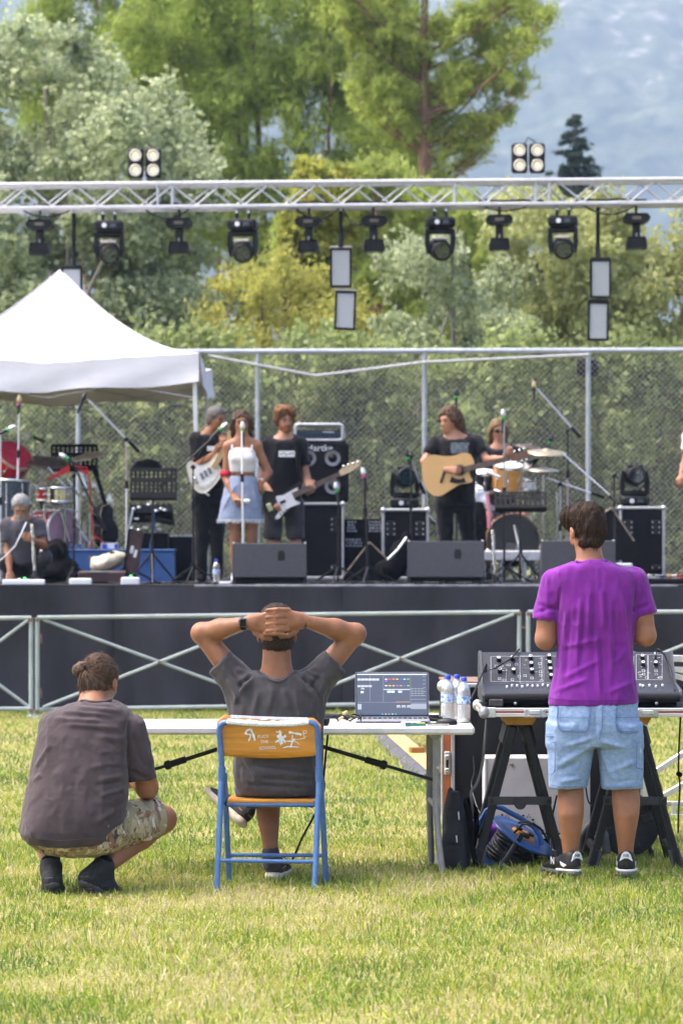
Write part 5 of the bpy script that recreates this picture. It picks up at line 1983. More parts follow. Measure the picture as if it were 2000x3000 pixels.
chair_blue = M('chair_blue', (.065, .15, .36), .42, var=.14, scale=25, bump=.15, bscale=60, coat=.2)
chair_wood = M('chair_plywood', (.52, .22, .025), .4, var=.16, scale=6, stretch=(1, 1, 9), bump=.12, bscale=20, coat=.25)
worn_white = M('worn_white_paint', (.72, .74, .77), .7, var=.15, scale=40, bump=.4, bscale=80)
def chair():
	b = on_ground(790, 14.65)
	J = frame_of(b)
	t = thing('folding_chair', 'blue metal folding chair with an orange plywood back daubed white', 'chair', b)
	r = .0135
	yb, yt = -.03, -.055                       # depth of the uprights near the seat and at the top
	# uprights bent over the top in one tube
	path = [J(649, 2285, -.02), J(650, 2245, -.025), J(645, 2180, -.04), J(642, 2140, -.05), J(644, 2128, -.052), J(652, 2119, -.055), J(666, 2115, -.055),
			J(720, 2120, -.045), J(790, 2123, -.04), J(860, 2121, -.045), J(905, 2116, -.055), J(920, 2120, -.055), J(928, 2130, -.052), J(930, 2143, -.05), J(932, 2180, -.04), J(934, 2245, -.025), J(934, 2287, -.02)]
	MB().tube(path, r, 12).build('back_frame', chair_blue, t)
	for (a, c) in (((650, 2246, -.025), (649, 2287, -.02)), ((934, 2246, -.025), (934, 2288, -.02))):
		MB().tube([J(*a), J(*c)], r * 1.28, 12).build('sleeve', chair_blue, t)
	for (a, c) in (((649, 2280, -.02), (635, 2611, -.15)), ((934, 2285, -.02), (921, 2613, -.15))):
		MB().tube([J(*a), J(*c)], r, 12).build('leg', chair_blue, t)
	for (a, c) in (((657, 2262, .0), (672, 2592, .18)), ((939, 2272, 0), (956, 2605, .14))):
		MB().tube([J(*a), J(*c)], r, 12).build('leg', chair_blue, t)
	MB().tube([J(644, 2521, -.115), J(920, 2525, -.115)], .0095, 10).build('rung', chair_blue, t)
	MB().tube([J(670, 2505, .13), J(944, 2506, .11)], .0095, 10).build('rung', chair_blue, t)
	MB().tube([J(664, 2357, .0), J(922, 2358, .0)], .011, 10).build('seat_bar', chair_blue, t)
	for (px, py) in ((668, 2354), (912, 2357)):
		MB().cyl(J(px, py, -.005), J(px, py, .015), .016, n=12).build('pivot_cap', dark_metal, t)
	for (px, py) in ((654, 2345), (925, 2347)):
		MB().ball(J(px, py, -.008), .012, 10, 6).build('hinge_bolt', chair_blue, t)
	# seat board
	zs = J(790, 2345).z
	xa, xb = J(667, 2345).x, J(923, 2345).x
	o = [(xa, 0), (xb, 0), (xb + .005, .1), (xb - .02, .36), (xb - .06, .39), (xa + .06, .39), (xa + .02, .36), (xa - .005, .1)]
	MB().prism(o, (0, -.01, zs - .012), (1, 0, 0), (0, 1, 0), .017, bev=.004).build('seat', chair_wood, t)
	# curved back board
	L = lambda px, py: (J(px, py).x, J(px, py).z)
	xl, zt_ = L(637, 2092)
	xr, _ = L(940, 2100)
	top = lambda u: L(0, 2092 + 10 * u)[1] - .012 * math.sin(math.pi * u) * .4 - .03 * max(0, abs(2 * u - 1) - .86) ** 1.3 * 14
	bot = lambda u: L(0, 2212)[1] - .014 * math.sin(math.pi * u) + .03 * max(0, abs(2 * u - 1) - .88) * 6
	cy = lambda x: -.03 + .022 * (1 - ((x - (xl + xr) / 2) / ((xr - xl) / 2)) ** 2)
	n, V, Q = 28, [], []
	for side, off in ((0, -.006), (1, .006)):
		for i in range(n + 1):
			u = i / n
			x = xl + (xr - xl) * u
			for j in range(7):
				f = j / 6
				V.append((x, cy(x) + off, bot(u) + (top(u) - bot(u)) * f))
	st = (n + 1) * 7
	for i in range(n):
		for j in range(6):
			a = i * 7 + j
			Q += [(a, a + 7, a + 8, a + 1), (st + a, st + a + 1, st + a + 8, st + a + 7)]
	for i in range(n):
		a = i * 7
		Q += [(a, st + a, st + a + 7, a + 7), (a + 6, a + 13, st + a + 13, st + a + 6)]
	for a in (0, n * 7):
		for j in range(6):
			Q.append((a + j, a + j + 1, st + a + j + 1, st + a + j))
	bk = MB().add(V, Q, True).build('backrest', chair_wood, t)
	surf = lambda x, z: (x, cy(x) - .0078, z)
	C = lambda cx, cyy: L(540 + cx * .35714, 1740 + cyy * .35714)
	m = MB()
	S = lambda pts, w: ribbon(m, [C(*p) for p in pts], w, surf)
	S([(498, 1150), (512, 1120), (535, 1108), (560, 1118)], .009)
	S([(500, 1140), (520, 1150), (545, 1150), (540, 1180), (528, 1205)], .008)
	S([(552, 1120), (565, 1150), (580, 1200)], .010)
	S([(750, 1130), (800, 1133)], .006)
	S([(780, 1118), (790, 1160), (800, 1230)], .013)
	S([(745, 1215), (790, 1190), (835, 1160)], .011)
	S([(760, 1160), (800, 1180), (830, 1215)], .015)
	S([(770, 1200), (795, 1240)], .005)
	S([(857, 1132), (905, 1140), (962, 1152)], .010)
	S([(832, 1206), (885, 1206)], .006)
	S([(888, 1150), (884, 1200), (868, 1258)], .004)
	S([(905, 1185), (880, 1225), (872, 1260)], .007)
	S([(900, 1200), (945, 1232)], .004)
	S([(880, 1190), (935, 1190), (985, 1180), (1000, 1160)], .003)
	S([(985, 1185), (978, 1150), (975, 1120), (1002, 1120), (1000, 1140), (978, 1140)], .0028)
	S([(810, 1260), (850, 1250), (940, 1254)], .005)
	# thin scratched words
	for (txt, cx, cyy, sz) in (('FUCK', 648, 1168, .021), ('THE', 658, 1212, .021), ('SCHOOL', 684, 1262, .02)):
		x, z = C(cx, cyy)
		text_into(m, txt, (x, cy(x) - .008, z), (1, 0, .06), (0, 0, 1), sz, .0004)
	m.build('painted_marks', worn_white, bk)
	pw = MB()
	rs = random.Random(3)
	tp = path[6:11]
	for i in range(60):
		f = rs.uniform(0, 1) * 3.99
		p = Vector(tp[int(f)]).lerp(Vector(tp[int(f) + 1]), f - int(f))
		a = rs.uniform(-1.6, .6)
		pw.ball(p + Vector((0, -math.cos(a) * r * .72, -math.sin(a) * r * .72 + .003)), (rs.uniform(.006, .018), .006, rs.uniform(.003, .008)), 8, 5)
	pw.tube([Vector(p) + Vector((0, -.0008, .0012)) for p in tp], r * 1.04, 12)
	pw.build('paint_crust', worn_white, t)
	V2, Q2 = [], []
	k = 20
	for i in range(k + 1):
		u = .13 + .74 * i / k
		x = xl + (xr - xl) * u
		e = .006 * rs.uniform(.3, 1.3)
		V2 += [(x, cy(x) - .0068, top(u) + .0012), (x, cy(x) - .0072, top(u) - .008 - e), (x, cy(x) + .0065, top(u) + .0012)]
	for i in range(k):
		Q2 += [(3 * i, 3 * i + 3, 3 * i + 4, 3 * i + 1), (3 * i, 3 * i + 2, 3 * i + 5, 3 * i + 3)]
	MB().add(V2, Q2).build('paint_band', worn_white, bk)
chair()

# ------------------------------------------------------------------ folding table
TZ, TY = .722, 15.1
def table():
	b = on_ground(850, TY)
	X = lambda px, dy=0: (px - 1000) / F * (TY + dy) - b.x
	t = thing('folding_table', 'long grey plastic folding table in front of the seated man', 'table', b)
	tp = M('table_plastic', (.60, .60, .61), .55, var=.08, scale=9, bump=.25, bscale=70)
	xa, xb = X(262), X(1390)
	MB().box(((xa + xb) / 2, .31, TZ - .021), (xb - xa, .62, .042), bev=.011).build('tabletop', tp, t)
	gm = M('leg_grey', (.23, .23, .235), .4, metal=.4, var=.12, scale=16)
	for (px, sg) in ((1278, 1), (340, -1)):
		x = X(px)
		MB().tube([(x, .08, TZ - .04), (x + .0, .08, .34), (x + .012 * sg, .06, .16), (x + .03 * sg, .05, .02), (x + .03 * sg, .05, .005)], .0165, 12).build('leg', gm, t)
		MB().tube([(x - .02, .52, TZ - .04), (x - .02, .52, .34), (x - .01, .52, .005)], .0165, 12).build('leg', gm, t)
		MB().tube([(x, .08, .33), (x - .02, .52, .33)], .012, 8).build('cross_tube', gm, t)
		MB().box((x, .3, TZ - .05), (.05, .5, .02)).build('hinge_plate', gm, t)
		# folding brace from the leg up to the middle of the top
		xm = X(795)
		a, c = Vector((xm + .05 * sg, .3, TZ - .06)), Vector((x, .3, .44))
		mid = a.lerp(c, .62)
		MB().tube([a, mid], .0105, 8).build('brace', dark_metal, t)
		MB().tube([mid, c], .0085, 8).build('brace', dark_metal, t)
		u = (c - a).normalized()
		MB().tube([mid - u * .06, mid + u * .05], .017, 8).build('brace_joint', black_plastic, t)
		MB().tube([mid + u * .02, mid + u * .045], .023, 8).build('lock_ring', black_plastic, t)
	MB().cyl((X(1282), .06, .52), (X(1282), .04, .52), .006, n=8).build('rivet', aluminium, t)
table()

def laptop():
	d = 15.36
	b = W(1150, 2119, d)
	b.z = TZ + .001
	J = frame_of(b)
	t = thing('laptop', 'open silver laptop showing dark control software on the table', 'laptop', b)
	lm = M('laptop_silver', (.32, .33, .36), .35, metal=.6, var=.06)
	w = .364
	MB().box((0, .105, .009), (w, .23, .014), bev=.004).build('base', lm, t)
	kb = MB()
	for i in range(14):
		for j in range(5):
			kb.box((-w * .44 + i * w * .068, .08 + j * .022, .0172), (.017, .017, .002))
	kb.build('keyboard', M('key_dark', (.05, .05, .055), .5), t)
	MB().box((0, .03, .0165), (.11, .05, .001)).build('touchpad', M('pad_grey', (.24, .25, .27), .4), t)
	# lid tilted back
	tl = R(14)
	o = Vector((0, .205, .016))
	ux, uy = Vector((1, 0, 0)), Vector((0, math.sin(tl), math.cos(tl)))
	nrm = Vector((0, -math.cos(tl), math.sin(tl)))
	hL = .228
	lid = MB()
	lid.prism([(-w / 2, 0), (w / 2, 0), (w / 2, hL - .006), (w / 2 - .006, hL), (-w / 2 + .006, hL), (-w / 2, hL - .006)], o, ux, uy, -.006)
	ld = lid.build('lid', lm, t)
	P = lambda u, v, k=1: o + ux * (u * w - w / 2) + uy * (v * hL) + nrm * (.0006 * k)
	def rect(name, u0, v0, u1, v1, col, k, st=.55):
		MB().quad(P(u0, v0, k), P(u1, v0, k), P(u1, v1, k), P(u0, v1, k)).build(name, emit_mat('screen_%02x%02x%02x' % tuple(int(c * 255) for c in col), col, st), ld)
	rect('bezel', .008, .02, .992, .985, (.012, .012, .014), 1, .0)
	rect('screen', .02, .05, .98, .965, (.055, .065, .095), 2)
	rect('title_bar', .022, .935, .975, .96, (.42, .44, .5), 3)
	rect('taskbar', .02, .05, .98, .085, (.045, .06, .1), 3)
	for k in range(6):
		rect('key_tile', .03 + k * .05, .81, .075 + k * .05, .855, (.36, .37, .4), 4)
	for k in range(4):
		rect('key_tile', .03 + k * .05, .665, .075 + k * .05, .705, (.34, .35, .38), 4)
	rect('key_tile', .08, .615, .125, .65, (.3, .31, .34), 4)
	rect('key_tile', .075, .53, .115, .575, (.4, .5, .56), 4)
	for k, c in enumerate(((.6, .6, .65), (.6, .06, .04), (.6, .2, .03), (.55, .5, .02), (.05, .08, .65), (.25, .55, .7), (.1, .5, .05))):
		rect('colour_swatch', .405 + k * .05, .83, .437 + k * .05, .85, c, 4)
	rect('colour_swatch', .405, .785, .437, .81, (.3, .05, .6), 4)
	for k, c in enumerate(((.6, .6, .65), (.55, .4, .05), (.55, .5, .02), (.3, .1, .55), (.5, .25, .05), (.06, .1, .6), (.15, .5, .08))):
		rect('colour_swatch', .405 + k * .05, .685, .437 + k * .05, .705, c, 4)
	rect('cue_bar', .385, .60, .745, .622, (.34, .35, .38), 4)
	for (u0, u1) in ((.435, .485), (.49, .535), (.585, .635)):
		rect('key_tile', u0, .54, u1, .585, (.42, .52, .6), 4)
	for u in (.2, .38, .75):
		rect('divider', u, .34, u + .004, .92, (.2, .22, .26), 3)
	rect('divider', .03, .325, .97, .331, (.2, .22, .26), 3)
	rect('orange_line', .55, .335, .745, .343, (.5, .2, .05), 4)
	rect('preview', .755, .18, .965, .3, (.2, .22, .26), 4)
	rect('preview', .035, .17, .085, .29, (.26, .28, .32), 4)
	for i in range(16):
		u = .76 + (i % 4) * .045
		v = .62 - (i // 4) * .05
		rect('small_text', u, v, u + .03, v + .012, (.3, .32, .36), 4)
	for i in range(7):
		rect('small_text', .92, .9 - i * .085, .955, .908 - i * .085, (.3, .32, .36), 4)
	for i in range(6):
		rect('small_text', .76 + .03 * i, .39, .772 + .03 * i, .398, (.5, .52, .55), 4)
	for k in range(5):
		rect('task_icon', .36 + .045 * k, .058, .38 + .045 * k, .076, ((.1, .35, .7), (.5, .45, .2), (.3, .3, .5), (.5, .5, .5), (.1, .5, .3))[k], 4)
	m = MB()
	for k in range(3):
		text_into(m, '0%', P(.59 + .07 * k, .235, 4), ux, uy, .017, .0002)
	m.build('lettering', emit_mat('screen_text', (.6, .6, .62), .6), ld)
laptop()

# bottles on the table
for (px, d, lb, s) in ((1311, 15.5, 'water bottle standing nearest the laptop', 1.0), (1338, 15.62, 'water bottle half hidden behind the other two', .99), (1358, 15.36, 'water bottle at the right end of the table', .98)):
	bottle('water_bottle', lb, Vector(((px - 1000) / F * d, d, TZ + .001)), s * 1.02, group='water bottles on the table')

def table_things():
	def at(px, d):
		return Vector(((px - 1000) / F * d, d, TZ + .001))
	t = thing('computer_mouse', 'black computer mouse beside the water bottles', 'mouse', at(1308, 15.2), R(70))
	sd = SDF().ell((0, 0, .008), (.032, .055, .026), .01)
	sd.clip((0, 0, .001), (0, 0, -1))
	solid('mouse_body', sd, .005, black_plastic, t)
	MB().cyl((-.004, .03, .03), (.004, .03, .03), .009, n=10).build('wheel', dark_metal, t)
	t = thing('sweet_packet', 'purple and yellow sweet packet on the table before the laptop', 'packet', at(1215, 15.14), R(6))
	MB().prism([(-.05, -.02), (.05, -.022), (.053, .02), (-.048, .022)], (0, 0, .002), (1, 0, 0), (0, 1, 0), .012, bev=.003).build('wrapper', M('wrapper_purple', (.25, .04, .4), .35, var=.5, scale=45, col2=(.75, .6, .05), lo=.52, hi=.56), t)
	MB().box((0, -.024, .006), (.1, .008, .01)).build('green_seal', M('seal_green', (.05, .3, .2), .4), t)
	t = thing('marker_pen', 'white marker pen lying behind the sweet packet', 'pen', at(1205, 15.22), R(4))
	MB().cyl((-.05, 0, .008), (.045, 0, .008), .006, n=10).build('barrel', white_paint, t)
	MB().cyl((.045, 0, .008), (.08, 0, .008), .0065, n=10).build('cap', black_plastic, t)
	t = thing('notebook', 'small dark notebook with pale pages beside the mouse', 'notebook', at(1283, 15.15), R(-8))
	MB().box((0, 0, .004), (.1, .06, .006), bev=.001).build('pages', M('paper', (.7, .69, .62), .8), t)
	MB().box((-.005, 0, .009), (.102, .062, .003), bev=.001).build('cover', M('cover_dark', (.05, .05, .05), .5, var=.4, scale=60), t)
	t = thing('adapter_box', 'black and white adapter box behind the laptop', 'adapter', at(1270, 15.55))
	MB().box((0, 0, .016), (.05, .1, .03), bev=.004).build('case', black_plastic, t)
	MB().box((0, 0, .0335), (.046, .095, .004)).build('lid', white_paint, t)
	MB().tube([(-.02, -.05, .015), (.02, -.1, .012), (.06, -.16, .012), (.05, -.24, .012)], .003, 6).build('cable', black_plastic, t)
	t = thing('green_tag', 'bright green tag lying beside the mouse', 'tag', at(1282, 15.3))
	MB().box((0, 0, .004), (.03, .015, .007), bev=.002).build('tag', M('tag_green', (.2, .55, .03), .4), t)
	# microphone and tangled cables left of the laptop
	rr = random.Random(5)
	t = thing('cable_tangle', 'tangle of black cables between the seated man and the laptop', 'cable', at(1005, 15.3))
	for k in range(5):
		pts = []
		x, y = rr.uniform(-.09, .0), rr.uniform(-.06, .1)
		a = rr.uniform(-.6, .6)
		for i in range(26):
			a += rr.uniform(-.55, .55)
			x = min(max(x + math.cos(a) * .009, -.11), .085)
			y += math.sin(a) * .009
			pts.append((x, min(max(y, -.1), .15), .006 + .02 * abs(math.sin(i * .35 + k)) + .004 * k))
		MB().tube(pts, .0035, 6).build('cord', black_plastic, t)
	for (x, y, z, m) in ((-.02, .02, .02, brass), (.03, .0, .01, brass), (.05, -.03, .012, white_paint), (.0, .06, .045, brass)):
		MB().cyl((x, y, z), (x + .02, y - .01, z + .012), .006, n=8).build('plug', m, t)
	t = thing('microphone', 'black microphone lying beside the laptop cables', 'microphone', at(965, 15.45))
	MB().cyl((-.04, 0, .03), (.07, 0, .026), .014, .011, n=10).build('handle', mic_black, t)
	MB().ball((-.055, 0, .03), .024, 12, 8).build('grille', mic_grille, t)
	t = thing('small_bowl', 'small black dish at the elbow of the seated man', 'dish', at(948, 15.14))
	MB().lathe([(.02, 0), (.028, .01), (.031, .03), (.029, .034), (.02, .02)], (0, 0, 0), (0, 0, 1), 18).build('dish', black_plastic, t)
table_things()

# ------------------------------------------------------------------ mixing console on its case lid
def tray():
	d = 15.35
	b = Vector((.69, d, 0))
	t = thing('flight_case_tray', 'aluminium edged case base with a red stripe under the mixing console', 'case', b)
	w, dp, z0, z1 = 1.15, .7, .752, .796
	MB().box((w / 2, dp / 2, (z0 + z1) / 2), (w - .02, dp - .02, z1 - z0 - .006), bev=.003).build('board', case_black, t)
	am = M('case_profile', (.66, .66, .67), .35, metal=.6, var=.15, scale=20, stretch=(.3, 1, 4))
	rd = M('red_stripe', (.42, .03, .035), .45, var=.1)
	for (c, sz) in (((w / 2, 0, z1 - .008), (w, .014, .016)), ((w / 2, 0, z0 + .010), (w, .014, .02))):
		MB().box(c, sz, bev=.003).build('edge_profile', am, t)
	MB().box((w / 2, .0, (z0 + z1) / 2 + .002), (w, .008, .010)).build('red_strip', rd, t)
	for (c, sz) in (((0, dp / 2, z1 - .008), (.014, dp, .016)), ((0, dp / 2, z0 + .010), (.014, dp, .02))):
		MB().box(c, sz, bev=.003).build('edge_profile', am, t)
	MB().box((0, dp / 2, (z0 + z1) / 2 + .002), (.008, dp, .010)).build('red_strip', rd, t)
	for y in (0, dp):
		MB().ball((.004, y, (z0 + z1) / 2), (.028, .028, .03), 14, 9).build('corner_ball', M('corner_steel', (.4, .4, .41), .4, metal=.6, var=.15), t)
		MB().box((.035, y - .006, (z0 + z1) / 2), (.05, .008, .05), bev=.003).build('corner_plate', aluminium, t)
	for cx in (.25, .80):
		p = MB().box((cx, -.009, .772), (.105, .01, .046), bev=.004).build('latch', M('latch_steel', (.5, .5, .51), .35, metal=.7, var=.2, scale=30), t)
		MB().box((cx, -.016, .776), (.055, .008, .022), bev=.003).build('latch_dish', aluminium, p)
		for (sx, sz_) in ((-.044, .012), (.044, .012), (-.03, -.015), (0, -.016), (.03, -.015)):
			MB().ball((cx + sx, -.015, .772 + sz_), .0045, 8, 5).build('rivet', chrome, p)
	f = thing('foam_block', 'dark grey foam block wedged under the left side of the console', 'foam block', b + Vector((.03, .05, z1 + .002)))
	MB().box((.035, .08, .02), (.07, .16, .038), bev=.005).build('foam', M('foam_grey', (.09, .085, .085), .95, var=.2, bump=.4), f)
tray()

def console():
	zb = .80
	b = Vector((.70, 15.42, zb))
	t = thing('mixing_console', 'dark grey mixing console covered in knobs before the man in purple', 'mixing console', b)
	w = .955
	body = M('console_grey', (.020, .024, .037), .42, var=.1, scale=18, bump=.1)
	y0, z0, y1, z1 = .30, .098, .455, .25
	prof = [(0, .022), (.0, .05), (.02, .07), (.06, .076), (y0, z0), (y1, z1), (y1 + .06, z1 - .01), (y1 + .06, .03), (.1, .022)]
	MB().prism(prof, (0, 0, 0), (0, 1, 0), (0, 0, 1), w).build('body', body, t)
	MB().tube([(.0, .012, .047), (w, .012, .047)], .027, 12).build('arm_rest', M('armrest', (.02, .02, .023), .4, var=.2, scale=200, stretch=(1, 1, 1)), t)
	for x in (-.004, w + .004):
		side = [(-.01, .02), (-.012, .055), (.01, .078), (y0 - .01, z0 + .008), (y1, z1 + .008), (y1 + .064, z1 - .008), (y1 + .064, .025), (.1, .018)]
		MB().prism(side, (x - .008, 0, 0), (0, 1, 0), (0, 0, 1), .016, bev=.003).build('end_cheek', M('cheek', (.045, .048, .058), .4, var=.1), t)
	MB().box((w / 2, .2, .012), (w * .97, .36, .02)).build('underside', black_matte, t)
	MB().ball((.84, -.004, .015), .009, 8, 6).build('foot_screw', aluminium, t)
	MB().ball((.15, -.004, .015), .009, 8, 6).build('foot_screw', aluminium, t)
	u = Vector((0, y1 - y0, z1 - z0))
	Lp = u.length
	u /= Lp
	nrm = Vector((0, -u.z, u.y))
	uf = Vector((0, y0 - .06, z0 - .077)).normalized()
	def S(px, py, k=.0):
		"""photo pixel on the sloping panel"""
		if py > 2006:
			f = (2034 - py) / 28.0
			p = Vector((0, .06 + (y0 - .06) * f, .077 + (z0 - .077) * f))
		else:
			p = Vector((0, y0, z0)) + u * (Lp * (2006 - py) / (2006 - 1914))
		d = b.y + p.y
		return Vector(((px - 1000) / F * d - b.x, p.y, p.z)) + nrm * k
	ln = M('panel_line', (.5, .52, .56), .5, var=.05)
	def frame(x0, y0_, x1, y1_):
		m = MB()
		for (a, c) in (((x0, y0_), (x1, y0_)), ((x1, y0_), (x1, y1_)), ((x1, y1_), (x0, y1_)), ((x0, y1_), (x0, y0_))):
			m.tube([S(*a, .001), S(*c, .001)], .0011, 4)
		m.build('section_line', ln, t)
	for fr in ((1437, 1927, 1586, 1962), (1437, 1962, 1482, 2000), (1482, 1962, 1586, 2000), (1522, 1926, 1592, 2005), (1592, 1926, 1680, 2005), (1680, 1926, 1855, 2000), (1862, 1922, 1895, 1995), (1898, 1922, 1938, 1995)):
		frame(*fr)
	ring = M('knob_ring', (.62, .63, .64), .4, metal=.3, var=.1)
	k0 = MB().lathe([(.0125, 0), (.0125, .004), (.0095, .006), (.0085, .02), (.007, .022)], (0, 0, 0), nrm, 14).build('knob', black_plastic, t)
	k1 = MB().lathe([(.0085, .0205), (.0085, .0235), (.0045, .0235), (.0045, .0205)], (0, 0, 0), nrm, 12, False, False).build('knob_ring', ring, k0)
	spots = [(1460, 1938), (1500, 1936), (1553, 1933), (1607, 1931), (1463, 1971), (1503, 1972), (1555, 1953), (1609, 1951), (1557, 1972), (1611, 1969), (1613, 1988), (1640, 1932), (1642, 1952), (1880, 1932), (1882, 1951), (1919, 1951),
			 (1700, 1935), (1740, 1935), (1780, 1935), (1820, 1935), (1700, 1960), (1740, 1960), (1780, 1960), (1820, 1960)]
	for i, sp in enumerate(spots):
		if i == 0:
			k0.location = S(*sp)
		else:
			kk = share(k0, 'knob', t, S(*sp))
			share(k1, 'knob_ring', kk)
	bt = MB()
	c_, s_ = .0065, .0012
	for (a, c) in (((-c_, -c_), (c_, -c_)), ((c_, -c_), (c_, c_)), ((c_, c_), (-c_, c_)), ((-c_, c_), (-c_, -c_))):
		bt.tube([Vector((1, 0, 0)) * a[0] + u * a[1] + nrm * .001, Vector((1, 0, 0)) * c[0] + u * c[1] + nrm * .001], .0011, 4)
	b0 = bt.build('button', ln, t)
	bs = [(1453, 1955), (1468, 1955), (1462, 1992), (1580, 1948), (1582, 1958), (1582, 1972), (1583, 1982), (1537, 1983), (1557, 1990), (1883, 1969), (1884, 1979), (1920, 1969), (1921, 1979), (1500, 1995), (1520, 1985), (1490, 1952), (1512, 1950)]
	for i, sp in enumerate(bs):
		if i == 0:
			b0.location = S(*sp)
		else:
			share(b0, 'button', t, S(*sp))
	r0 = MB().tube([Vector((math.cos(a), 0, 0)) * .008 + u * math.sin(a) * .008 + nrm * .0012 for a in np.linspace(0, 2 * math.pi, 14)[:-1]], .0012, 4, closed=True).build('round_button', ln, t)
	r0.location = S(1585, 1997)
	for sp in ((1476, 1996), (1893, 1989), (1931, 1989)):
		share(r0, 'round_button', t, S(*sp))
	tx = MB()
	for i in range(46):
		px, py = random.choice(((random.uniform(1445, 1640), random.uniform(1930, 1998)), (random.uniform(1866, 1936), random.uniform(1926, 1992))))
		L_ = random.uniform(.006, .014)
		tx.quad(S(px, py, .0012), S(px, py, .0012) + Vector((L_, 0, 0)), S(px, py, .0012) + Vector((L_, 0, 0)) + u * .0025, S(px, py, .0012) + u * .0025)
	tx.build('printed_marks', ln, t)
	fd = MB().box((0, 0, 0), (.011, .022, .014), bev=.003).build('fader_cap', M('fader_white', (.66, .67, .7), .4, var=.05), t)
	rot = Euler((math.atan2(uf.z, uf.y), 0, 0))
	xs = list(range(1484, 1880, 15)) + [1882, 1901, 1920, 1939]
	for i, px in enumerate(xs):
		py = 2021 + random.uniform(-4, 4)
		if i == 0:
			fd.location = S(px, py, .008)
			fd.rotation_euler = rot
		else:
			share(fd, 'fader_cap', t, S(px, py, .008), rot)
	sl = MB()
	for px in xs:
		sl.quad(S(px - .7, 2032, .002), S(px + .7, 2032, .002), S(px + .7, 2008, .002), S(px - .7, 2008, .002))
	sl.build('fader_slots', M('slot_black', (.004, .004, .005), .8), t)
	# leads plugged into the panel
	c = thing('plug_lead', 'black lead plugged into the right end of the console', 'cable', b + S(1918, 1931, .0))
	o = S(1918, 1931, 0)
	MB().cyl(nrm * .002, nrm * .035, .009, n=10).build('jack', chrome, c)
	MB().tube([nrm * .03, nrm * .05 + Vector((.01, 0, .012)), S(1945, 1935, .03) - o, S(1962, 1975, .02) - o, S(1968, 2010, .03) - o, S(1975, 2040, .01) - o], .0045, 8).build('cord', black_plastic, c)
	c = thing('plug_lead', 'black lead drooping over the left end of the console', 'cable', b + S(1520, 1912, 0))
	o = S(1520, 1912, 0)
	MB().tube([S(1520, 1909, .01) - o, S(1495, 1945, .03) - o, S(1450, 1972, .03) - o, S(1415, 1985, .03) - o, Vector((-.16, 0, -.05)) + S(1420, 2000, 0) - S(1420, 2000, 0), S(1378, 2075, 0) - o], .0045, 8).build('cord', black_plastic, c)
console()

def sawhorse(label, px, d=15.7, flip=1):
	b = on_ground(px, d)
	t = thing('sawhorse', label, 'trestle', b, 0, 'black plastic trestles under the console')
	bm = M('trestle_black', (.0075, .0075, .0085), .5, var=.4, scale=9, bump=.15)
	ym = M('trestle_yellow', (.6, .28, .02), .45, var=.15)
	zt = .75
	MB().prism([(-.09, zt), (.09, zt), (.065, zt - .045), (-.065, zt - .045)], (0, -.2, 0), (1, 0, 0), (0, 0, 1), -.4).build('top_rest', ym, t)
	for sx in (-1, 1):
		f = MB()
		# each side is a frame: two rails joined at the head
		for y in (-.2, .2):
			a, c = Vector((sx * .03, y, zt - .05)), Vector((sx * .215, y * 1.15, .0))
			ax = (c - a)
			Rm = Matrix((Vector((0, 1, 0)).cross(ax).normalized(), Vector((0, 1, 0)), ax.normalized())).transposed()
			f.box(a.lerp(c, .5), (.042, .03, ax.length), Rm, bev=.006)
			f.box(a.lerp(c, .55) + Vector((sx * .012, -.012 if y < 0 else .012, 0)), (.012, .026, ax.length * .8), Rm)
		f.box((sx * .05, 0, zt - .1), (.05, .38, .1), (0, -sx * .26, 0), bev=.01)
		f.box((sx * .19, 0, .09), (.03, .42, .04), (0, -sx * .26, 0), bev=.008)
		f.build('leg_frame', bm, t)
		MB().box((sx * .2, -.235, .05), (.06, .012, .1), (0, -sx * .26, 0), bev=.004).build('foot', M('trestle_grey', (.06, .06, .065), .6), t)
	z = .335
	MB().prism([(-.155, z - .02), (.155, z - .02), (.155, z + .02), (-.155, z + .02)], (0, -.245, 0), (1, 0, 0), (0, 0, 1), -.012).build('spreader', M('spreader', (.035, .035, .038), .5, var=.2), t)
	MB().cyl((0, -.245, z - .012), (0, -.27, z - .012), .03, n=18).build('lock_knob', M('spreader', (.035, .035, .038), .5), t)
	for sx in (-1, 1):
		MB().cyl((sx * .14, -.246, z), (sx * .14, -.262, z), .012, n=10).build('bolt', dark_metal, t)
sawhorse('black A-shaped trestle left of the man in purple', 1514)
sawhorse('black A-shaped trestle half behind the legs of the man in purple', 1846)

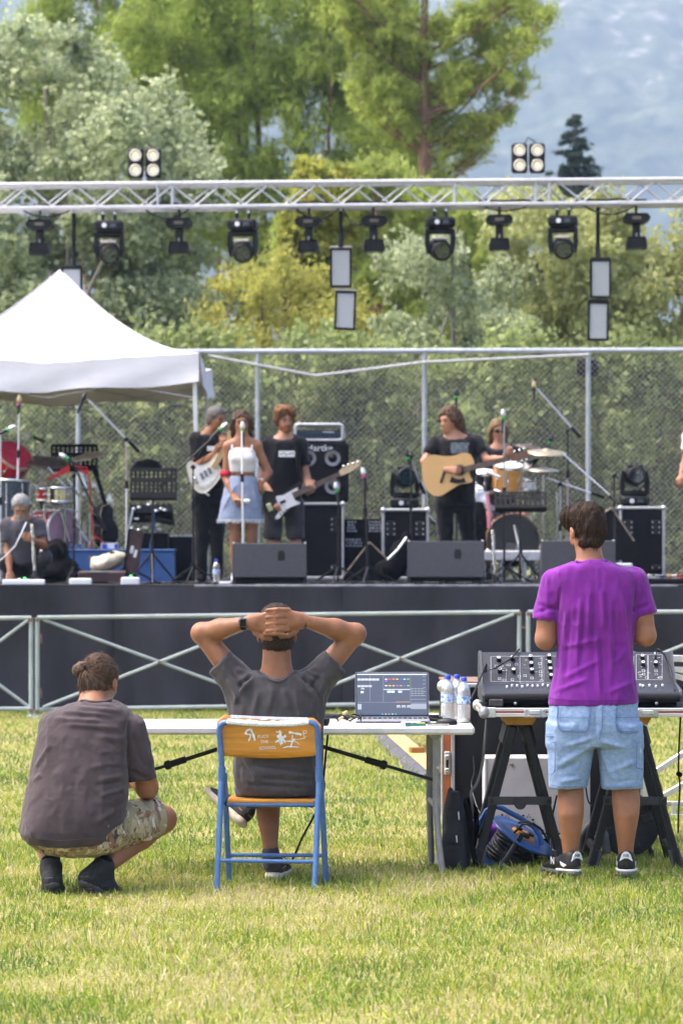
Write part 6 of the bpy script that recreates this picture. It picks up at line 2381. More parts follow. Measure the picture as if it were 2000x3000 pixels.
# ------------------------------------------------------------------ cases, box, bag and reels below
def rack_case():
	d = 16.6
	b = on_ground(1590, d)
	X, Z, s = DX(b)
	t = thing('equipment_case', 'tall black equipment case with an orange side strip behind the table end', 'case', b)
	xa, xb = X(1292), X(1882)
	z0, z1 = .12, Z(2002)
	MB().box(((xa + xb) / 2, .3, (z0 + z1) / 2), (xb - xa - .02, .6, z1 - z0 - .01)).build('shell', M('case_felt', (.006, .006, .008), .85, var=.3, scale=5, bump=.3, bscale=240), t)
	om = M('orange_panel', (.42, .12, .04), .6, var=.12, scale=12)
	MB().box(((X(1298) + X(1320)) / 2, -.004, (z0 + z1) / 2), (X(1320) - X(1298), .02, z1 - z0 - .03)).build('orange_strip', om, t)
	for (p, q) in ((1291, 1298), (1320, 1331), (1874, 1884)):
		MB().box(((X(p) + X(q)) / 2, -.006, (z0 + z1) / 2), (X(q) - X(p), .026, z1 - z0), bev=.004).build('edge_profile', aluminium, t)
	for z in (z1 - .01, z0 + .012):
		MB().box((0, -.004, z), (xb - xa - .05, .026, .022), bev=.004).build('edge_profile', aluminium, t)
	MB().box((0, .3, z1 + .004), (xb - xa, .6, .01)).build('top_board', M('ply_brown', (.2, .12, .08), .6, var=.2), t)
	MB().ball((xa + .01, -.006, z1 - .015), .034, 12, 8).build('corner_ball', aluminium, t)
	zl = Z(2235)
	lt = MB().box((X(1309), -.02, zl), (.033, .014, .125), bev=.006).build('latch', M('latch_steel', (.5, .5, .51), .35), t)
	MB().box((X(1309), -.03, zl + .03), (.024, .012, .03), bev=.005).build('latch_hook', chrome, lt)
	MB().box((X(1309), -.028, zl), (.012, .01, .07)).build('latch_slot', black_matte, lt)
	MB().box((X(1309), -.032, zl - .035), (.024, .014, .02), bev=.005).build('latch_hook', chrome, lt)
	for px in (1330, 1600, 1850):
		for y in (.08, .5):
			MB().cyl((X(px) - .015, y, .05), (X(px) + .015, y, .05), .05, n=16).build('caster', black_matte, t)
			MB().box((X(px), y, .105), (.06, .06, .03)).build('caster_fork', galv, t)
rack_case()

def cardboard_box():
	d = 16.25
	b = on_ground(1572, d)
	X, Z, s = DX(b)
	dl = thing('transport_dolly', 'low black dolly with a silver edge under the white carton', 'dolly', b)
	MB().box((0, .14, .075), (.62, .28, .05), bev=.006).build('board', black_matte, dl)
	MB().box((0, -.006, .085), (.62, .012, .018), bev=.003).build('edge_profile', aluminium, dl)
	for sx in (-.26, .26):
		MB().cyl((sx - .014, .06, .025), (sx + .014, .06, .025), .025, n=12).build('wheel', black_plastic, dl)
		MB().cyl((sx - .014, .22, .025), (sx + .014, .22, .025), .025, n=12).build('wheel', black_plastic, dl)
	bb = b + Vector((0, .005, .102))
	t = thing('cardboard_box', 'plain white carton with small black handling symbols under the console', 'carton', bb)
	X, Z, s = DX(bb)
	cm = M('carton_paper', (.52, .51, .55), .8, var=.06, scale=5, bump=.15, bscale=30)
	xa, xb, h = X(1418), X(1728), Z(2220)
	MB().box(((xa + xb) / 2, .13, h / 2), (xb - xa, .24, h), bev=.004).build('carton', cm, t)
	MB().box((xa + .012, .008, h / 2), (.004, .004, h * .96)).build('edge_crease', M('crease', (.3, .3, .32), .8), t)
	ink = M('ink', (.015, .015, .018), .8, var=.2)
	zr = Z(2392)
	m = MB()
	f = lambda px: X(px)
	y = .0085
	# glass, arrows, number, umbrella, recycling ring
	m.prism([(f(1466), zr + .012), (f(1474), zr + .012), (f(1471), zr), (f(1469), zr)], (0, y, 0), (1, 0, 0), (0, 0, 1), .002)
	for px in (1483, 1489):
		m.box((f(px), y, zr + .003), (.0022, .002, .018))
	m.box((f(1487), y, zr - .008), (.016, .002, .002))
	text_into(m, '2', (f(1517), y, zr + .006), (1, 0, 0), (0, 0, 1), .024, .001)
	m.box((f(1517), y, zr - .008), (.016, .002, .002))
	m.prism([(f(1527), zr + .001), (f(1529), zr + .007), (f(1532), zr + .009), (f(1535), zr + .007), (f(1537), zr + .001)], (0, y, 0), (1, 0, 0), (0, 0, 1), .002)
	m.box((f(1532), y, zr - .004), (.002, .002, .012))
	for a in (90, 210, 330):
		c = Vector((f(1548) + .0065 * math.cos(R(a)), y, zr + .0065 * math.sin(R(a))))
		m.prism([(-.004, -.004), (.004, -.004), (.0, .005)], c, (math.cos(R(a + 90)), 0, math.sin(R(a + 90))), (-math.sin(R(a + 90)), 0, math.cos(R(a + 90))), .001)
	m.build('symbols', ink, t)
	MB().prism([(-.012, .006), (.014, .01), (.012, -.012), (-.002, .0)], (f(1496), y, Z(2243)), (1, 0, 0), (0, 0, 1), .002).build('tape_scrap', M('tape_scrap', (.25, .18, .12), .7), t)
	MB().ball((f(1560), y, Z(2402)), (.008, .003, .006), 8, 5).build('hole', ink, t)
	c = thing('purple_cloth', 'crumpled purple cloth on the ground behind the backpack', 'cloth', on_ground(1400, 16.05))
	X, Z, s = DX(on_ground(1400, 16.05))
	sd = SDF().ell((X(1365), 0, Z(2420)), (.05, .05, .04), .02).ell((X(1430), .0, Z(2430)), (.06, .05, .04), .03).ell((X(1455), 0, Z(2420)), (.05, .05, .025), .03).ell((X(1400), .02, .06), (.09, .06, .08), .03)
	solid('fabric', sd, .01, M('purple_fabric', (.11, .015, .25), .8, var=.2, bump=.3), c, 1, None, [((25, 25, 25), .012, 4)])
cardboard_box()

def backpack():
	b = on_ground(1345, 15.5)
	J = frame_of(b)
	t = thing('backpack', 'black backpack standing on the grass behind the table leg', 'backpack', b)
	sd = SDF()
	rows = []
	for (py, xa, xb, dp) in ((2320, 1318, 1345, .05), (2335, 1308, 1360, .08), (2370, 1300, 1374, .1), (2420, 1297, 1376, .11), (2480, 1297, 1374, .115), (2530, 1294, 1374, .12), (2556, 1297, 1370, .11)):
		p, q = J(xa, py), J(xb, py)
		rows.append((p.z, (p.x + q.x) / 2, .0, (q.x - p.x) / 2, dp))
	sd.loft(rows, .02, p=2.8)
	sd.ell(J(1322, 2480, -.09), (.05, .04, .09), .02)
	sd.ell(J(1318, 2330, 0), (.02, .03, .045), .02)
	solid('pack', sd, .009, M('nylon_black', (.014, .014, .019), .7, var=.3, scale=10, bump=.3, bscale=180), t, 1,
		  [(J(1300, 2380, -.1), J(1360, 2385, -.1), .01, -.006), (J(1305, 2478, -.12), J(1350, 2476, -.12), .008, -.006)], [((14, 14, 9), .006, 3)])
	MB().tube([J(1352, 2340, -.04), J(1372, 2375, -.1), J(1380, 2440, -.11), J(1384, 2500, -.1), J(1398, 2545, -.06)], [.012, .016, .016, .014, .012], 8).build('shoulder_strap', black_cloth, t)
	MB().tube([J(1366, 2340, .05), J(1392, 2370, .04), J(1396, 2420, .04), J(1386, 2480, .02)], .013, 8).build('shoulder_strap', black_cloth, t)
	MB().tube([J(1398, 2540, -.06), J(1412, 2552, -.05), J(1424, 2562, -.03)], [.012, .022, .016], 8).build('strap_end', black_cloth, t)
	MB().tube([J(1342, 2378, -.115), J(1344, 2402, -.12)], .004, 6).build('zip_pull', aluminium, t)
	MB().tube([J(1336, 2448, -.12), J(1338, 2468, -.125)], .004, 6).build('zip_pull', aluminium, t)
	MB().prism([(-.02, -.035), (.02, -.03), (.022, .03), (.0, .05)], J(1278 + 2, 2510, -.09), (.7, -.4, 0), (0, 0, 1), .004).build('side_flash', M('flash_grey', (.5, .5, .5), .6), t)
backpack()

def blue_reel():
	d = 15.7
	b = on_ground(1490, d)
	J = frame_of(b)
	t = thing('cable_reel', 'blue steel cable reel wound with black cable lying tilted', 'cable reel', b)
	bm = M('reel_blue', (.02, .10, .34), .32, var=.15, scale=20, coat=.4)
	a = Vector((.50, -.20, .84)).normalized()
	c1, c0 = J(1529, 2452, 0), J(1452, 2512, .02)
	c0 = c1 - a * .175
	R1 = .170
	for (c, nm) in ((c1, 'flange'), (c0, 'flange')):
		MB().lathe([(.02, .004), (.07, .008), (.09, .016), (R1 * .72, .014), (R1 * .93, .006), (R1, .012), (R1 * 1.01, .0), (R1 * .93, -.006), (.06, -.004)], c, a, 40).build(nm, bm, t)
	MB().lathe([(.075, -.17), (.075, -.005)], c1, a, 26).build('hub', black_plastic, t)
	u, w, _ = ortho(a)
	rr = random.Random(2)
	for k in range(3):
		pts = []
		for i in range(150):
			an = i * .42
			h = -.155 + .145 * abs(((i / 24.0 + k * .4) % 2) - 1)
			r = .098 + .012 * k + .003 * math.sin(i * 1.7 + k)
			pts.append(c1 + a * h + (u * math.cos(an) + w * math.sin(an)) * r)
		MB().tube(pts, .0075, 6).build('wound_cable', M('cable_black', (.012, .012, .014), .4, var=.2), t)
	# socket plate
	MB().lathe([(.0, .024), (.055, .022), (.066, .012)], c1, a, 24, False, False).build('socket_plate', M('reel_orange', (.6, .24, .03), .45, var=.1), t)
	for q in range(3):
		an = q * 2.09 + .5
		p = c1 + (u * math.cos(an) + w * math.sin(an)) * .04
		o = MB().lathe([(.021, .018), (.021, .032), (.017, .034)], p, a, 14).build('socket', black_plastic, t)
	MB().cyl(c1 + u * .11 + a * .01, c1 + u * .11 - a * .02 + Vector((0, 0, 0)), .012, n=10).build('crank_boss', black_plastic, t)
	MB().tube([J(1526, 2444, -.12), J(1500, 2490, -.17), J(1474, 2530, -.2)], [.016, .014, .015], 10).build('handle_grip', black_plastic, t)
	MB().tube([J(1474, 2528, -.2), J(1465, 2545, -.2), J(1480, 2556, -.16), J(1515, 2562, -.1)], .013, 10).build('frame_tube', bm, t)
	MB().tube([J(1395, 2440, .05), J(1408, 2405, .0), J(1425, 2375, -.02), J(1448, 2362, -.02), J(1470, 2368, -.02), J(1520, 2395, -.02), J(1560, 2420, -.03), J(1580, 2445, -.04), J(1586, 2475, -.04)], .0135, 10).build('frame_tube', bm, t)
	MB().tube([J(1388, 2450, .06), J(1392, 2475, .05), J(1420, 2500, .0), J(1450, 2535, -.02)], .0135, 10).build('frame_tube', bm, t)
	for (p, q, r_, s2) in (((1518, 2410, -.1), (1548, 2408, -.13), (1580, 2425, -.12), (1600, 2455, -.1)), ((1505, 2440, -.1), (1530, 2415, -.14), (1560, 2412, -.14), (1590, 2435, -.12))):
		MB().tube([J(*p), J(*q), J(*r_), J(*s2)], .006, 8).build('loose_cable', M('cable_black', (.012, .012, .014), .4), t)
	MB().tube([J(1600, 2500, -.05), J(1610, 2520, -.06), J(1600, 2545, -.08), J(1585, 2545, -.1), J(1580, 2525, -.1)], .006, 8).build('loose_cable', M('cable_black', (.012, .012, .014), .4), t)
blue_reel()

def black_reel():
	b = on_ground(1838, 16.05)
	J = frame_of(b)
	t = thing('cable_reel', 'round black plastic cable reel standing behind the right leg of the man in purple', 'cable reel', b)
	bm = M('reel_black', (.022, .022, .025), .55, var=.3, scale=14, bump=.2)
	c = J(1838, 2458, 0)
	c.z = .165
	for y, nm in ((0, 'flange'), (.14, 'flange')):
		MB().lathe([(.16, .0), (.16, .012), (.152, .014), (.115, .006), (.105, .012), (.095, .006), (.03, .006), (.0, .01)], c + Vector((0, y, 0)), (0, -1, 0), 40).build(nm, bm, t)
	MB().lathe([(.1, 0), (.1, -.14)], c, (0, -1, 0), 24).build('cable_winding', M('cable_black', (.012, .012, .014), .4), t)
	for an in (20, 110, 200, 290):
		p = c + Vector((.1 * math.cos(R(an)), -.014, .1 * math.sin(R(an))))
		MB().box(p, (.055, .012, .045), (0, -R(an), 0), bev=.004).build('hub_plate', M('reel_black2', (.03, .03, .033), .5), t)
	MB().cyl(c + Vector((.11, -.01, .09)), c + Vector((.11, -.035, .09)), .014, n=12).build('knob', black_plastic, t)
	for sx in (-.09, .09):
		MB().tube([c + Vector((sx, .07, -.05)), Vector((c.x + sx * 1.4, .02, .01)), Vector((c.x + sx * 1.4, .16, .01))], .012, 8).build('stand', bm, t)
	g = thing('grey_hose', 'loop of grey ribbed hose beside the black cable reel', 'hose', on_ground(1700, 15.95))
	MB().tube([(0, 0, .02), (.0, .02, .1), (.04, .03, .16), (.09, .02, .17), (.12, 0, .12), (.13, -.02, .03)], .022, 10).build('tube', M('hose_grey', (.08, .08, .085), .6, var=.2), g)
black_reel()

def leads():
	def lead(label, pts, r=.005, m=None, tape=None):
		p0 = W(*pts[0])
		t = thing('hanging_cable', label, 'cable', p0)
		q = [W(*p) - p0 for p in pts]
		# smooth the path
		sm = []
		for i in range(len(q) - 1):
			a, b_, c, e = q[max(i - 1, 0)], q[i], q[i + 1], q[min(i + 2, len(q) - 1)]
			for k in range(6):
				f = k / 6
				sm.append(.5 * ((2 * b_) + (c - a) * f + (2 * a - 5 * b_ + 4 * c - e) * f * f + (3 * b_ - a - 3 * c + e) * f ** 3))
		sm.append(q[-1])
		MB().tube(sm, r, 8).build('cord', m or black_plastic, t)
		if tape:
			MB().box(W(*tape) - p0, (.03, .02, .022), (.3, .4, .2), bev=.005).build('tape_knot', black_cloth, t)
	lead('grey mains cable hanging from the left corner of the console case', [(1424, 2108, 15.5), (1420, 2160, 15.5), (1412, 2240, 15.5), (1396, 2295, 15.5), (1380, 2320, 15.5), (1382, 2360, 15.5), (1392, 2400, 15.6)], .0065, M('cable_grey', (.16, .16, .18), .4))
	lead('black cable hanging behind the chair down to the grass', [(960, 2152, 15.3), (955, 2200, 15.3), (946, 2290, 15.2), (935, 2345, 15.15), (922, 2385, 15.1), (885, 2455, 14.95), (865, 2500, 14.93), (850, 2530, 14.95)], .0055)
	lead('thin black cable hanging at the right edge with a taped knot', [(1992, 2098, 15.6), (1988, 2180, 15.6), (1986, 2260, 15.6), (1990, 2300, 15.6), (1986, 2380, 15.6), (1985, 2440, 15.6)], .005, None, (1988, 2268, 15.6))
	lead('thin black cable hanging from the console between the trestle legs', [(1725, 2100, 15.9), (1712, 2250, 15.9), (1720, 2340, 15.9), (1735, 2360, 15.9)], .004)
	lead('black cable trailing from the trestle to the grass near the left shoe', [(1630, 2330, 15.6), (1616, 2400, 15.6), (1614, 2470, 15.5), (1618, 2535, 15.4)], .0045)
	lead('thin dark lead hanging inside the black equipment case', [(1385, 2215, 16.5), (1388, 2260, 16.5), (1380, 2300, 16.5), (1395, 2360, 16.4), (1410, 2390, 16.3)], .003, M('cable_dim', (.05, .05, .055), .4))
leads()
bl = bottle('water_bottle', 'crumpled clear bottle lying on the grass behind the blue reel', on_ground(1545, 15.95) + Vector((0, 0, .035)), 1.1)
bl.rotation_euler = (R(90), 0, R(70))

def alu_frame():
	d = 18.4
	b = on_ground(1990, d)
	X, Z, s = DX(b)
	t = thing('stair_frame', 'folded aluminium stair frame at the right edge behind the trestle', 'stair frame', b)
	def bar(a, c, r=.016, dy=0):
		p, q = Vector((X(a[0]), dy, Z(a[1]))), Vector((X(c[0]), dy, Z(c[1])))
		ax = q - p
		Rm = Matrix((Vector((0, 1, 0)).cross(ax).normalized(), Vector((0, 1, 0)), ax.normalized())).transposed()
		MB().box(p.lerp(q, .5), (r * 2.2, r * 2, ax.length), Rm, bev=.004).build('profile_bar', aluminium, t)
	bar((1888, 2095), (1888, 2400))
	bar((1922, 2258), (2090, 2150))
	bar((1885, 2365), (2090, 2255), dy=.06)
	bar((1885, 2358), (2110, 2358), .013, .1)
	bar((1885, 2392), (2110, 2395), .013, .03)
	bar((1900, 2425), (2110, 2428), .012, .12)
	bar((1952, 1928), (2120, 1934), .018)
	bar((1952, 1960), (2120, 1966), .014)
	bar((1955, 1975), (2120, 2020), .014, .05)
	bar((2070, 1920), (2070, 2440), .02, .1)
	bar((1975, 2350), (1975, 2440), .012, .05)
alu_frame()

def cable_ramp():
	# low cable protector lying on the lawn towards the stage
	a, c = Vector((.40, 26.0, 0)), Vector((.66, 21.2, 0))
	u = (c - a).normalized()
	t = thing('cable_ramp', 'yellow and black cable ramp lying on the lawn behind the table', 'cable ramp', a)
	v = Vector((-u.y, u.x, 0))
	ym = M('ramp_yellow', (.62, .42, .14), .6, var=.15, scale=8)
	km = M('ramp_black', (.07, .07, .085), .8, var=.3, scale=20)
	n = 5
	L = (c - a).length / n
	for i in range(n):
		p = u * (L * i)
		q = u * (L * (i + 1) - .02)
		prof = [(-.15, .0), (-.085, .05), (-.055, .052), (.055, .052), (.085, .05), (.15, .0)]
		m = MB()
		vs = [p + v * x + Vector((0, 0, z)) for x, z in prof] + [q + v * x + Vector((0, 0, z)) for x, z in prof]
		m.add(vs, [(k, k + 6, k + 7, k + 1) for k in range(5)] + [tuple(range(6)), tuple(range(11, 5, -1))])
		s = m.build('ramp_segment', km, t)
		m = MB()
		vs = [p + v * x + Vector((0, 0, z)) for x, z in ((-.07, .056), (.07, .056))] + [q + v * x + Vector((0, 0, z)) for x, z in ((.07, .056), (-.07, .056))]
		m.add(vs, [(0, 1, 2, 3)])
		m.build('ramp_lid', ym, s)
	w = thing('wood_block', 'small brown wooden wedge lying on the cable ramp', 'wood block', Vector((.555, 23.2, .058)))
	MB().box((0, 0, .02), (.11, .07, .04), (0, 0, .3), bev=.004).build('block', M('block_wood', (.3, .13, .03), .7, var=.2), w)
cable_ramp()

# ------------------------------------------------------------------ people: shared pieces
def skin_mat(name, col):
	if name in MATS:
		return MATS[name]
	m = M(name, [c * .86 for c in col], .5, col2=(col[0] * 1.12, col[1] * 1.14, col[2] * 1.15), scale=16, detail=7, bump=.2, bscale=190, spec=.35, lo=.25, hi=.75)
	p = _pr(m)
	p.inputs['Subsurface Weight'].default_value = .12
	p.inputs['Subsurface Radius'].default_value = (.012, .005, .003)
	return m
skin_tan = skin_mat('skin_tan', (.27, .118, .062))
skin_warm = skin_mat('skin_warm', (.30, .132, .071))
skin_fair = skin_mat('skin_fair', (.42, .205, .13))

def cloth_mat(name, col, var=.1, bump=.25, scale=7, rough=.9, sheen=.15):
	return M(name, col, rough, var=var, scale=scale, bump=bump, bscale=330, sheen=sheen, spec=.15)

def hair_mat(name, c1, c2, stretch=(1, 1, .15), scale=120):
	return M(name, c1, .55, var=.2, scale=scale, bump=.8, bscale=scale * 1.3, stretch=stretch, col2=c2, lo=.3, hi=.72, spec=.12)

def head_frame(fwd, tilt=0.0):
	"""columns: the person's right, forward, up"""
	f = Vector(fwd).normalized()
	up = Vector((0, 0, 1))
	r = f.cross(up).normalized()
	u = r.cross(f).normalized()
	if tilt:
		Rm = Matrix.Rotation(tilt, 3, f)
		r, u = Rm @ r, Rm @ u
	return r, f, u
def head_into(sd, c, fr, k=1.0):
	"""skull, jaw, nose, ears, eye hollows, lips; c is the point between the ears at eye height"""
	r, f, u = fr
	c = Vector(c)
	P = lambda x, y, z: c + (r * x + f * y + u * z) * k
	Rm = Matrix((r, f, u)).transposed()
	sd.ell(P(0, -.012, .028), (.076 * k, .097 * k, .094 * k), .02, rot=Rm)
	sd.ell(P(0, .022, -.048), (.059 * k, .068 * k, .066 * k), .03, rot=Rm)
	sd.ell(P(0, .066, -.098), (.028 * k, .024 * k, .02 * k), .03, rot=Rm)
	sd.ell(P(0, .078, .028), (.052 * k, .018 * k, .014 * k), .02, rot=Rm)
	for s in (-1, 1):
		sd.ell(P(s * .036, .066, -.022), (.022 * k, .02 * k, .022 * k), .02, rot=Rm)
		sd.ell(P(s * .031, .098, .003), (.017 * k, .014 * k, .011 * k), .012, op='s', rot=Rm)
		sd.ell(P(s * .031, .079, .003), (.0125 * k, .012 * k, .0125 * k), .003, rot=Rm)
		sd.ell(P(s * .087, -.010, -.014), (.010 * k, .021 * k, .033 * k), .008, rot=Rm)
		sd.ell(P(s * .098, -.003, -.012), (.005 * k, .011 * k, .019 * k), .004, op='s', rot=Rm)
	sd.cap(P(0, .088, .008), P(0, .110, -.034), .010 * k, .0135 * k, .012)
	for s in (-1, 1):
		sd.ell(P(s * .012, .1, -.038), (.009 * k, .011 * k, .008 * k), .008, rot=Rm)
	sd.ell(P(0, .089, -.066), (.022 * k, .011 * k, .0065 * k), .006, rot=Rm)
	sd.ell(P(0, .087, -.076), (.019 * k, .011 * k, .0065 * k), .006, rot=Rm)
	return P, Rm
def face_details(t, P, Rm, k, brow_m, lip_m, eye_m, closed=False, glasses=False):
	for s in (-1, 1):
		MB().ball(P(s * .031, .0865, .003), (.0115 * k, .006 * k, .007 * k), 10, 6, Rm).build('eye', eye_m, t)
		MB().tube([P(s * .014, .097, .02), P(s * .031, .096, .026), P(s * .05, .082, .02)], [.005 * k, .007 * k, .004 * k], 6).build('eyebrow', brow_m, t)
	m = MB()
	m.ball(P(0, .0965, -.0665), (.019 * k, .006 * k, .0042 * k), 10, 5, Rm)
	m.ball(P(0, .0955, -.0755), (.017 * k, .006 * k, .0045 * k), 10, 5, Rm)
	m.build('lips', lip_m, t)
	if glasses:
		g = MB()
		for s in (-1, 1):
			g.ball(P(s * .033, .103, .0), (.028 * k, .006 * k, .02 * k), 12, 6, Rm)
			g.tube([P(s * .06, .095, .004), P(s * .083, .0, .0)], .0025, 5)
		g.tube([P(-.01, .107, .004), P(.01, .107, .004)], .003, 5)
		g.build('sunglasses', M('sunglass', (.01, .01, .012), .12, var=.1), t)

def hand_mesh(wr, dirv, palm, thumb_side, k=1.0, curl=.5, spread=.12, thumb=.6, h=.0045):
	"""palm and five fingers; dirv wrist to knuckles, palm = normal out of the palm, thumb_side = vector to the thumb side"""
	d = Vector(dirv).normalized()
	n = Vector(palm)
	n = (n - d * n.dot(d)).normalized()
	s = d.cross(n)
	if s.dot(Vector(thumb_side)) < 0:
		s = -s
	wr = Vector(wr)
	P = lambda a, b, c: wr + (d * a + s * b + n * c) * k
	sd = SDF()
	Rm = Matrix((d, s, n)).transposed()
	sd.ell(P(.045, 0, 0), (.05 * k, .04 * k, .0155 * k), .015, rot=Rm)
	sd.cap(P(-.03, 0, 0), P(.02, 0, 0), .024 * k, .026 * k, .02, flat=(n, 1.35))
	sd.cap(P(.075, .028, 0), P(.072, -.028, 0), .0125 * k, .0115 * k, .012)
	L = ((.044, .026, .021, .0092), (.049, .029, .022, .0095), (.046, .027, .021, .009), (.036, .02, .018, .0078))
	for i, (l1, l2, l3, r) in enumerate(L):
		b = .029 - .0195 * i
		a0 = math.atan(spread * (1.5 - i))
		p = P(.083 - .004 * abs(i - 1), b, 0)
		dd = (d * math.cos(a0) + s * math.sin(a0)).normalized()
		ang = curl * (.75 + .1 * i)
		for q, l in enumerate((l1, l2, l3)):
			dd2 = (dd * math.cos(ang) + n * math.sin(ang)).normalized()
			e = p + dd2 * l * k
			sd.cap(p, e, r * k * (1 - .08 * q), r * k * (.94 - .1 * q), .004)
			p = e
			ang += curl * (1.15 if q == 0 else .8)
	p0 = P(.018, .026, .004)
	p1 = P(.045, .026 + .034 * thumb, .012)
	p2 = P(.074, .03 + .042 * thumb - .01 * curl, .016 + .014 * curl)
	p3 = P(.097, .03 + .04 * thumb - .02 * curl, .02 + .02 * curl)
	sd.cap(p0, p1, .0155 * k, .0115 * k, .012).cap(p1, p2, .0112 * k, .0098 * k, .004).cap(p2, p3, .0098 * k, .0078 * k, .004)
	V, Q = sd.mesh(h)
	return relax(V, Q, 1, .4), Q
def join_meshes(parts):
	Vs, Qs, o = [], [], 0
	for (V, Q) in parts:
		Vs.append(V)
		Qs.append(Q + o)
		o += len(V)
	return np.concatenate(Vs), np.concatenate(Qs)
def rows_px(J, rows, k=1.0):
	"""(py, x left, x right, depth centre, half depth) -> loft rows"""
	out = []
	for (py, xa, xb, cy, hd) in rows:
		a, b = J(xa, py, cy), J(xb, py, cy)
		out.append((a.z, (a.x + b.x) / 2, cy, (b.x - a.x) / 2 * k, hd * k))
	return out
def hem_lines(t, J, V, lines, mat, r=.0016, name='hem'):
	"""stitched hems: thin ridges laid on the camera side of the cloth"""
	for (pts, dy) in lines:
		q = []
		for i in range(len(pts) - 1):
			for k in range(8):
				f = k / 8
				p = J(pts[i][0] + (pts[i + 1][0] - pts[i][0]) * f, pts[i][1] + (pts[i + 1][1] - pts[i][1]) * f, dy)
				sel = (np.abs(V[:, 0] - p.x) < .012) & (np.abs(V[:, 2] - p.z) < .012)
				if sel.any():
					q.append(Vector((p.x, V[sel, 1].min() - .0006, p.z)))
		if len(q) > 2:
			MB().tube(q, r, 5).build(name, mat, t)
def strands(t, name, roots, mat, r=.0012):
	"""single locks as thin tapering tubes"""
	m = MB()
	for pts in roots:
		m.tube(pts, [r] * (len(pts) - 1) + [r * .25], 4, caps=False)
	return tag(m.build(name, mat, t), kind='stuff')

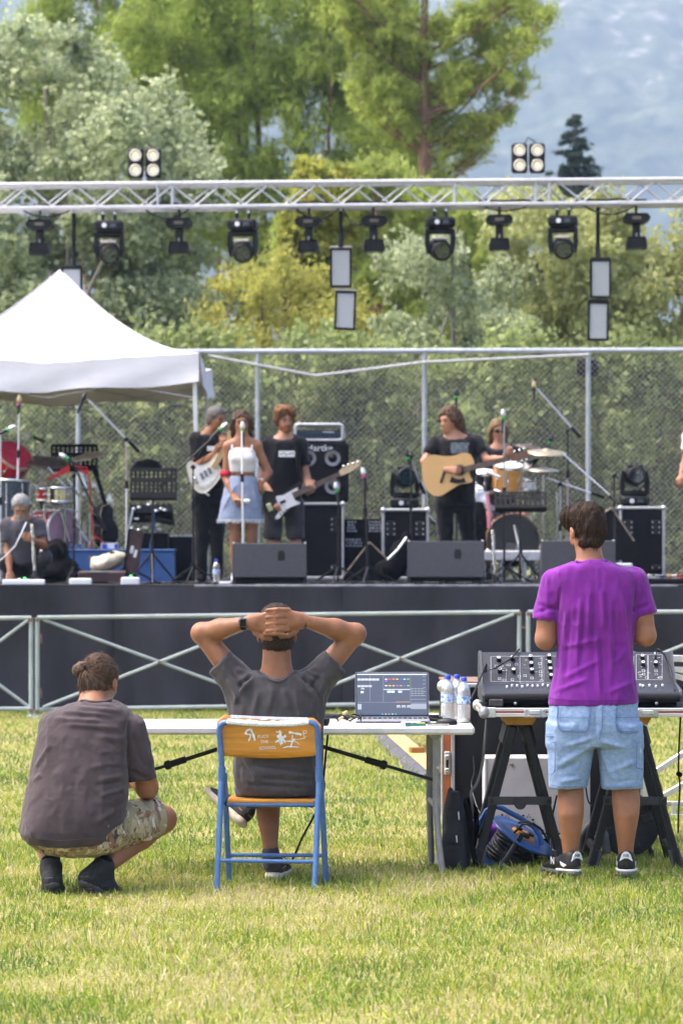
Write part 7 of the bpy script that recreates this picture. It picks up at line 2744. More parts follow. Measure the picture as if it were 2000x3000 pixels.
# ------------------------------------------------------------------ the man in the purple shirt
def man_purple():
	b = on_ground(1735, 15.0)
	J = frame_of(b)
	t = thing('person', 'person in purple t-shirt and denim shorts standing at the console, seen from behind', 'person', b)
	body = SDF()
	hc = J(1716, 1556, .03)
	fr = head_frame((-.42, .84, -.30))
	P, Rm = head_into(body, hc, fr, 1.0)
	body.cap(J(1722, 1590, .0), J(1728, 1650, -.02), .057, .066, .03)
	body.cap(J(1680, 1690, 0), J(1785, 1688, 0), .05, .05, .06)
	body.loft(rows_px(J, [(1660, 1640, 1820, 0, .08), (1760, 1640, 1850, 0, .1), (1900, 1650, 1840, 0, .1), (2060, 1640, 1850, 0, .11)]), .04)
	# arms: upper arm down, forearm forward to the console
	for (sh, el, wr, hd_) in ((J(1612, 1710, 0), J(1597, 1872, -.01), J(1640, 1858, .23), 1), (J(1866, 1700, 0), J(1890, 1862, -.01), J(1832, 1850, .23), -1)):
		body.cap(sh, sh.lerp(el, .6), .04, .042, .02).cap(sh.lerp(el, .74), el, .05, .046, .03)
		body.cap(el, el.lerp(wr, .45), .0475, .044, .025).cap(el.lerp(wr, .45), wr, .044, .028, .02)
		body.ell(el + Vector((0, -.012, -.012)), .036, .02)
	# legs
	for rows in ([(2230, 1622, 1716, .02, .075), (2300, 1634, 1709, .015, .058), (2345, 1631, 1710, .0, .062), (2385, 1632, 1709, -.008, .064), (2430, 1638, 1703, -.004, .055), (2480, 1645, 1694, .005, .041), (2515, 1649, 1691, .01, .036), (2545, 1647, 1693, .012, .04)],
				 [(2230, 1780, 1874, .02, .075), (2300, 1792, 1870, .015, .058), (2345, 1791, 1873, .0, .062), (2385, 1795, 1871, -.008, .064), (2430, 1801, 1863, -.004, .055), (2480, 1808, 1855, .005, .041), (2515, 1811, 1853, .01, .036), (2545, 1808, 1855, .012, .04)]):
		body.loft(rows_px(J, rows), .02)
	parts = [body.mesh(.0088)]
	parts[0] = (relax(*parts[0], 1), parts[0][1])
	for (wr, sd_, th) in ((J(1640, 1858, .23), (.25, 1, -.1), (1, 0, 0)), (J(1832, 1850, .23), (-.25, 1, -.1), (-1, 0, 0))):
		parts.append(hand_mesh(wr, sd_, (0, .1, -1), th, 1.0, .5))
	skin('body', *join_meshes(parts), skin_warm, t)
	# beard along the jaw
	be = SDF()
	be.ell(P(0, .02, -.06), (.064, .07, .058), .02, rot=Rm).ell(P(0, .068, -.1), (.03, .026, .022), .02, rot=Rm)
	be.clip(P(0, 0, -.03), fr[2]).clip(P(0, -.005, 0), -fr[1])
	solid('beard', be, .006, hair_mat('beard_dark', (.03, .018, .012), (.07, .042, .028)), t)
	# hair: full on top, cropped at the nape, falling forward at the left
	hm = hair_mat('hair_brown', (.009, .005, .0035), (.042, .022, .013), (1, 1, .2), 110)
	ha = SDF()
	ha.ell(P(0, -.012, .045), (.088, .106, .092), .03, rot=Rm)
	ha.ell(P(-.02, .04, .085), (.075, .07, .05), .04, rot=Rm)
	ha.ell(P(0, -.04, -.012), (.074, .073, .070), .03, rot=Rm)
	ha.cap(J(1712, 1592, -.05), J(1738, 1590, -.05), .028, .028, .03)
	ha.clip(P(0, .075, .06), fr[1] * .8 - fr[2] * .6)
	ha.ell(P(.088, .012, -.03), (.02, .035, .05), .01, op='s', rot=Rm)
	ha.ell(P(-.088, .012, -.03), (.02, .035, .05), .01, op='s', rot=Rm)
	V, Q = ha.mesh(.006)
	V = folds(V, Q, [], [((45, 45, 22), .0045, 5), ((90, 90, 40), .002, 6)])
	hair = skin('hair', V, Q, hm, t)
	rr = random.Random(11)
	N = vnormals(V, Q)
	up = np.array(fr[2])
	roots = []
	for i in rr.sample(range(len(V)), 420):
		p, n = Vector(V[i]), Vector(N[i])
		g = Vector((rr.uniform(-.6, .3), rr.uniform(-.3, .3), -1))
		tg = (g - n * g.dot(n)).normalized()
		L = rr.uniform(.018, .04)
		roots.append([p - n * .001, p + tg * L * .5 + n * .0015, p + tg * L - n * rr.uniform(-.001, .002)])
	strands(hair, 'hair_strands', roots, hm, .0016)
	# shirt
	sh = SDF()
	sh.loft(rows_px(J, [(1641, 1690, 1772, -.02, .066), (1650, 1668, 1795, -.02, .078), (1662, 1634, 1832, -.018, .092), (1676, 1610, 1858, -.012, .104), (1700, 1600, 1872, -.005, .118), (1740, 1608, 1874, 0, .128), (1790, 1620, 1868, 0, .13),
						(1840, 1628, 1858, .005, .128), (1900, 1632, 1852, .01, .124), (1950, 1624, 1855, .01, .128), (2000, 1615, 1861, .005, .134), (2045, 1608, 1866, .0, .14), (2066, 1606, 1869, 0, .142)]), .025, p=2.35)
	for (a, c, cut) in ((J(1622, 1706, 0), J(1595, 1830, -.005), (J(1594, 1816, 0), (-.10, 0, -1))), (J(1856, 1700, 0), J(1888, 1820, -.005), (J(1885, 1802, 0), (.30, 0, -1)))):
		sh.cap(a, c, .063, .0635, .018, cut=[cut])
	sh.clip(J(1735, 2064, 0), (0.02, 0, -1))
	st = []
	F_ = lambda a, c, w, h: st.append((J(a[0], a[1], -.13), J(c[0], c[1], -.13), w, h))
	for (x, y0, y1, dx) in ((1725, 1730, 1900, -4), (1760, 1725, 1850, 8), (1700, 1760, 1960, -12), (1785, 1760, 1990, 6), (1820, 1740, 1960, 22), (1660, 1790, 2000, -14), (1745, 1850, 2040, 10), (1842, 1800, 2030, 10)):
		F_((x, y0), (x + dx, y1), .011, .006)
		F_((x + 12, y0 + 10), (x + 12 + dx, y1 - 10), .012, -.005)
	for (a, c) in (((1640, 1900), (1760, 1870)), ((1650, 1990), (1760, 1930)), ((1620, 2030), (1720, 1990)), ((1840, 1900), (1790, 1950)), ((1850, 2000), (1780, 2030))):
		F_(a, c, .012, .005)
	for (a, c) in (((1575, 1770), (1635, 1790)), ((1570, 1795), (1630, 1775)), ((1900, 1770), (1850, 1790)), ((1880, 1740), (1855, 1800)), ((1640, 1720), (1632, 1800)), ((1862, 1720), (1858, 1790))):
		st.append((J(a[0], a[1], -.06), J(c[0], c[1], -.08), .010, -.007))
	V, Q = sh.mesh(.0075)
	V = folds(V, Q, st, [((16, 16, 5), .004, 2), ((34, 34, 12), .003, 9), ((70, 70, 26), .0014, 10)])
	sm = cloth_mat('purple_cotton', (.165, .018, .240), .16, .35, 5)
	shirt = skin('t_shirt', relax(V, Q, 1, .35), Q, sm, t)
	hem_lines(shirt, J, V, [(((1612, 2047), (1740, 2051), (1863, 2047)), -.1), (((1563, 1802), (1595, 1806), (1628, 1808)), -.05), (((1856, 1798), (1885, 1792), (1908, 1782)), -.05), (((1640, 1700), (1630, 1740), (1632, 1800)), -.1), (((1858, 1690), (1866, 1730), (1858, 1800)), -.1)], sm)
	MB().tube([J(1687, 1645, -.068), J(1705, 1650, -.088), J(1730, 1652, -.094), J(1758, 1649, -.088), J(1776, 1642, -.066)], .006, 8).build('collar', sm, shirt)
	# shorts
	so = SDF()
	so.loft(rows_px(J, [(2035, 1612, 1864, 0, .128), (2090, 1606, 1868, -.005, .138), (2140, 1602, 1874, -.005, .142), (2185, 1602, 1878, 0, .128)]), .02, p=2.3)
	so.loft(rows_px(J, [(2120, 1602, 1744, 0, .135), (2190, 1602, 1740, .0, .118), (2250, 1605, 1730, .0, .1), (2308, 1606, 1716, .0, .088)]), .02, p=2.4)
	so.loft(rows_px(J, [(2120, 1738, 1877, 0, .135), (2190, 1746, 1881, .0, .118), (2250, 1755, 1882, .0, .1), (2310, 1762, 1880, .0, .09)]), .02, p=2.4)
	so.cap(J(1743, 2200, -.15), J(1741, 2130, -.155), .012, .008, .02, op='s')
	V, Q = so.mesh(.0075)
	st = [(J(1735, 2160, -.13), J(1660, 2185, -.12), .012, .007), (J(1735, 2180, -.13), J(1640, 2240, -.1), .014, .007), (J(1755, 2170, -.13), J(1830, 2190, -.12), .012, .007), (J(1760, 2190, -.12), J(1800, 2290, -.1), .014, .007),
		  (J(1640, 2290, -.09), J(1700, 2280, -.09), .01, .006), (J(1630, 2260, -.1), J(1690, 2235, -.1), .012, -.005), (J(1790, 2260, -.1), J(1860, 2230, -.1), .012, .006), (J(1800, 2295, -.09), J(1860, 2280, -.09), .01, -.004),
		  (J(1742, 2060, -.14), J(1743, 2150, -.14), .006, -.005)]
	V = folds(V, Q, st, [((14, 14, 10), .0035, 3), ((40, 40, 30), .0014, 4)])
	dm = M('denim_light', (.20, .30, .51), .85, var=.2, scale=45, bump=.35, bscale=420, stretch=(1, 1, 1.6), col2=(.30, .41, .62), lo=.25, hi=.75, spec=.15)
	shorts = skin('shorts', relax(V, Q, 1, .3), Q, dm, t)
	# patch pockets, seams and hems laid on the cloth
	dk = M('denim_seam', (.11, .19, .36), .85, var=.25, scale=60)
	def onto(px, py, off=.002):
		p = J(px, py, 0)
		sel = (np.abs(V[:, 0] - p.x) < .02) & (np.abs(V[:, 2] - p.z) < .02)
		y = V[sel, 1].min() if sel.any() else -.13
		return Vector((p.x, y - off, p.z))
	def seam(pts, r=.0028, name='seam', par=shorts, m=None):
		q = []
		for i in range(len(pts) - 1):
			for k in range(5):
				f = k / 5
				q.append(onto(pts[i][0] + (pts[i + 1][0] - pts[i][0]) * f, pts[i][1] + (pts[i + 1][1] - pts[i][1]) * f))
		q.append(onto(*pts[-1]))
		MB().tube(q, r, 5).build(name, m or dk, par)
	for pk in (((1628, 2068), (1626, 2100), (1628, 2128), (1640, 2138), (1705, 2138), (1716, 2126), (1722, 2068)), ((1797, 2068), (1793, 2110), (1800, 2136), (1812, 2142), (1862, 2140))):
		seam(pk)
		seam([(x + (3 if x < 1700 or x > 1790 and x < 1815 else -3), y - 4) for (x, y) in pk], .0016)
	seam([(1628, 2097), (1718, 2098)], .0016)
	seam([(1797, 2097), (1862, 2098)], .0016)
	seam([(1756, 2066), (1754, 2120), (1746, 2162)], .0025)
	seam([(1610, 2296), (1660, 2300), (1712, 2300)], .002)
	seam([(1766, 2300), (1820, 2302), (1874, 2298)], .002)
	seam([(1612, 2170), (1620, 2170), (1620, 2255), (1610, 2268)], .0025)
	seam([(1858, 2170), (1856, 2245), (1876, 2250)], .0025)
	lp = MB()
	lp.box(J(1612, 2152, -.085), (.055, .006, .02), (0, R(-6), R(-35)), bev=.002)
	lp.build('tool_loop', dm, shorts)
	MB().box(J(1872, 2199, -.075), (.02, .004, .012), (0, 0, R(35))).build('pocket_tag', M('tag_black', (.03, .03, .03), .6), shorts)
	MB().box(J(1868, 2199, -.082), (.036, .003, .018), (0, 0, R(35))).build('pocket_band', M('denim_pale', (.5, .6, .75), .8), shorts)
	# shoes
	for (heel, toe, lb) in ((J(1675, 2560, -.02), J(1612, 2568, .17), 'a'), (J(1833, 2560, -.02), J(1836, 2566, .22), 'b')):
		heel.z, toe.z = 0, 0
		ax = (toe - heel).normalized()
		sd_ = Vector((ax.y, -ax.x, 0))
		L = (toe - heel).length
		Pf = lambda a, s, z: heel + (ax * a + sd_ * s + Vector((0, 0, z))) * 1.1 + Vector((0, 0, .008))
		up = SDF()
		up.cap(Pf(0.0, 0, .055), Pf(.1, 0, .058), .042, .042, .02)
		up.cap(Pf(.1, 0, .055), Pf(.20, .0, .036), .043, .035, .02)
		up.cap(Pf(.0, 0, .09), Pf(.045, 0, .095), .036, .036, .02)
		up.clip(Pf(0, 0, .115), ax * .35 + Vector((0, 0, 1))).clip(Pf(0, 0, .028), (0, 0, -1))
		s = thing_part = solid('shoe', up, .0065, M('shoe_black', (.011, .011, .013), .6, var=.3, scale=40, bump=.3), t)
		so_ = SDF()
		so_.cap(Pf(-.012, 0, .02), Pf(.1, 0, .018), .042, .042, .02, flat=((0, 0, 1), 1.9)).cap(Pf(.1, 0, .018), Pf(.225, 0, .018), .044, .036, .02, flat=((0, 0, 1), 2.1))
		solid('sole', so_, .006, M('sole_grey', (.07, .07, .075), .7, var=.2), s)
		MB().tube([Pf(.06, -.043, .033), Pf(0, -.038, .034), Pf(-.03, -.024, .034), Pf(-.042, 0, .034), Pf(-.03, .024, .034), Pf(0, .038, .034), Pf(.06, .043, .033)], .006, 8).build('midsole_band', M('band_white', (.62, .63, .6), .6), s)
		wp = M('heel_patch', (.62, .64, .66), .5, var=.08)
		hp = MB()
		hp.prism([(-.032, -.022), (-.02, .012), (-.008, .024), (.008, .024), (.02, .012), (.032, -.022), (.01, -.008), (-.01, -.008)], Pf(-.041, 0, .095), sd_, (0, 0, 1), .004)
		hp.build('heel_patch', wp, s)
		for sg in (-1, 1):
			MB().prism([(-.03, .0), (.03, .012), (.02, -.004), (-.005, -.012)], Pf(.01, sg * .0415, .058), ax, (0, 0, 1), .003 * -sg).build('side_flash', wp, s)
		lt = MB()
		text_into(lt, 'NB', Pf(-.0465, 0, .1), sd_ if sd_.x > 0 else -sd_, (0, 0, 1), .02, .0006)
		lt.build('lettering', black_matte, s)
		lt = MB()
		o = Pf(.095, -.045 if sd_.x > 0 else .045, .066)
		text_into(lt, 'N', o, -ax, (0, 0, 1), .05, .001)
		lt.build('side_letter', wp, s)
		MB().tube([Pf(.09, -.02, .098), Pf(.13, .01, .085), Pf(.1, .02, .096)], .003, 5).build('lace', black_matte, s)
man_purple()

# ------------------------------------------------------------------ the seated man with his hands on his head
def man_seated():
	b = on_ground(800, 14.78)
	J = frame_of(b)
	t = thing('person', 'person in charcoal t-shirt sitting on the folding chair with hands clasped behind the head', 'person', b)
	body = SDF()
	hc = J(811, 1856, .02)
	fr = head_frame((0, 1, .06))
	P, Rm = head_into(body, hc, fr, .98)
	body.loft(rows_px(J, [(1870, 770, 851, -.02, .062), (1920, 769, 852, -.03, .064), (1955, 766, 856, -.035, .066), (1985, 752, 872, -.035, .07), (2010, 735, 890, -.03, .07)]), .02)
	body.cap(J(740, 2030, .0), J(885, 2030, .0), .06, .06, .05)
	body.loft(rows_px(J, [(2000, 700, 920, -.01, .09), (2100, 700, 920, 0, .1), (2250, 715, 910, .02, .1), (2330, 710, 920, .04, .1)]), .04)
	for (sh, el, wr) in ((J(708, 2002, -.03), J(592, 1856, .0), J(727, 1823, -.115)), (J(912, 2002, -.03), J(1040, 1858, .0), J(893, 1820, -.115))):
		body.cap(sh + Vector((0, .03, -.03)), sh.lerp(el, .42), .04, .046, .03).cap(sh.lerp(el, .5), el, .053, .046, .02)
		m = el.lerp(wr, .4)
		body.cap(el, m, .048, .0475, .02).cap(m, wr, .0475, .029, .02)
		body.ell(el + (el - sh).normalized() * .008 + Vector((0, -.005, .0)), .043, .02)
	# legs: one foot on the grass, the other ankle crossed over the knee
	body.loft(rows_px(J, [(2330, 750, 824, .22, .06), (2360, 748, 821, .2, .058), (2395, 752, 819, .185, .056), (2430, 760, 817, .17, .05), (2470, 769, 814, .155, .04), (2500, 773, 813, .15, .036), (2535, 772, 815, .15, .04)]), .02)
	body.cap(J(760, 2310, .08), J(786, 2315, .36), .085, .065, .03)
	body.cap(J(880, 2310, .08), J(900, 2300, .36), .085, .065, .03).cap(J(900, 2300, .38), J(690, 2350, .34), .058, .04, .03)
	V0, Q0 = body.mesh(.0088)
	parts = [(relax(V0, Q0, 1), Q0)]
	# two hands with interlaced fingers on the back of the head
	hs = SDF()
	yb = -.125
	for (sg, wr, kn) in ((-1, J(724, 1823, -.118), J(778, 1824, yb - .004)), (1, J(896, 1820, -.118), J(842, 1815, yb - .008))):
		ax = (kn - wr).normalized()
		hs.cap(wr, wr.lerp(kn, .4), .03, .032, .02, flat=((0, 1, 0), 1.3))
		for q in (-.03, -.01, .012, .032):
			hs.cap(wr.lerp(kn, .25) + Vector((0, .004, q * .6)), kn + Vector((-.0 * sg, 0, q)), .02, .0155, .012)
	# fingers: rows alternate right hand over left hand
	for i in range(4):
		py = 1783 + i * 22
		# left hand finger pointing right and slightly down, tip free on the far side
		a, m1, e = J(775, 1800 + i * 19, yb - .008), J(806, 1796 + i * 20, yb - .026), J(833, 1800 + i * 19.5, yb - .022)
		if i > 0 or True:
			hs.cap(a, m1, .0115, .0108, .003).cap(m1, e, .0108, .0088, .003)
		a, m1, e = J(846, 1787 + i * 19, yb - .01), J(812, 1786 + i * 19.5, yb - .028), J(782, 1788 + i * 20.5, yb - .02)
		hs.cap(a, m1, .0115, .0108, .003).cap(m1, e, .0108, .0088, .003)
	hs.cap(J(748, 1852, -.11), J(772, 1868, -.12), .016, .013, .01).cap(J(772, 1868, -.12), J(793, 1872, -.118), .012, .0095, .003)
	hs.cap(J(866, 1846, -.11), J(845, 1862, -.12), .016, .013, .01).cap(J(845, 1862, -.12), J(822, 1866, -.118), .012, .0095, .003)
	V1, Q1 = hs.mesh(.0042)
	parts.append((relax(V1, Q1, 1, .3), Q1))
	skin('body', *join_meshes(parts), skin_tan, t)
	# cropped hair
	hm = hair_mat('hair_cropped', (.02, .013, .010), (.065, .042, .031), (1, 1, .6), 150)
	ha = SDF()
	ha.ell(P(0, -.014, .04), (.083, .103, .092), .02, rot=Rm)
	ha.ell(P(0, -.045, -.03), (.066, .062, .066), .03, rot=Rm)
	ha.ell(P(0, .01, .09), (.07, .085, .05), .03, rot=Rm)
	ha.ell(J(812, 1884, -.05), (.068, .052, .052), .03)
	for s in (-1, 1):
		ha.ell(P(s * .094, .0, -.02), (.026, .04, .045), .01, op='s', rot=Rm)
	ha.clip(P(0, .07, .06), fr[1] * .8 - fr[2] * .6).clip(J(812, 1917, 0), (0, .1, -1))
	V, Q = ha.mesh(.006)
	V = folds(V, Q, [], [((60, 60, 60), .004, 5), ((110, 110, 110), .002, 6)])
	hair = skin('hair', V, Q, hm, t)
	rr = random.Random(21)
	N = vnormals(V, Q)
	roots = []
	for i in rr.sample(range(len(V)), 420):
		p, n = Vector(V[i]), Vector(N[i])
		tg = Vector((rr.uniform(-.4, .4), rr.uniform(-.2, .4), -.6))
		roots.append([p - n * .001, p + n * .004 + tg * .008, p + n * .005 + tg * .018])
	strands(hair, 'hair_strands', roots, hm, .0012)
	# shirt, pulled up by the raised arms
	sh = SDF()
	sh.loft(rows_px(J, [(1968, 752, 874, -.03, .07), (1982, 716, 908, -.03, .088), (2000, 692, 932, -.025, .1), (2025, 674, 946, -.02, .112), (2055, 666, 952, -.015, .122), (2090, 670, 948, -.01, .125), (2150, 684, 944, 0, .125), (2210, 687, 944, .01, .13),
						(2260, 685, 945, .02, .138), (2300, 690, 943, .03, .14), (2326, 700, 938, .04, .135)]), .03, p=2.3)
	for (a, c, cp, cn) in ((J(712, 2012, -.02), J(628, 1922, -.015), J(643, 1938, -.015), (-.72, 0, .66)), (J(908, 2012, -.02), J(998, 1922, -.015), J(983, 1938, -.015), (.72, 0, .66))):
		sh.cap(a, c, .078, .068, .045, cut=[(cp, cn)])
	# open neckline with skin
	sh.ell(J(811, 1960, -.07), (.068, .075, .05), .012, op='s')
	st = []
	G = lambda a, c, w, h: st.append((J(a[0], a[1], -.12), J(c[0], c[1], -.13), w, h))
	for (a, c) in (((748, 1975), (690, 2000)), ((745, 1985), (700, 2030)), ((870, 1975), (925, 2000)), ((872, 1985), (912, 2040)), ((880, 1970), (950, 1985)), ((720, 1990), (690, 2060)), ((900, 1995), (935, 2060)), ((665, 1990), (700, 2050)), ((955, 1985), (925, 2045)), ((690, 1960), (735, 1985)), ((930, 1955), (885, 1982))):
		G(a, c, .011, .008)
	for (a, c) in (((738, 1980), (698, 2016)), ((882, 1982), (920, 2018)), ((705, 2000), (695, 2070)), ((915, 2000), (940, 2070)), ((680, 1975), (712, 2020)), ((945, 1968), (905, 2020))):
		G(a, c, .010, -.009)
	for (a, c) in (((760, 2020), (740, 2100)), ((860, 2020), (880, 2100)), ((800, 2010), (790, 2080)), ((830, 2015), (845, 2080))):
		G(a, c, .016, .006)
	for (a, c) in (((730, 2240), (930, 2270)), ((760, 2280), (935, 2290)), ((700, 2225), (740, 2290)), ((740, 2230), (900, 2240)), ((720, 2300), (900, 2310))):
		G(a, c, .012, -.007)
	V, Q = sh.mesh(.0075)
	V = folds(V, Q, st, [((15, 15, 9), .004, 4), ((32, 32, 20), .003, 5), ((70, 70, 40), .0014, 6)])
	cm = cloth_mat('charcoal_cotton', (.060, .055, .060), .14)
	shirt = skin('t_shirt', relax(V, Q, 1, .35), Q, cm, t)
	hem_lines(shirt, J, V, [(((630, 1970), (650, 1940), (672, 1914)), -.05), (((960, 1914), (978, 1940), (996, 1966)), -.05)], cm)
	pts = [J(757, 1966, -.082), J(775, 1982, -.106), J(793, 1993, -.119), J(811, 1997, -.124), J(830, 1993, -.119), J(848, 1982, -.106), J(866, 1966, -.082)]
	MB().tube(pts, .0065, 8).build('collar', cm, shirt)
	# trousers end under the seat edge
	tr = SDF()
	tr.cap(J(745, 2312, .06), J(785, 2312, .38), .09, .078, .03, cut=[(J(785, 2312, .33), (0, 1, 0))]).cap(J(890, 2310, .06), J(905, 2300, .38), .09, .078, .03)
	tr.ell(J(818, 2310, .02), (.2, .12, .05), .03)
	solid('shorts', tr, .009, M('denim_dark', (.05, .08, .16), .85, var=.2, scale=20, bump=.3, bscale=300), t, 1, None, [((18, 18, 18), .004, 3)])
	# sock and shoes
	sk = SDF().cap(J(793, 2497, .15), J(796, 2530, .155), .0415, .0445, .02)
	solid('sock', sk, .006, cloth_mat('sock_dark', (.05, .045, .055)), t)
	um = M('trainer_dark', (.035, .032, .03), .75, var=.5, scale=50, bump=.4)
	sm = M('trainer_sole', (.56, .50, .40), .8, var=.25, scale=30, bump=.3)
	def trainer(heel, ax, up, label_rot=None):
		ax, up = Vector(ax).normalized(), Vector(up)
		up = (up - ax * up.dot(ax)).normalized()
		sd_ = ax.cross(up)
		Pf = lambda a, s, z: heel + ax * a + sd_ * s + up * z
		u = SDF()
		u.cap(Pf(.0, 0, .055), Pf(.1, 0, .055), .042, .041, .02).cap(Pf(.1, 0, .053), Pf(.2, 0, .042), .042, .036, .02).cap(Pf(.0, 0, .085), Pf(.05, 0, .09), .036, .036, .02)
		u.clip(Pf(0, 0, .115), ax * .3 + up).clip(Pf(0, 0, .03), -up)
		s = solid('shoe', u, .0065, um, t)
		so = SDF()
		so.cap(Pf(-.012, 0, .022), Pf(.1, 0, .02), .043, .042, .02, flat=(up, 1.7)).cap(Pf(.1, 0, .02), Pf(.225, 0, .024), .043, .036, .02, flat=(up, 1.9))
		solid('sole', so, .006, sm, s)
		MB().tube([Pf(.06, -.043, .062), Pf(0, -.041, .058), Pf(-.035, -.02, .066), Pf(-.042, 0, .07), Pf(-.035, .02, .066), Pf(0, .041, .058), Pf(.06, .043, .062)], .0035, 6).build('trim', M('trim_rust', (.3, .16, .12), .7), s)
		MB().tube([Pf(.09, -.02, .1), Pf(.12, .0, .098), Pf(.1, .025, .1), Pf(.06, .05, .09), Pf(.05, .058, .06)], .003, 6).build('lace', black_matte, s)
		return s
	h1 = J(803, 2560, .17)
	h1.z = 0
	trainer(h1, (.22, 1, 0), (0, 0, 1))
	trainer(J(690, 2410, .30), (-.62, .55, .5), (.75, .1, .6))
	# watch and wrist bands
	wb = thing_dir = (J(727, 1823, -.115) - J(592, 1856, .0)).normalized()
	c = J(716, 1826, -.106)
	MB().lathe([(.0335, -.012), (.0345, 0), (.0335, .012)], c, wb, 24, False, False).build('watch_strap', black_plastic, t)
	w = MB().box(c + Vector((-.006, -.036, .004)), (.036, .012, .042), (0, 0, R(12)), bev=.005).build('watch', M('watch_grey', (.09, .09, .1), .3, metal=.4), t)
	MB().box(c + Vector((-.007, -.0425, .004)), (.027, .003, .032), (0, 0, R(12)), bev=.002).build('watch_face', M('watch_glass', (.01, .014, .022), .08), w)
	bd = (J(893, 1820, -.115) - J(1040, 1858, .0)).normalized()
	for o in (-.004, .004):
		MB().lathe([(.0335, -.003), (.035, 0), (.0335, .003)], J(891, 1822, -.108) + bd * o, bd, 24, False, False).build('wrist_band', M('band_brown', (.04, .025, .02), .7), t)
man_seated()

# ------------------------------------------------------------------ the crouching man
def man_crouching():
	b = on_ground(225, 14.4)
	J = frame_of(b)
	t = thing('person', 'person with a hair bun crouching in faded plum t-shirt and camouflage shorts', 'person', b)
	body = SDF()
	hc = J(292, 1998, .24)
	fr = head_frame((.38, .85, -.33), 0)
	P, Rm = head_into(body, hc, fr, 1.02)
	body.cap(J(280, 2020, .21), J(272, 2075, .14), .062, .075, .03)
	body.loft(rows_px(J, [(2070, 190, 350, .12, .08), (2200, 130, 350, .07, .11), (2400, 110, 330, .0, .12)]), .04)
	el, wr = J(431, 2308, .2), J(395, 2285, .43)
	body.cap(J(392, 2130, .14), J(418, 2240, .16), .04, .045, .03).cap(J(424, 2270, .17), el, .054, .051, .02).cap(el, wr, .05, .032, .02)
	body.cap(J(165, 2130, .15), J(140, 2260, .34), .055, .05, .03).cap(J(140, 2260, .34), J(210, 2280, .47), .048, .032, .02)
	# legs folded: thigh, shin down to the raised heel
	kA, kB = J(122, 2395, .36), J(476, 2400, .34)
	aA, aB = J(146, 2535, .02), J(316, 2534, .04)
	body.cap(J(150, 2440, .03), kA, .09, .066, .03).cap(J(310, 2440, .03), kB, .09, .068, .03)
	body.cap(kA, aA, .058, .039, .02).cap(kB, kB.lerp(aB, .4), .059, .056, .02).cap(kB.lerp(aB, .35), aB, .056, .037, .02)
	V0, Q0 = body.mesh(.0088)
	parts = [(relax(V0, Q0, 1), Q0)]
	parts.append(hand_mesh(wr, (-.5, .8, -.1), (-.6, -.4, -.3), (0, 0, 1), 1.0, .7))
	parts.append(hand_mesh(J(210, 2280, .47), (.6, .7, 0), (.5, -.5, -.2), (0, 0, 1), 1.0, .7))
	skin('body', *join_meshes(parts), skin_warm, t)
	# hair drawn back to a bun
	hm = M('hair_streaked', (.03, .018, .012), .5, var=.3, scale=60, bump=.9, bscale=90, col2=(.16, .10, .068), lo=.3, hi=.7, stretch=(1, 1, .35), spec=.15)
	knot = P(-.022, -.112, .03)
	ha = SDF()
	ha.ell(P(0, -.013, .04), (.084, .105, .09), .02, rot=Rm)
	ha.ell(P(0, -.05, -.035), (.07, .062, .066), .03, rot=Rm)
	ha.clip(P(0, .078, .06), fr[1] * .84 - fr[2] * .54)
	for s in (-1, 1):
		ha.ell(P(s * .09, .012, -.03), (.02, .03, .048), .01, op='s', rot=Rm)
	V, Q = ha.mesh(.006)
	# combed ridges run towards the knot
	rel = V - np.array(knot)
	d = np.linalg.norm(rel, axis=1)
	ang = np.arctan2(rel @ np.array(fr[2]), rel @ np.array(fr[0]))
	V = V + vnormals(V, Q) * (.0028 * np.sin(ang * 34 + 3 * np.sin(ang * 5)) * np.clip(d / .05, 0, 1))[:, None]
	hair = skin('hair', V, Q, hm, t)
	N = vnormals(V, Q)
	rr = random.Random(31)
	roots = []
	for i in rr.sample(range(len(V)), 620):
		p, n = Vector(V[i]), Vector(N[i])
		to = (knot - p)
		if to.length < .02:
			continue
		tg = (to - n * to.dot(n)).normalized()
		L = min(to.length, rr.uniform(.03, .06))
		roots.append([p + n * .0008, p + tg * L * .5 + n * .0016, p + tg * L + n * .0002])
	strands(hair, 'hair_strands', roots, hair_mat('hair_streak2', (.035, .02, .013), (.21, .135, .092), (1, 1, .4), 60), .0013)
	# bun and its tie, loose tail below
	bu = SDF().ell(P(-.052, -.112, .022), (.033, .026, .03), .02, rot=Rm).ell(P(-.036, -.108, .044), (.026, .022, .018), .02, rot=Rm)
	solid('hair_bun', bu, .0055, hm, hair, 0, None, [((70, 70, 30), .004, 3)])
	MB().lathe([(.012, -.008), (.017, 0), (.012, .008)], knot, fr[0] * .9 - fr[2] * .3, 14, False, False).build('hair_tie', black_cloth, hair)
	tail = []
	for i in range(40):
		a = rr.uniform(-.6, .6)
		p = Vector(knot)
		e = P(-.01 + rr.uniform(-.04, .045), -.115 + rr.uniform(-.004, .01), -.055 + rr.uniform(-.03, .03))
		tail.append([p, p.lerp(e, .5) - fr[1] * .012, e])
	strands(hair, 'loose_tail', tail, hm, .003)
	fly = []
	for i in range(16):
		p = P(rr.uniform(.04, .085), rr.uniform(-.05, .06), rr.uniform(-.02, .09)) if i % 2 else P(rr.uniform(-.07, .07), rr.uniform(-.09, 0), rr.uniform(.1, .13))
		e = p + (fr[0] * rr.uniform(0, .03) - fr[2] * rr.uniform(.005, .04))
		fly.append([p, p.lerp(e, .5) + fr[0] * .006, e])
	tag(strands(hair, 'fly_away_hair', fly, hm, .0009), kind='stuff')
	# shirt
	sh = SDF()
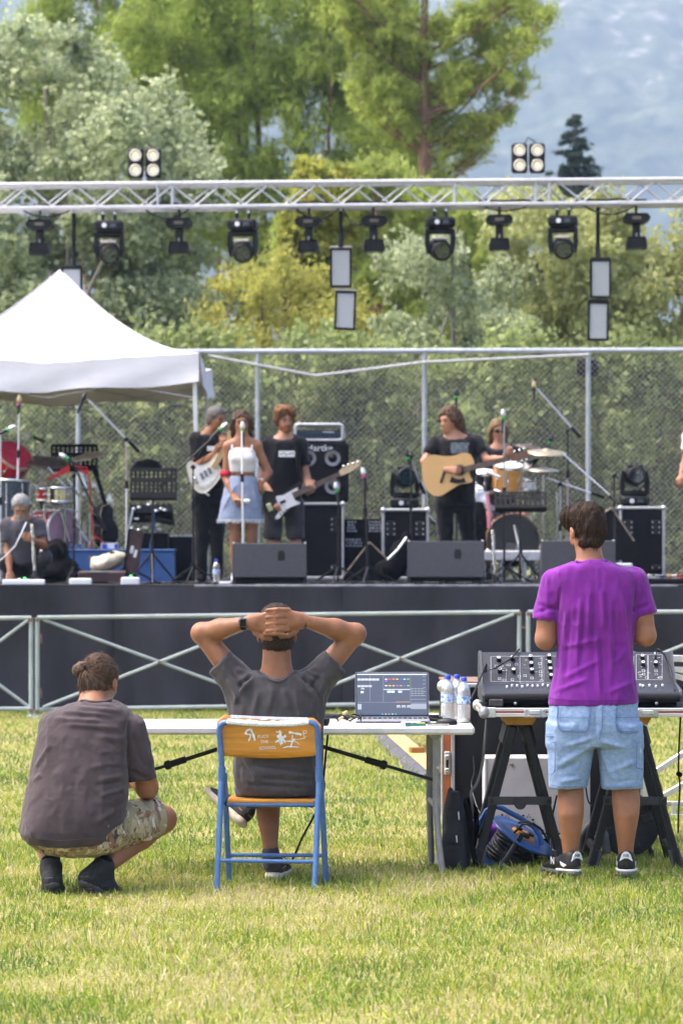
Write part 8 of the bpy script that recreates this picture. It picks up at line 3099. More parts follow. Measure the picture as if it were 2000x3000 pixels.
	sh.loft(rows_px(J, [(2050, 238, 326, .14, .07), (2060, 205, 352, .135, .092), (2078, 168, 378, .125, .112), (2105, 138, 392, .115, .128), (2150, 116, 388, .1, .142), (2210, 100, 378, .08, .152), (2270, 90, 374, .06, .158), (2330, 77, 374, .04, .162),
						(2390, 66, 366, .02, .165), (2430, 60, 356, .01, .162), (2455, 68, 345, .005, .15), (2474, 92, 322, .0, .135)]), .03, p=2.3)
	sh.cap(J(384, 2138, .11), J(420, 2300, .13), .072, .065, .012, cut=[(J(416, 2283, .16), (.12, 0, -1))])
	sh.cap(J(165, 2130, .14), J(146, 2230, .27), .072, .066, .035, cut=[(J(146, 2230, .27), (-.2, .7, -.7))])
	# hem swings up at the right
	sh.clip(J(205, 2474, 0), (.06, 0, -1)).clip(J(330, 2455, 0), (.55, 0, -.8))
	st = []
	G = lambda a, c, w, h, dy=-.08: st.append((J(a[0], a[1], dy), J(c[0], c[1], dy), w, h))
	for (a, c) in (((165, 2086), (330, 2098)), ((150, 2105), (300, 2115)), ((190, 2122), (350, 2135)), ((215, 2075), (350, 2085))):
		G(a, c, .012, .006, -.01)
	for (a, c) in (((365, 2170), (300, 2150)), ((368, 2200), (290, 2190)), ((370, 2240), (300, 2235)), ((370, 2275), (280, 2290)), ((372, 2310), (300, 2320)), ((365, 2360), (290, 2400)), ((360, 2400), (300, 2440)), ((355, 2330), (330, 2420))):
		G(a, (c[0] + rr.uniform(-40, 25), c[1] + rr.uniform(-5, 22)), rr.uniform(.008, .017), rr.uniform(.003, .007))
		G((a[0], a[1] + 13), (c[0] + rr.uniform(-30, 35), c[1] + 13 + rr.uniform(-6, 18)), .010, -rr.uniform(.002, .006))
	for (a, c) in (((100, 2250), (150, 2180)), ((92, 2290), (120, 2270)), ((70, 2400), (110, 2450)), ((66, 2440), (160, 2462))):
		G(a, c, .012, .006)
	for (a, c) in (((378, 2120), (372, 2280)), ((400, 2200), (430, 2250)), ((385, 2260), (430, 2280)), ((395, 2150), (415, 2220))):
		G(a, c, .009, -.008, .06)
	V, Q = sh.mesh(.0075)
	V = folds(V, Q, st, [((12, 12, 8), .005, 7), ((28, 28, 20), .0028, 8), ((64, 64, 40), .0014, 9)])
	cm = cloth_mat('plum_cotton', (.060, .045, .050), .18, .25, 4)
	shirt = skin('t_shirt', relax(V, Q, 1, .35), Q, cm, t)
	hem_lines(shirt, J, V, [(((85, 2452), (180, 2460), (300, 2452)), -.1), (((388, 2270), (420, 2272), (448, 2266)), 0), (((372, 2110), (362, 2160), (368, 2240)), 0)], cm)
	MB().tube([J(238, 2052, .075), J(262, 2056, .058), J(285, 2057, .058), J(310, 2055, .07), J(327, 2049, .09)], .0065, 8).build('collar', cm, shirt)
	# camouflage shorts
	def camo():
		m = bpy.data.materials.new('camouflage')
		m.use_nodes = True
		nt = m.node_tree
		p = _pr(m)
		p.inputs['Roughness'].default_value = .9
		p.inputs['Specular IOR Level'].default_value = .15
		tc = nt.nodes.new('ShaderNodeTexCoord')
		mp = nt.nodes.new('ShaderNodeMapping')
		mp.inputs['Rotation'].default_value = (0, R(38), 0)
		mp.inputs['Scale'].default_value = (1.6, 1, .6)
		nt.links.new(tc.outputs['Object'], mp.inputs[0])
		prev = None
		for (sc, off, th, col) in ((14, 0, 0, (.35, .30, .20)), (17, 3, .53, (.26, .23, .14)), (19, 7, .56, (.22, .125, .085)), (24, 11, .585, (.52, .48, .40)), (38, 17, .64, (.05, .04, .03))):
			if prev is None:
				rgb = nt.nodes.new('ShaderNodeRGB')
				rgb.outputs[0].default_value = (*col, 1)
				prev = rgb.outputs[0]
				continue
			n = nt.nodes.new('ShaderNodeTexNoise')
			n.inputs['Scale'].default_value = sc
			n.inputs['Detail'].default_value = 3
			n.inputs['Distortion'].default_value = .6
			ad = nt.nodes.new('ShaderNodeVectorMath')
			ad.inputs[1].default_value = (off, off * 1.3, off * .7)
			nt.links.new(mp.outputs[0], ad.inputs[0])
			nt.links.new(ad.outputs[0], n.inputs['Vector'])
			gt = nt.nodes.new('ShaderNodeMath')
			gt.operation = 'GREATER_THAN'
			gt.inputs[1].default_value = th
			nt.links.new(n.outputs['Fac'], gt.inputs[0])
			mx = nt.nodes.new('ShaderNodeMix')
			mx.data_type = 'RGBA'
			nt.links.new(gt.outputs[0], mx.inputs[0])
			nt.links.new(prev, mx.inputs[6])
			mx.inputs[7].default_value = (*col, 1)
			prev = mx.outputs[2]
		nt.links.new(prev, p.inputs['Base Color'])
		n = nt.nodes.new('ShaderNodeTexNoise')
		n.inputs['Scale'].default_value = 260
		bp = nt.nodes.new('ShaderNodeBump')
		bp.inputs['Strength'].default_value = .25
		bp.inputs['Distance'].default_value = .01
		nt.links.new(n.outputs['Fac'], bp.inputs['Height'])
		nt.links.new(bp.outputs[0], p.inputs['Normal'])
		return m
	so = SDF()
	so.loft(rows_px(J, [(2385, 90, 350, .02, .15), (2430, 78, 362, .02, .165), (2470, 92, 350, .03, .155), (2495, 125, 320, .04, .12), (2508, 165, 290, .05, .08)]), .03, p=2.2)
	so.cap(J(300, 2432, .03), J(452, 2392, .28), .108, .098, .04, cut=[(J(455, 2390, .28), (.75, .62, .05))])
	so.cap(J(150, 2430, .03), J(124, 2390, .30), .105, .092, .04, cut=[(J(124, 2390, .31), (-.2, .95, .05))])
	st = [(J(350, 2345, -.0), J(385, 2470, -.02), .011, -.008), (J(375, 2335, .0), J(400, 2440, .0), .012, .008), (J(330, 2440, -.09), J(385, 2450, -.02), .012, .008), (J(260, 2490, -.08), J(350, 2470, -.06), .012, .007),
		  (J(420, 2340, .08), J(470, 2380, .12), .01, .006), (J(400, 2450, .0), J(460, 2440, .08), .011, -.006)]
	V, Q = so.mesh(.0075)
	V = folds(V, Q, st, [((16, 16, 14), .004, 5), ((36, 36, 30), .0016, 6)])
	cam_m = camo()
	shorts = skin('shorts', relax(V, Q, 1, .35), Q, cam_m, t)
	pk = SDF().ell(J(428, 2420, .10), (.075, .03, .07), .02, rot=(0, R(-12), R(38)))
	solid('cargo_pocket', pk, .007, cam_m, shorts, 1, [(J(398, 2400, .06), J(462, 2386, .1), .008, -.008)], [((22, 22, 22), .004, 6)])
	MB().box(J(340, 2450, -.125), (.016, .004, .026), (0, R(30), R(10))).build('brand_tag', M('tag_navy', (.015, .02, .035), .6), shorts)
	# black shoes with raised heels
	um = M('hiker_black', (.012, .012, .013), .65, var=.3, scale=60, bump=.5, bscale=200)
	gm = M('hiker_grey', (.06, .06, .064), .6, var=.2)
	def hiker(ankle, heel, ball, toe, side):
		u = SDF()
		u.cap(ankle + Vector((0, 0, .006)), ankle.lerp(heel, .45), .040, .043, .02).cap(ankle.lerp(heel, .3), heel, .045, .040, .02)
		u.cap(heel, ball, .041, .046, .02).cap(ankle, ball, .041, .042, .03).cap(ball, toe, .044, .034, .02)
		s = solid('shoe', u, .0068, um, t, 1, None, [((40, 40, 40), .003, 3)])
		so = SDF()
		dn = (heel - ankle)
		ax = (ball - heel).normalized()
		nn = (dn - ax * dn.dot(ax)).normalized()
		so.cap(heel + nn * .028, ball + nn * .024, .038, .043, .02, flat=(nn, 1.8)).cap(ball + nn * .024, toe + Vector((0, 0, -.02)), .043, .034, .02, flat=(Vector((0, 0, 1)), 1.6))
		solid('sole', so, .0065, M('hiker_sole', (.05, .05, .053), .8, var=.4, bump=.4), s)
		tr = MB()
		for k in range(4):
			p = heel.lerp(ball, .1 + .25 * k) + nn * .047
			tr.box(p, (.07, .014, .01), Matrix((ax.cross(nn), ax, nn)).transposed(), bev=.002)
		tr.build('tread', M('hiker_sole', (.012, .012, .013), .8), s)
		for k in range(3):
			p = heel.lerp(ball, .4 + .16 * k) - nn * .005
			o = ax.cross(nn).normalized() * side
			MB().tube([p + o * .045 + nn * .015, p + o * .043 - nn * .03], .005, 6).build('stripe', gm, s)
		MB().lathe([(.043, -.01), (.045, .0), (.043, .012)], ankle + Vector((0, 0, .018)), ankle - heel + Vector((0, 0, .05)), 20, False, False).build('collar', black_cloth, s)
		MB().tube([heel + nn * .0 + Vector((-.03, -.03, .01)), heel + Vector((0, -.044, .014)), heel + Vector((.03, -.03, .01))], .004, 6).build('heel_trim', gm, s)
	hiker(J(150, 2534, .015), J(153, 2578, -.045), J(156, 2607, .055) * 1.0, J(158, 2618, .13), -1)
	hiker(J(306, 2536, .035), J(258, 2574, -.04), J(310, 2606, .03), J(338, 2614, .09), 1)
man_crouching()

# ------------------------------------------------------------------ the band
def hair_on(t, P, Rm, fr, k, style, mat, J=None):
	r, f, u = fr
	ha = SDF()
	ha.ell(P(0, -.014, .042), (.086 * k, .106 * k, .093 * k), .02, rot=Rm)
	noise = [((60, 60, 30), .006, 4), ((110, 110, 60), .004, 5)]
	if style == 'curly':
		ha.ell(P(0, -.005, .085), (.098 * k, .115 * k, .065 * k), .03, rot=Rm)
		ha.ell(P(0, -.04, .0), (.095 * k, .085 * k, .07 * k), .03, rot=Rm)
		noise = [((34, 34, 34), .02, 4), ((70, 70, 70), .008, 5)]
	if style == 'short':
		ha.ell(P(0, -.045, -.02), (.076 * k, .068 * k, .06 * k), .03, rot=Rm)
	ha.clip(P(0, .075, .058), f * .8 - u * .6)
	if style in ('long', 'longer'):
		L = -.19 if style == 'long' else -.25
		for s in (-1, 1):
			ha.cap(P(s * .07, .02, .03), P(s * .098, .015, -.08), .03, .036, .03)
			ha.cap(P(s * .098, .02, -.08), P(s * .122, .05, L), .04, .03, .03)
			ha.cap(P(s * .05, -.07, .0), P(s * .07, -.075, L), .05, .04, .04)
		ha.cap(P(0, -.07, .0), P(0, -.115, L), .07, .055, .04)
		noise = [((50, 50, 9), .012, 4), ((90, 90, 14), .005, 5)]
	V, Q = ha.mesh(.013)
	V = folds(V, Q, [], noise)
	return skin('hair', V, Q, mat, t)

def musician(label, px, d, jt, head, fwd, skinm, shirt, legs, hair, facing=(0, -1, 0), beard=None, glasses=False, hands=None, shirt_len=None, tilt=0., hk=1.0, seated=False):
	"""a posed figure; jt gives joints as photo pixels with depth offsets"""
	b = on_deck(px, d)
	J = frame_of(b)
	t = thing('person', label, 'person', b)
	q = {k: J(*v) for k, v in jt.items()}
	hc = J(*head)
	fr = head_frame(fwd, tilt)
	fc = Vector(facing).normalized()
	body = SDF()
	P, Rm = head_into(body, hc, fr, hk)
	chest = (q['shA'] + q['shB']) / 2 + Vector((0, 0, -.07))
	pel = (q['hipA'] + q['hipB']) / 2
	nb = (q['shA'] + q['shB']) / 2 + Vector((0, 0, .02))
	wsh = (q['shB'] - q['shA']).length
	body.cap(hc + fr[2] * -.06 - fr[1] * .02, nb, .052, .06, .03)
	wf = shirt.get('w', .155)
	body.cap(chest, pel + Vector((0, 0, .1)), wf * .88, wf * .8, .05, flat=(fc, 1.45))
	for s in 'AB':
		body.cap(nb + Vector((0, 0, .05)), q['sh' + s], .05, .042, .05)
	body.cap(q['shA'], q['shB'], .048, .048, .05)
	for s in 'AB':
		sh, el, wr = q['sh' + s], q['el' + s], q['wr' + s]
		body.cap(sh, el, .046, .04, .02).cap(el, el.lerp(wr, .4), .041, .04, .02).cap(el.lerp(wr, .4), wr, .04, .027, .02)
		hp, kn, an = q['hip' + s], q['kn' + s], q['an' + s]
		body.cap(hp, kn, .08, .056, .03).cap(kn, kn.lerp(an, .4), .054, .055, .02).cap(kn.lerp(an, .4), an, .054, .035, .02)
	V, Q = body.mesh(.0165)
	parts = [(relax(V, Q, 1, .4), Q)]
	for s in 'AB':
		if hands and s in hands:
			dv, pn, ts, curl = hands[s]
			parts.append(hand_mesh(q['wr' + s], dv, pn, ts, 1.0, curl, h=.0075))
	skin('body', *join_meshes(parts), skinm, t)
	face_details(t, P, Rm, hk, hair[1], M('lips', (.36, .13, .11), .5), M('eye_dark', (.03, .02, .02), .2), glasses=glasses)
	if beard:
		be = SDF()
		be.ell(P(0, .028, -.06), (.063 * hk, .07 * hk, .062 * hk), .02, rot=Rm).ell(P(0, .076, -.1), (.03, .03, .028), .02, rot=Rm).ell(P(0, .094, -.054), (.03, .014, .01), .01, rot=Rm)
		be.clip(P(0, 0, -.036), fr[2]).clip(P(0, .01, 0), -fr[1])
		be.ell(P(0, .112, -.071), (.022, .018, .008), .006, op='s', rot=Rm)
		solid('beard', be, .008, beard, t, 1, None, [((70, 70, 50), .004, 3)])
	hair_on(t, P, Rm, fr, hk, hair[0], hair[1])
	# shirt
	if shirt.get('kind') == 'tee':
		sh = SDF()
		low = J(*shirt['hem'])
		sh.cap(chest, pel + Vector((0, 0, -.02)), wf * 1.04, wf * 1.02, .05, flat=(fc, 1.38))
		sh.cap(chest, low, wf, wf * 1.0, .05, flat=(fc, 1.38))
		sh.cap(q['shA'] + Vector((0, 0, -.012)), q['shB'] + Vector((0, 0, -.012)), .066, .066, .06)
		for s in 'AB':
			a, e = q['sh' + s], q['el' + s]
			f = shirt.get('sleeve', .62)
			c = a.lerp(e, f)
			sh.cap(a, a.lerp(e, f + .15), .066, .066, .03, cut=[(c, (e - a))])
		for s in 'AB':
			sh.cap(nb + Vector((0, 0, .04)), q['sh' + s], .062, .056, .05)
		sh.clip(low, (0, 0, -1)).clip(nb + Vector((0, 0, .065)) + fc * .0, Vector((0, 0, 1)) + fc * .55)
		V, Q = sh.mesh(.0165)
		V = folds(V, Q, [], [((13, 13, 7), .009, 3), ((30, 30, 16), .004, 5)])
		so = skin('t_shirt', relax(V, Q, 1, .3), Q, shirt['mat'], t)
		if 'print' in shirt:
			pa, pb, pm, pn = shirt['print']
			x0, x1 = J(*pa), J(*pb)
			sel = (V[:, 0] > x0.x - .02) & (V[:, 0] < x1.x + .02) & (V[:, 2] < x0.z + .02) & (V[:, 2] > x1.z - .02)
			y = V[sel, 1].min() - .004 if sel.any() else -.14
			MB().box(((x0.x + x1.x) / 2, y, (x0.z + x1.z) / 2), (abs(x1.x - x0.x), .004, abs(x0.z - x1.z))).build('shirt_print', pm, so)
			if pn:
				m = MB()
				for i in range(pn):
					m.box((x0.x + (i + .8) * (x1.x - x0.x) / (pn + .6), y - .003, (x0.z + x1.z) / 2 + random.uniform(-.008, .008)), ((x1.x - x0.x) / pn * .55, .003, abs(x0.z - x1.z) * .18))
				m.build('print_marks', black_cloth, so)
	# trousers or shorts
	if legs.get('mat'):
		tr = SDF()
		tr.cap(q['hipA'] + Vector((0, 0, .03)), q['hipB'] + Vector((0, 0, .03)), .105, .105, .04, flat=(fc, 1.0))
		for s in 'AB':
			hp, kn, an = q['hip' + s], q['kn' + s], q['an' + s]
			if legs['len'] == 'short':
				c = hp.lerp(kn, legs.get('cut', .85))
				tr.cap(hp, hp.lerp(kn, 1.0), .098, .09, .03, cut=[(c, (kn - hp))])
			else:
				tr.cap(hp, kn, .095, .068, .03).cap(kn, an, .068, .056, .03)
		V, Q = tr.mesh(.017)
		V = folds(V, Q, [], [((12, 12, 9), .008, 6), ((26, 26, 20), .004, 7)])
		skin('trousers' if legs['len'] != 'short' else 'shorts', relax(V, Q, 1, .3), Q, legs['mat'], t)
	for s in 'AB':
		an = q['an' + s]
		g = Vector(legs.get('toe', (0, -1, 0)))
		sd = SDF().cap((an.x, an.y, .045), Vector((an.x, an.y, .04)) + g * .15, .045, .04, .02).cap((an.x, an.y, .05), (an.x, an.y, .1), .042, .04, .02)
		sd.clip((0, 0, .004), (0, 0, -1))
		solid('shoe', sd, .016, legs.get('shoe', black_matte), t)
	return t, J, q

black_tee = cloth_mat('black_tee', (.0055, .0055, .008), .2)
black_jean = cloth_mat('black_jean', (.005, .005, .007), .25)
grey_short = cloth_mat('grey_short', (.055, .052, .06), .2)
hair_dark = hair_mat('hair_dark_long', (.035, .02, .014), (.13, .08, .055), (1, 1, .1), 60)
hair_mid = hair_mat('hair_mid_long', (.035, .02, .013), (.14, .085, .058), (1, 1, .1), 60)
hair_gold = hair_mat('hair_gold_long', (.10, .06, .03), (.36, .24, .12), (1, 1, .1), 60)
hair_grey = hair_mat('hair_grey', (.05, .045, .042), (.22, .205, .195), (1, 1, .4), 90)
hair_curl = hair_mat('hair_curl', (.10, .045, .02), (.26, .13, .06), (1, 1, 1), 60)
beard_red = hair_mat('beard_red', (.2, .07, .03), (.34, .14, .06), (1, 1, 1), 90)

# singer
def singer():
	skirt = M('denim_skirt', (.20, .24, .36), .85, var=.15, scale=24, bump=.3, bscale=260)
	wt = cloth_mat('white_rib', (.62, .60, .64), .06)
	t, J, q = musician('person singing in a white crop top and pale denim skirt', 708, 30.9,
		dict(shA=(668, 1308), shB=(752, 1306), elA=(662, 1398, .0), wrA=(682, 1450, -.12), elB=(786, 1384, .04), wrB=(764, 1416, -.04), hipA=(687, 1450), hipB=(737, 1450), knA=(690, 1575), knB=(738, 1575), anA=(690, 1690, .02), anB=(736, 1690, .02)),
		(708, 1240, 0), (.05, -1, -.02), skin_warm, dict(w=.125), dict(mat=None, len=None, shoe=white_paint), ('longer', hair_dark),
		hands={'A': ((.5, -.5, -.5), (.2, .6, -.6), (1, 0, 0), .6), 'B': ((-.6, .1, -.8), (.3, .9, 0), (0, -1, 0), .4)}, hk=.96)
	# crop top with straps
	sd = SDF()
	pel = (q['hipA'] + q['hipB']) / 2
	sd.loft(rows_px(J, [(1312, 676, 742, -.005, .085), (1322, 670, 748, -.01, .1), (1345, 669, 752, -.02, .118), (1365, 671, 750, -.01, .104), (1384, 673, 748, 0, .096)]), .02, p=2.3)
	sd.ell(J(690, 1342, -.085), (.05, .04, .045), .03).ell(J(730, 1342, -.085), (.05, .04, .045), .03)
	V, Q = sd.mesh(.009)
	top = skin('crop_top', relax(V, Q, 2), Q, wt, t)
	for x in (680, 738):
		MB().tube([J(x, 1320, -.09), J(x, 1306, -.07), J(x, 1299, -.02), J(x, 1310, .08)], .009, 6).build('strap', wt, top)
	sk = SDF()
	sk.loft(rows_px(J, [(1396, 673, 750, .0, .108), (1420, 660, 757, .0, .125), (1460, 650, 764, .0, .14), (1500, 643, 766, .0, .145), (1524, 638, 769, 0, .15)]), .02, p=2.2)
	V, Q = sk.mesh(.01)
	V = folds(V, Q, [(J(690, 1420, -.1), J(650, 1500, -.1), .015, .008), (J(720, 1430, -.1), J(700, 1510, -.1), .015, -.006), (J(740, 1420, -.1), J(755, 1510, -.1), .015, .007), (J(708, 1400, -.1), J(708, 1460, -.1), .006, -.005)], [((20, 20, 8), .004, 4)])
	s = skin('skirt', relax(V, Q, 1, .3), Q, skirt, t)
	fr = MB()
	rr = random.Random(5)
	for i in range(90):
		x = 636 + 136 * i / 89
		yy = -.155 * math.sqrt(max(0, 1 - ((x - 704) / 70.0) ** 2))
		fr.tube([J(x, 1521, yy), J(x + rr.uniform(-3, 3), 1529 + rr.uniform(-2, 5), yy)], .0025, 4)
	tag(fr.build('frayed_hem', M('thread_white', (.65, .68, .74), .9), s), kind='stuff')
	MB().lathe([(.02, -.04), (.05, -.025), (.056, 0), (.05, .025), (.02, .04)], J(661, 1388, .0), (.1, .0, 1), 16).build('scrunchie', M('red_velvet', (.42, .008, .03), .8, var=.3, scale=40, bump=.5, bscale=50), t)
	MB().lathe([(.032, -.006), (.034, 0), (.032, .006)], J(767, 1409, -.03), (q['wrB'] - q['elB']), 14, False, False).build('bracelet', white_paint, t)
	st = thing('shaker', 'short pale shaker stick held by the singer', 'shaker', J(708, 1466, -.2) + on_deck(708, 30.9))
	MB().cyl((-.06, 0, .012), (.02, -.01, 0), .011, n=8).build('handle', M('pale_wood', (.55, .38, .2), .6), st)
	MB().ball((.05, -.015, -.006), (.035, .022, .02), 12, 8).build('head', white_paint, st)
singer()

# electric guitar shapes
def guitar_shape(name, label, base, o, ux, uy, outline, thick, bodym, gm=None):
	t = thing(name, label, 'guitar', base)
	MB().prism(outline, o, ux, uy, thick, bev=.008).build('body', bodym, t)
	return t
def smooth_loop(pts, n=4):
	out = []
	k = len(pts)
	for i in range(k):
		a, b, c, d = (np.array(pts[(i + j) % k], float) for j in (-1, 0, 1, 2))
		for q in range(n):
			f = q / n
			out.append(tuple(.5 * ((2 * b) + (c - a) * f + (2 * a - 5 * b + 4 * c - d) * f * f + (3 * b - a - 3 * c + d) * f ** 3)))
	return out
def neck_and_head(t, a, c, w0, w1, neckm, fretm, frets=14, dots=True):
	"""fretted neck from a to c (front faces -y)"""
	a, c = Vector(a), Vector(c)
	u = (c - a)
	L = u.length
	u /= L
	v = Vector((0, 1, 0)).cross(u).normalized()
	n = Vector((0, -1, 0))
	poly = [(0, -w0 / 2), (L, -w1 / 2), (L, w1 / 2), (0, w0 / 2)]
	nk = MB().prism(poly, a - n * .012, u, v, .024 if u.cross(v).y < 0 else -.024).build('neck', neckm, t)
	for i in range(frets):
		f = (i + 1) / (frets + 1)
		p = a + u * (L * f) + n * .0135
		w = w0 + (w1 - w0) * f
		MB().cyl(p - v * w * .5, p + v * w * .5, .0022, n=4).build('fret', fretm, nk)
	return u, v, n
def white_guitarist():
	t, J, q = musician('person with short grey hair in a black shirt playing the white guitar', 612, 31.8,
		dict(shA=(575, 1288), shB=(650, 1292, .06), elA=(576, 1368, -.05), wrA=(632, 1326, -.22), elB=(668, 1370, .05), wrB=(662, 1310, -.18), hipA=(592, 1460), hipB=(637, 1460), knA=(592, 1575), knB=(636, 1575), anA=(590, 1690), anB=(634, 1690)),
		(634, 1228, -.02), (.72, -.66, -.12), skin_tan, dict(kind='tee', mat=black_tee, hem=(612, 1455), w=.15, print=((608, 1308, 0), (634, 1322, 0), sticker, 0)), dict(mat=black_jean, len='long'), ('short', hair_grey),
		facing=(.35, -1, 0), hands={'A': ((.7, -.3, .5), (-.2, .9, .3), (0, 0, 1), .7), 'B': ((-.3, -.3, .9), (.3, .9, 0), (-1, 0, 0), .8)})
	base = on_deck(612, 31.8)
	g = thing('electric_guitar', 'white electric guitar held by the grey haired player', 'guitar', base)
	yy = -.25
	P = lambda px, py, dy=0: J(px, py, yy + dy)
	out = [(546, 1362), (552, 1350), (566, 1352), (585, 1362), (612, 1352), (632, 1330), (640, 1330), (636, 1355), (648, 1372), (646, 1395), (625, 1425), (600, 1444), (578, 1440), (562, 1420), (552, 1395)]
	o = P(600, 1390)
	poly = smooth_loop([(P(a, c).x - o.x, P(a, c).z - o.z) for a, c in out])
	poly = poly[::-1]
	wm = M('guitar_cream', (.74, .70, .60), .25, var=.04, coat=.5)
	MB().prism(poly, o, (1, 0, 0), (0, 0, 1), -.045, bev=.006).build('body', wm, g)
	MB().prism([(p[0] * .72 + .01, p[1] * .72) for p in poly], o + Vector((0, -.003, 0)), (1, 0, 0), (0, 0, 1), -.003).build('pickguard', M('guard_white', (.8, .79, .76), .3), g)
	for (px, py) in ((592, 1395), (603, 1387), (614, 1379)):
		MB().box(P(px, py, -.006), (.03, .012, .07), (0, R(-25), 0), bev=.004).build('pickup', M('pickup_grey', (.16, .17, .2), .4), g)
	MB().box(P(574, 1408, -.006), (.03, .014, .07), (0, R(-25), 0), bev=.004).build('bridge', chrome, g)
	for (px, py) in ((590, 1425), (605, 1420), (617, 1410)):
		MB().cyl(P(px, py, 0), P(px, py, -.02), .012, n=10).build('knob', white_paint, g)
	u, v, n = neck_and_head(g, P(625, 1372, -.012), P(672, 1290, -.012), .055, .045, M('maple', (.55, .36, .16), .4, var=.1), chrome)
	MB().prism([(-.03, 0), (.03, 0), (.055, .05), (.045, .15), (.0, .17), (-.02, .1)], P(672, 1290, -.0), v * -1, u, .018).build('headstock', M('maple', (.55, .36, .16), .4), g)
	MB().tube([J(600, 1290, .1), J(600, 1300, -.13), J(585, 1335, -.16), P(565, 1355, .02)], .018, 6).build('strap', black_cloth, g)
	MB().box(P(606, 1447, -.0), (.06, .02, .012), (0, R(35), 0)).build('jack_lead', white_paint, g)
white_guitarist()

def bassist():
	t, J, q = musician('person with curly hair and a red beard playing the black and white bass', 830, 32.0,
		dict(shA=(788, 1300), shB=(880, 1302), elA=(768, 1408, .02), wrA=(806, 1466, -.22), elB=(898, 1400, .0), wrB=(905, 1440, -.24), hipA=(800, 1488), hipB=(862, 1488), knA=(797, 1600), knB=(866, 1600), anA=(795, 1696), anB=(866, 1696)),
		(834, 1232, -.01), (.32, -.92, -.08), skin_fair, dict(kind='tee', mat=black_tee, hem=(830, 1490), w=.17, print=((817, 1322, 0), (864, 1340, 0), M('print_white', (.75, .73, .76), .7), 5)),
		dict(mat=grey_short, len='short', cut=.82), ('curly', hair_curl), beard=beard_red,
		hands={'A': ((.15, -.5, -.8), (.3, .9, -.1), (1, 0, 0), .8), 'B': ((.3, -.4, .5), (-.2, .8, -.4), (0, 0, 1), 1.0)})
	base = on_deck(830, 32.0)
	g = thing('bass_guitar', 'black bass guitar with a white guard and long neck', 'guitar', base)
	yy = -.26
	P = lambda px, py, dy=0: J(px, py, yy + dy)
	out = [(770, 1452), (778, 1438), (800, 1440), (820, 1448), (845, 1432), (875, 1412), (884, 1414), (872, 1440), (868, 1462), (886, 1472), (884, 1480), (866, 1484), (842, 1496), (824, 1516), (800, 1522), (780, 1508), (770, 1480)]
	o = P(825, 1470)
	poly = smooth_loop([(P(a, c).x - o.x, P(a, c).z - o.z) for a, c in out])[::-1]
	MB().prism(poly, o, (1, 0, 0), (0, 0, 1), -.045, bev=.006).build('body', M('bass_black', (.012, .012, .012), .2, var=.2, coat=.6), g)
	gd = [(808, 1456), (830, 1450), (868, 1430), (872, 1434), (862, 1462), (880, 1474), (850, 1486), (834, 1500), (816, 1520), (806, 1516), (820, 1490)]
	poly = smooth_loop([(P(a, c).x - o.x, P(a, c).z - o.z) for a, c in gd])[::-1]
	MB().prism(poly, o + Vector((0, -.004, 0)), (1, 0, 0), (0, 0, 1), -.004).build('pickguard', M('guard_white2', (.76, .75, .80), .3), g)
	MB().box(P(790, 1486, -.006), (.05, .016, .08), (0, R(-25), 0), bev=.004).build('bridge', M('bridge_pale', (.5, .5, .3), .4, metal=.5), g)
	for (px, py) in ((822, 1507), (830, 1500), (838, 1493)):
		MB().cyl(P(px, py, 0), P(px, py, -.02), .011, n=10).build('knob', chrome, g)
	MB().box(P(828, 1470, -.006), (.06, .016, .03), (0, R(-25), 0), bev=.004).build('pickup', black_plastic, g)
	u, v, n = neck_and_head(g, P(858, 1452, -.012), P(995, 1388, -.012), .06, .046, M('rosewood', (.09, .05, .035), .5, var=.2), chrome, 18)
	poly = [(-.024, 0), (.024, 0), (.045, .05), (.055, .16), (.05, .235), (.01, .245), (-.015, .2), (-.03, .1)]
	MB().prism(poly, P(995, 1388, .0), v * -1, u, .018).build('headstock', M('maple_pale', (.62, .48, .3), .4, var=.08), g)
	for i in range(4):
		MB().ball(P(1006 + i * 14, 1366 - i * 4, .0), .014, 8, 6).build('tuning_peg', chrome, g)
	MB().tube([J(862, 1300, .06), J(864, 1305, -.12), J(872, 1360, -.17), P(884, 1415, .02)], .022, 6).build('strap', black_cloth, g)
bassist()

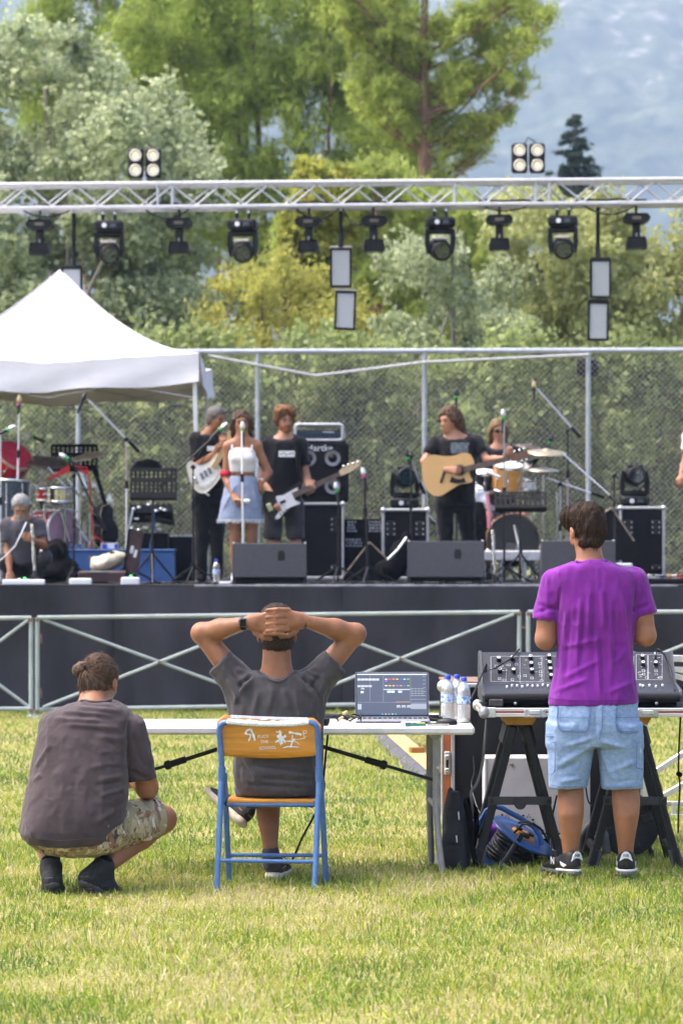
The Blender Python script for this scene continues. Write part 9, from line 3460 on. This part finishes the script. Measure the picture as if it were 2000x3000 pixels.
def acoustic_player():
	t, J, q = musician('person with long brown hair in a black shirt playing the acoustic guitar', 1332, 31.2,
		dict(shA=(1275, 1300), shB=(1395, 1298), elA=(1242, 1352, -.1), wrA=(1312, 1376, -.3), elB=(1424, 1348, -.08), wrB=(1478, 1342, -.24), hipA=(1300, 1480), hipB=(1362, 1480), knA=(1304, 1588), knB=(1372, 1588), anA=(1306, 1692), anB=(1376, 1692)),
		(1316, 1232, -.02), (-.72, -.66, -.16), skin_fair, dict(kind='tee', mat=black_tee, hem=(1332, 1478), w=.185, print=((1318, 1298, 0), (1372, 1330, 0), M('print_grey', (.12, .15, .18), .8, var=.4, scale=30), 0)),
		dict(mat=black_jean, len='long'), ('longer', hair_mid), hk=1.05,
		hands={'A': ((.9, -.25, -.05), (.1, .9, -.3), (0, 0, 1), .75), 'B': ((.55, -.5, .5), (-.3, .85, .2), (0, 0, 1), .9)})
	base = on_deck(1332, 31.2)
	g = thing('acoustic_guitar', 'pale spruce acoustic guitar with a cutaway held by the long haired player', 'guitar', base)
	yy = -.29
	P = lambda px, py, dy=0: J(px, py, yy + dy)
	out = [(1234, 1362), (1240, 1345), (1265, 1332), (1300, 1336), (1330, 1334), (1356, 1326), (1376, 1330), (1387, 1348), (1388, 1362), (1376, 1378), (1378, 1396), (1384, 1410), (1368, 1416), (1345, 1420), (1318, 1436), (1292, 1452), (1268, 1452), (1250, 1436), (1238, 1405)]
	o = P(1300, 1390)
	spruce = M('spruce', (.60, .36, .16), .35, var=.08, scale=7, stretch=(14, 1, 1), coat=.3)
	poly = smooth_loop([(P(a, c).x - o.x, P(a, c).z - o.z) for a, c in out])[::-1]
	MB().prism(poly, o + Vector((0, .002, 0)), (1, 0, 0), (0, 0, 1), -.1, bev=.004).build('body', M('mahogany', (.16, .07, .03), .35, var=.15, coat=.3), g)
	MB().prism([(p[0] * .995, p[1] * .995) for p in poly], o + Vector((0, -.002, 0)), (1, 0, 0), (0, 0, 1), -.003).build('soundboard', spruce, g)
	c = P(1347, 1379, -.0)
	MB().lathe([(.062, .006), (.046, .006)], c, (0, -1, 0), 24, False, False).build('rosette', M('rosette', (.22, .16, .10), .5), g)
	MB().disc(c + Vector((0, -.0065, 0)), (0, -1, 0), .046, 24).build('sound_hole', M('hole_dark', (.01, .007, .005), .9), g)
	MB().prism([(-.08, -.03), (.0, -.045), (.085, -.03), (.06, .02), (.03, .0), (-.02, .005), (-.06, .03)], P(1340, 1404, -.008), (1, 0, 0), (0, 0, 1), .002).build('pickguard', black_plastic, g)
	MB().box(P(1296, 1398, -.01), (.025, .012, .12), (0, R(18), 0), bev=.003).build('bridge', M('bridge_dark', (.03, .02, .015), .5), g)
	u, v, n = neck_and_head(g, P(1356, 1376, -.016), P(1492, 1344, -.016), .058, .046, M('rosewood', (.09, .05, .035), .5), chrome, 18)
	MB().prism([(-.03, 0), (.03, 0), (.04, .05), (.038, .18), (-.038, .18), (-.04, .05)], P(1494, 1343, .0), v * -1, u, .018).build('headstock', M('head_dark', (.16, .08, .06), .4), g)
	for i in range(3):
		for sg in (-1, 1):
			MB().ball(P(1510 + i * 14, 1339 - i * 4, -.0) + v * .055 * sg, .014, 8, 6).build('tuning_peg', chrome, g)
	MB().tube([J(1372, 1290, .06), J(1372, 1298, -.13), J(1378, 1330, -.2), P(1384, 1352, .05)], .018, 6).build('strap', black_cloth, g)
acoustic_player()

def drummer():
	t, J, q = musician('person with long fair hair and sunglasses sitting at the drums', 1462, 34.3,
		dict(shA=(1418, 1328), shB=(1506, 1328), elA=(1400, 1400, -.05), wrA=(1432, 1378, -.3), elB=(1525, 1402, -.05), wrB=(1512, 1372, -.3), hipA=(1440, 1500), hipB=(1492, 1500), knA=(1425, 1520, -.35), knB=(1530, 1515, -.35), anA=(1430, 1660, -.3), anB=(1530, 1660, -.3)),
		(1460, 1262, 0), (.12, -.98, -.1), skin_fair, dict(kind='tee', mat=black_tee, hem=(1462, 1505), w=.16), dict(mat=cloth_mat('blue_grey_short', (.08, .10, .13)), len='short', cut=.7), ('longer', hair_gold), glasses=True,
		hands={'A': ((.3, -.8, -.1), (0, .2, -.9), (1, 0, 0), .9), 'B': ((-.3, -.8, -.1), (0, .2, -.9), (-1, 0, 0), .9)})
	s = thing('drum_stool', 'round black drum stool under the drummer', 'stool', on_deck(1466, 34.35))
	MB().lathe([(.17, .42), (.18, .46), (.17, .5), (.1, .51)], (0, 0, 0), (0, 0, 1), 22).build('seat', black_matte, s)
	MB().cyl((0, 0, .2), (0, 0, .43), .02, n=8).build('post', chrome, s)
	for a in (90, 210, 330):
		MB().cyl((0, 0, .28), (.24 * math.cos(R(a)), .24 * math.sin(R(a)), .01), .012, n=6).build('leg', chrome, s)
drummer()

def clarinet_player():
	t, J, q = musician('person with grey hair crouching at the stage edge with a clarinet', 62, 30.75,
		dict(shA=(22, 1540, -.02), shB=(112, 1540, -.02), elA=(24, 1612, -.05), wrA=(30, 1676, -.18), elB=(128, 1598, -.1), wrB=(104, 1584, -.26), hipA=(40, 1668, .22), hipB=(92, 1668, .22), knA=(16, 1640, -.06), knB=(132, 1634, -.06), anA=(30, 1692, .12), anB=(106, 1692, .12)),
		(62, 1488, -.06), (.05, -.93, -.36), skin_tan, dict(kind='tee', mat=cloth_mat('slate_tee', (.05, .048, .062), .15), hem=(66, 1655), w=.155, sleeve=.66, print=((58, 1562, -.1), (80, 1576, -.1), M('print_dim', (.18, .18, .2), .8, var=.5, scale=70), 0)),
		dict(mat=cloth_mat('dark_trouser', (.035, .033, .038)), len='long', shoe=M('brown_shoe', (.12, .06, .03), .6)), ('short', hair_mat('hair_silver', (.14, .14, .14), (.38, .38, .39), (1, 1, .4), 90)), beard=hair_mat('beard_grey', (.2, .17, .15), (.36, .32, .29), (1, 1, 1), 90),
		hands={'A': ((.0, -.4, -.8), (0, .9, -.3), (1, 0, 0), .35), 'B': ((-.6, -.5, .3), (-.5, .7, 0), (0, 0, 1), .8)})
	clarinet('clarinet', 'clarinet held upright by the crouching grey haired player', W(92, 1517, 30.45), W(103, 1690, 30.5), on_deck(103, 30.5))
	c = thing('white_cable', 'thin white cord hanging from the neck of the clarinet player', 'cable', on_deck(40, 30.4))
	b0 = on_deck(40, 30.4)
	MB().tube([W(78, 1530, 30.5) - b0, W(62, 1565, 30.4) - b0, W(45, 1600, 30.38) - b0, W(15, 1630, 30.4) - b0, W(-10, 1650, 30.45) - b0], .006, 6).build('cord', white_paint, c)
clarinet_player()

musician('person in a white shirt cut off by the right edge of the photo', 2062, 32.2,
		 dict(shA=(2020, 1272), shB=(2105, 1272), elA=(2006, 1352, -.02), wrA=(1993, 1392, -.2), elB=(2120, 1350), wrB=(2110, 1400, -.2), hipA=(2035, 1450), hipB=(2085, 1450), knA=(2035, 1580), knB=(2085, 1580), anA=(2035, 1690), anB=(2085, 1690)),
		 (2062, 1205, 0), (-.3, -.95, 0), skin_warm, dict(kind='tee', mat=cloth_mat('white_tee', (.72, .72, .76), .05), hem=(2062, 1460), w=.16, sleeve=.6), dict(mat=black_jean, len='long'), ('short', hair_dark),
		 hands={'A': ((-.3, -.5, -.5), (.6, .5, -.4), (0, 0, 1), .7)})
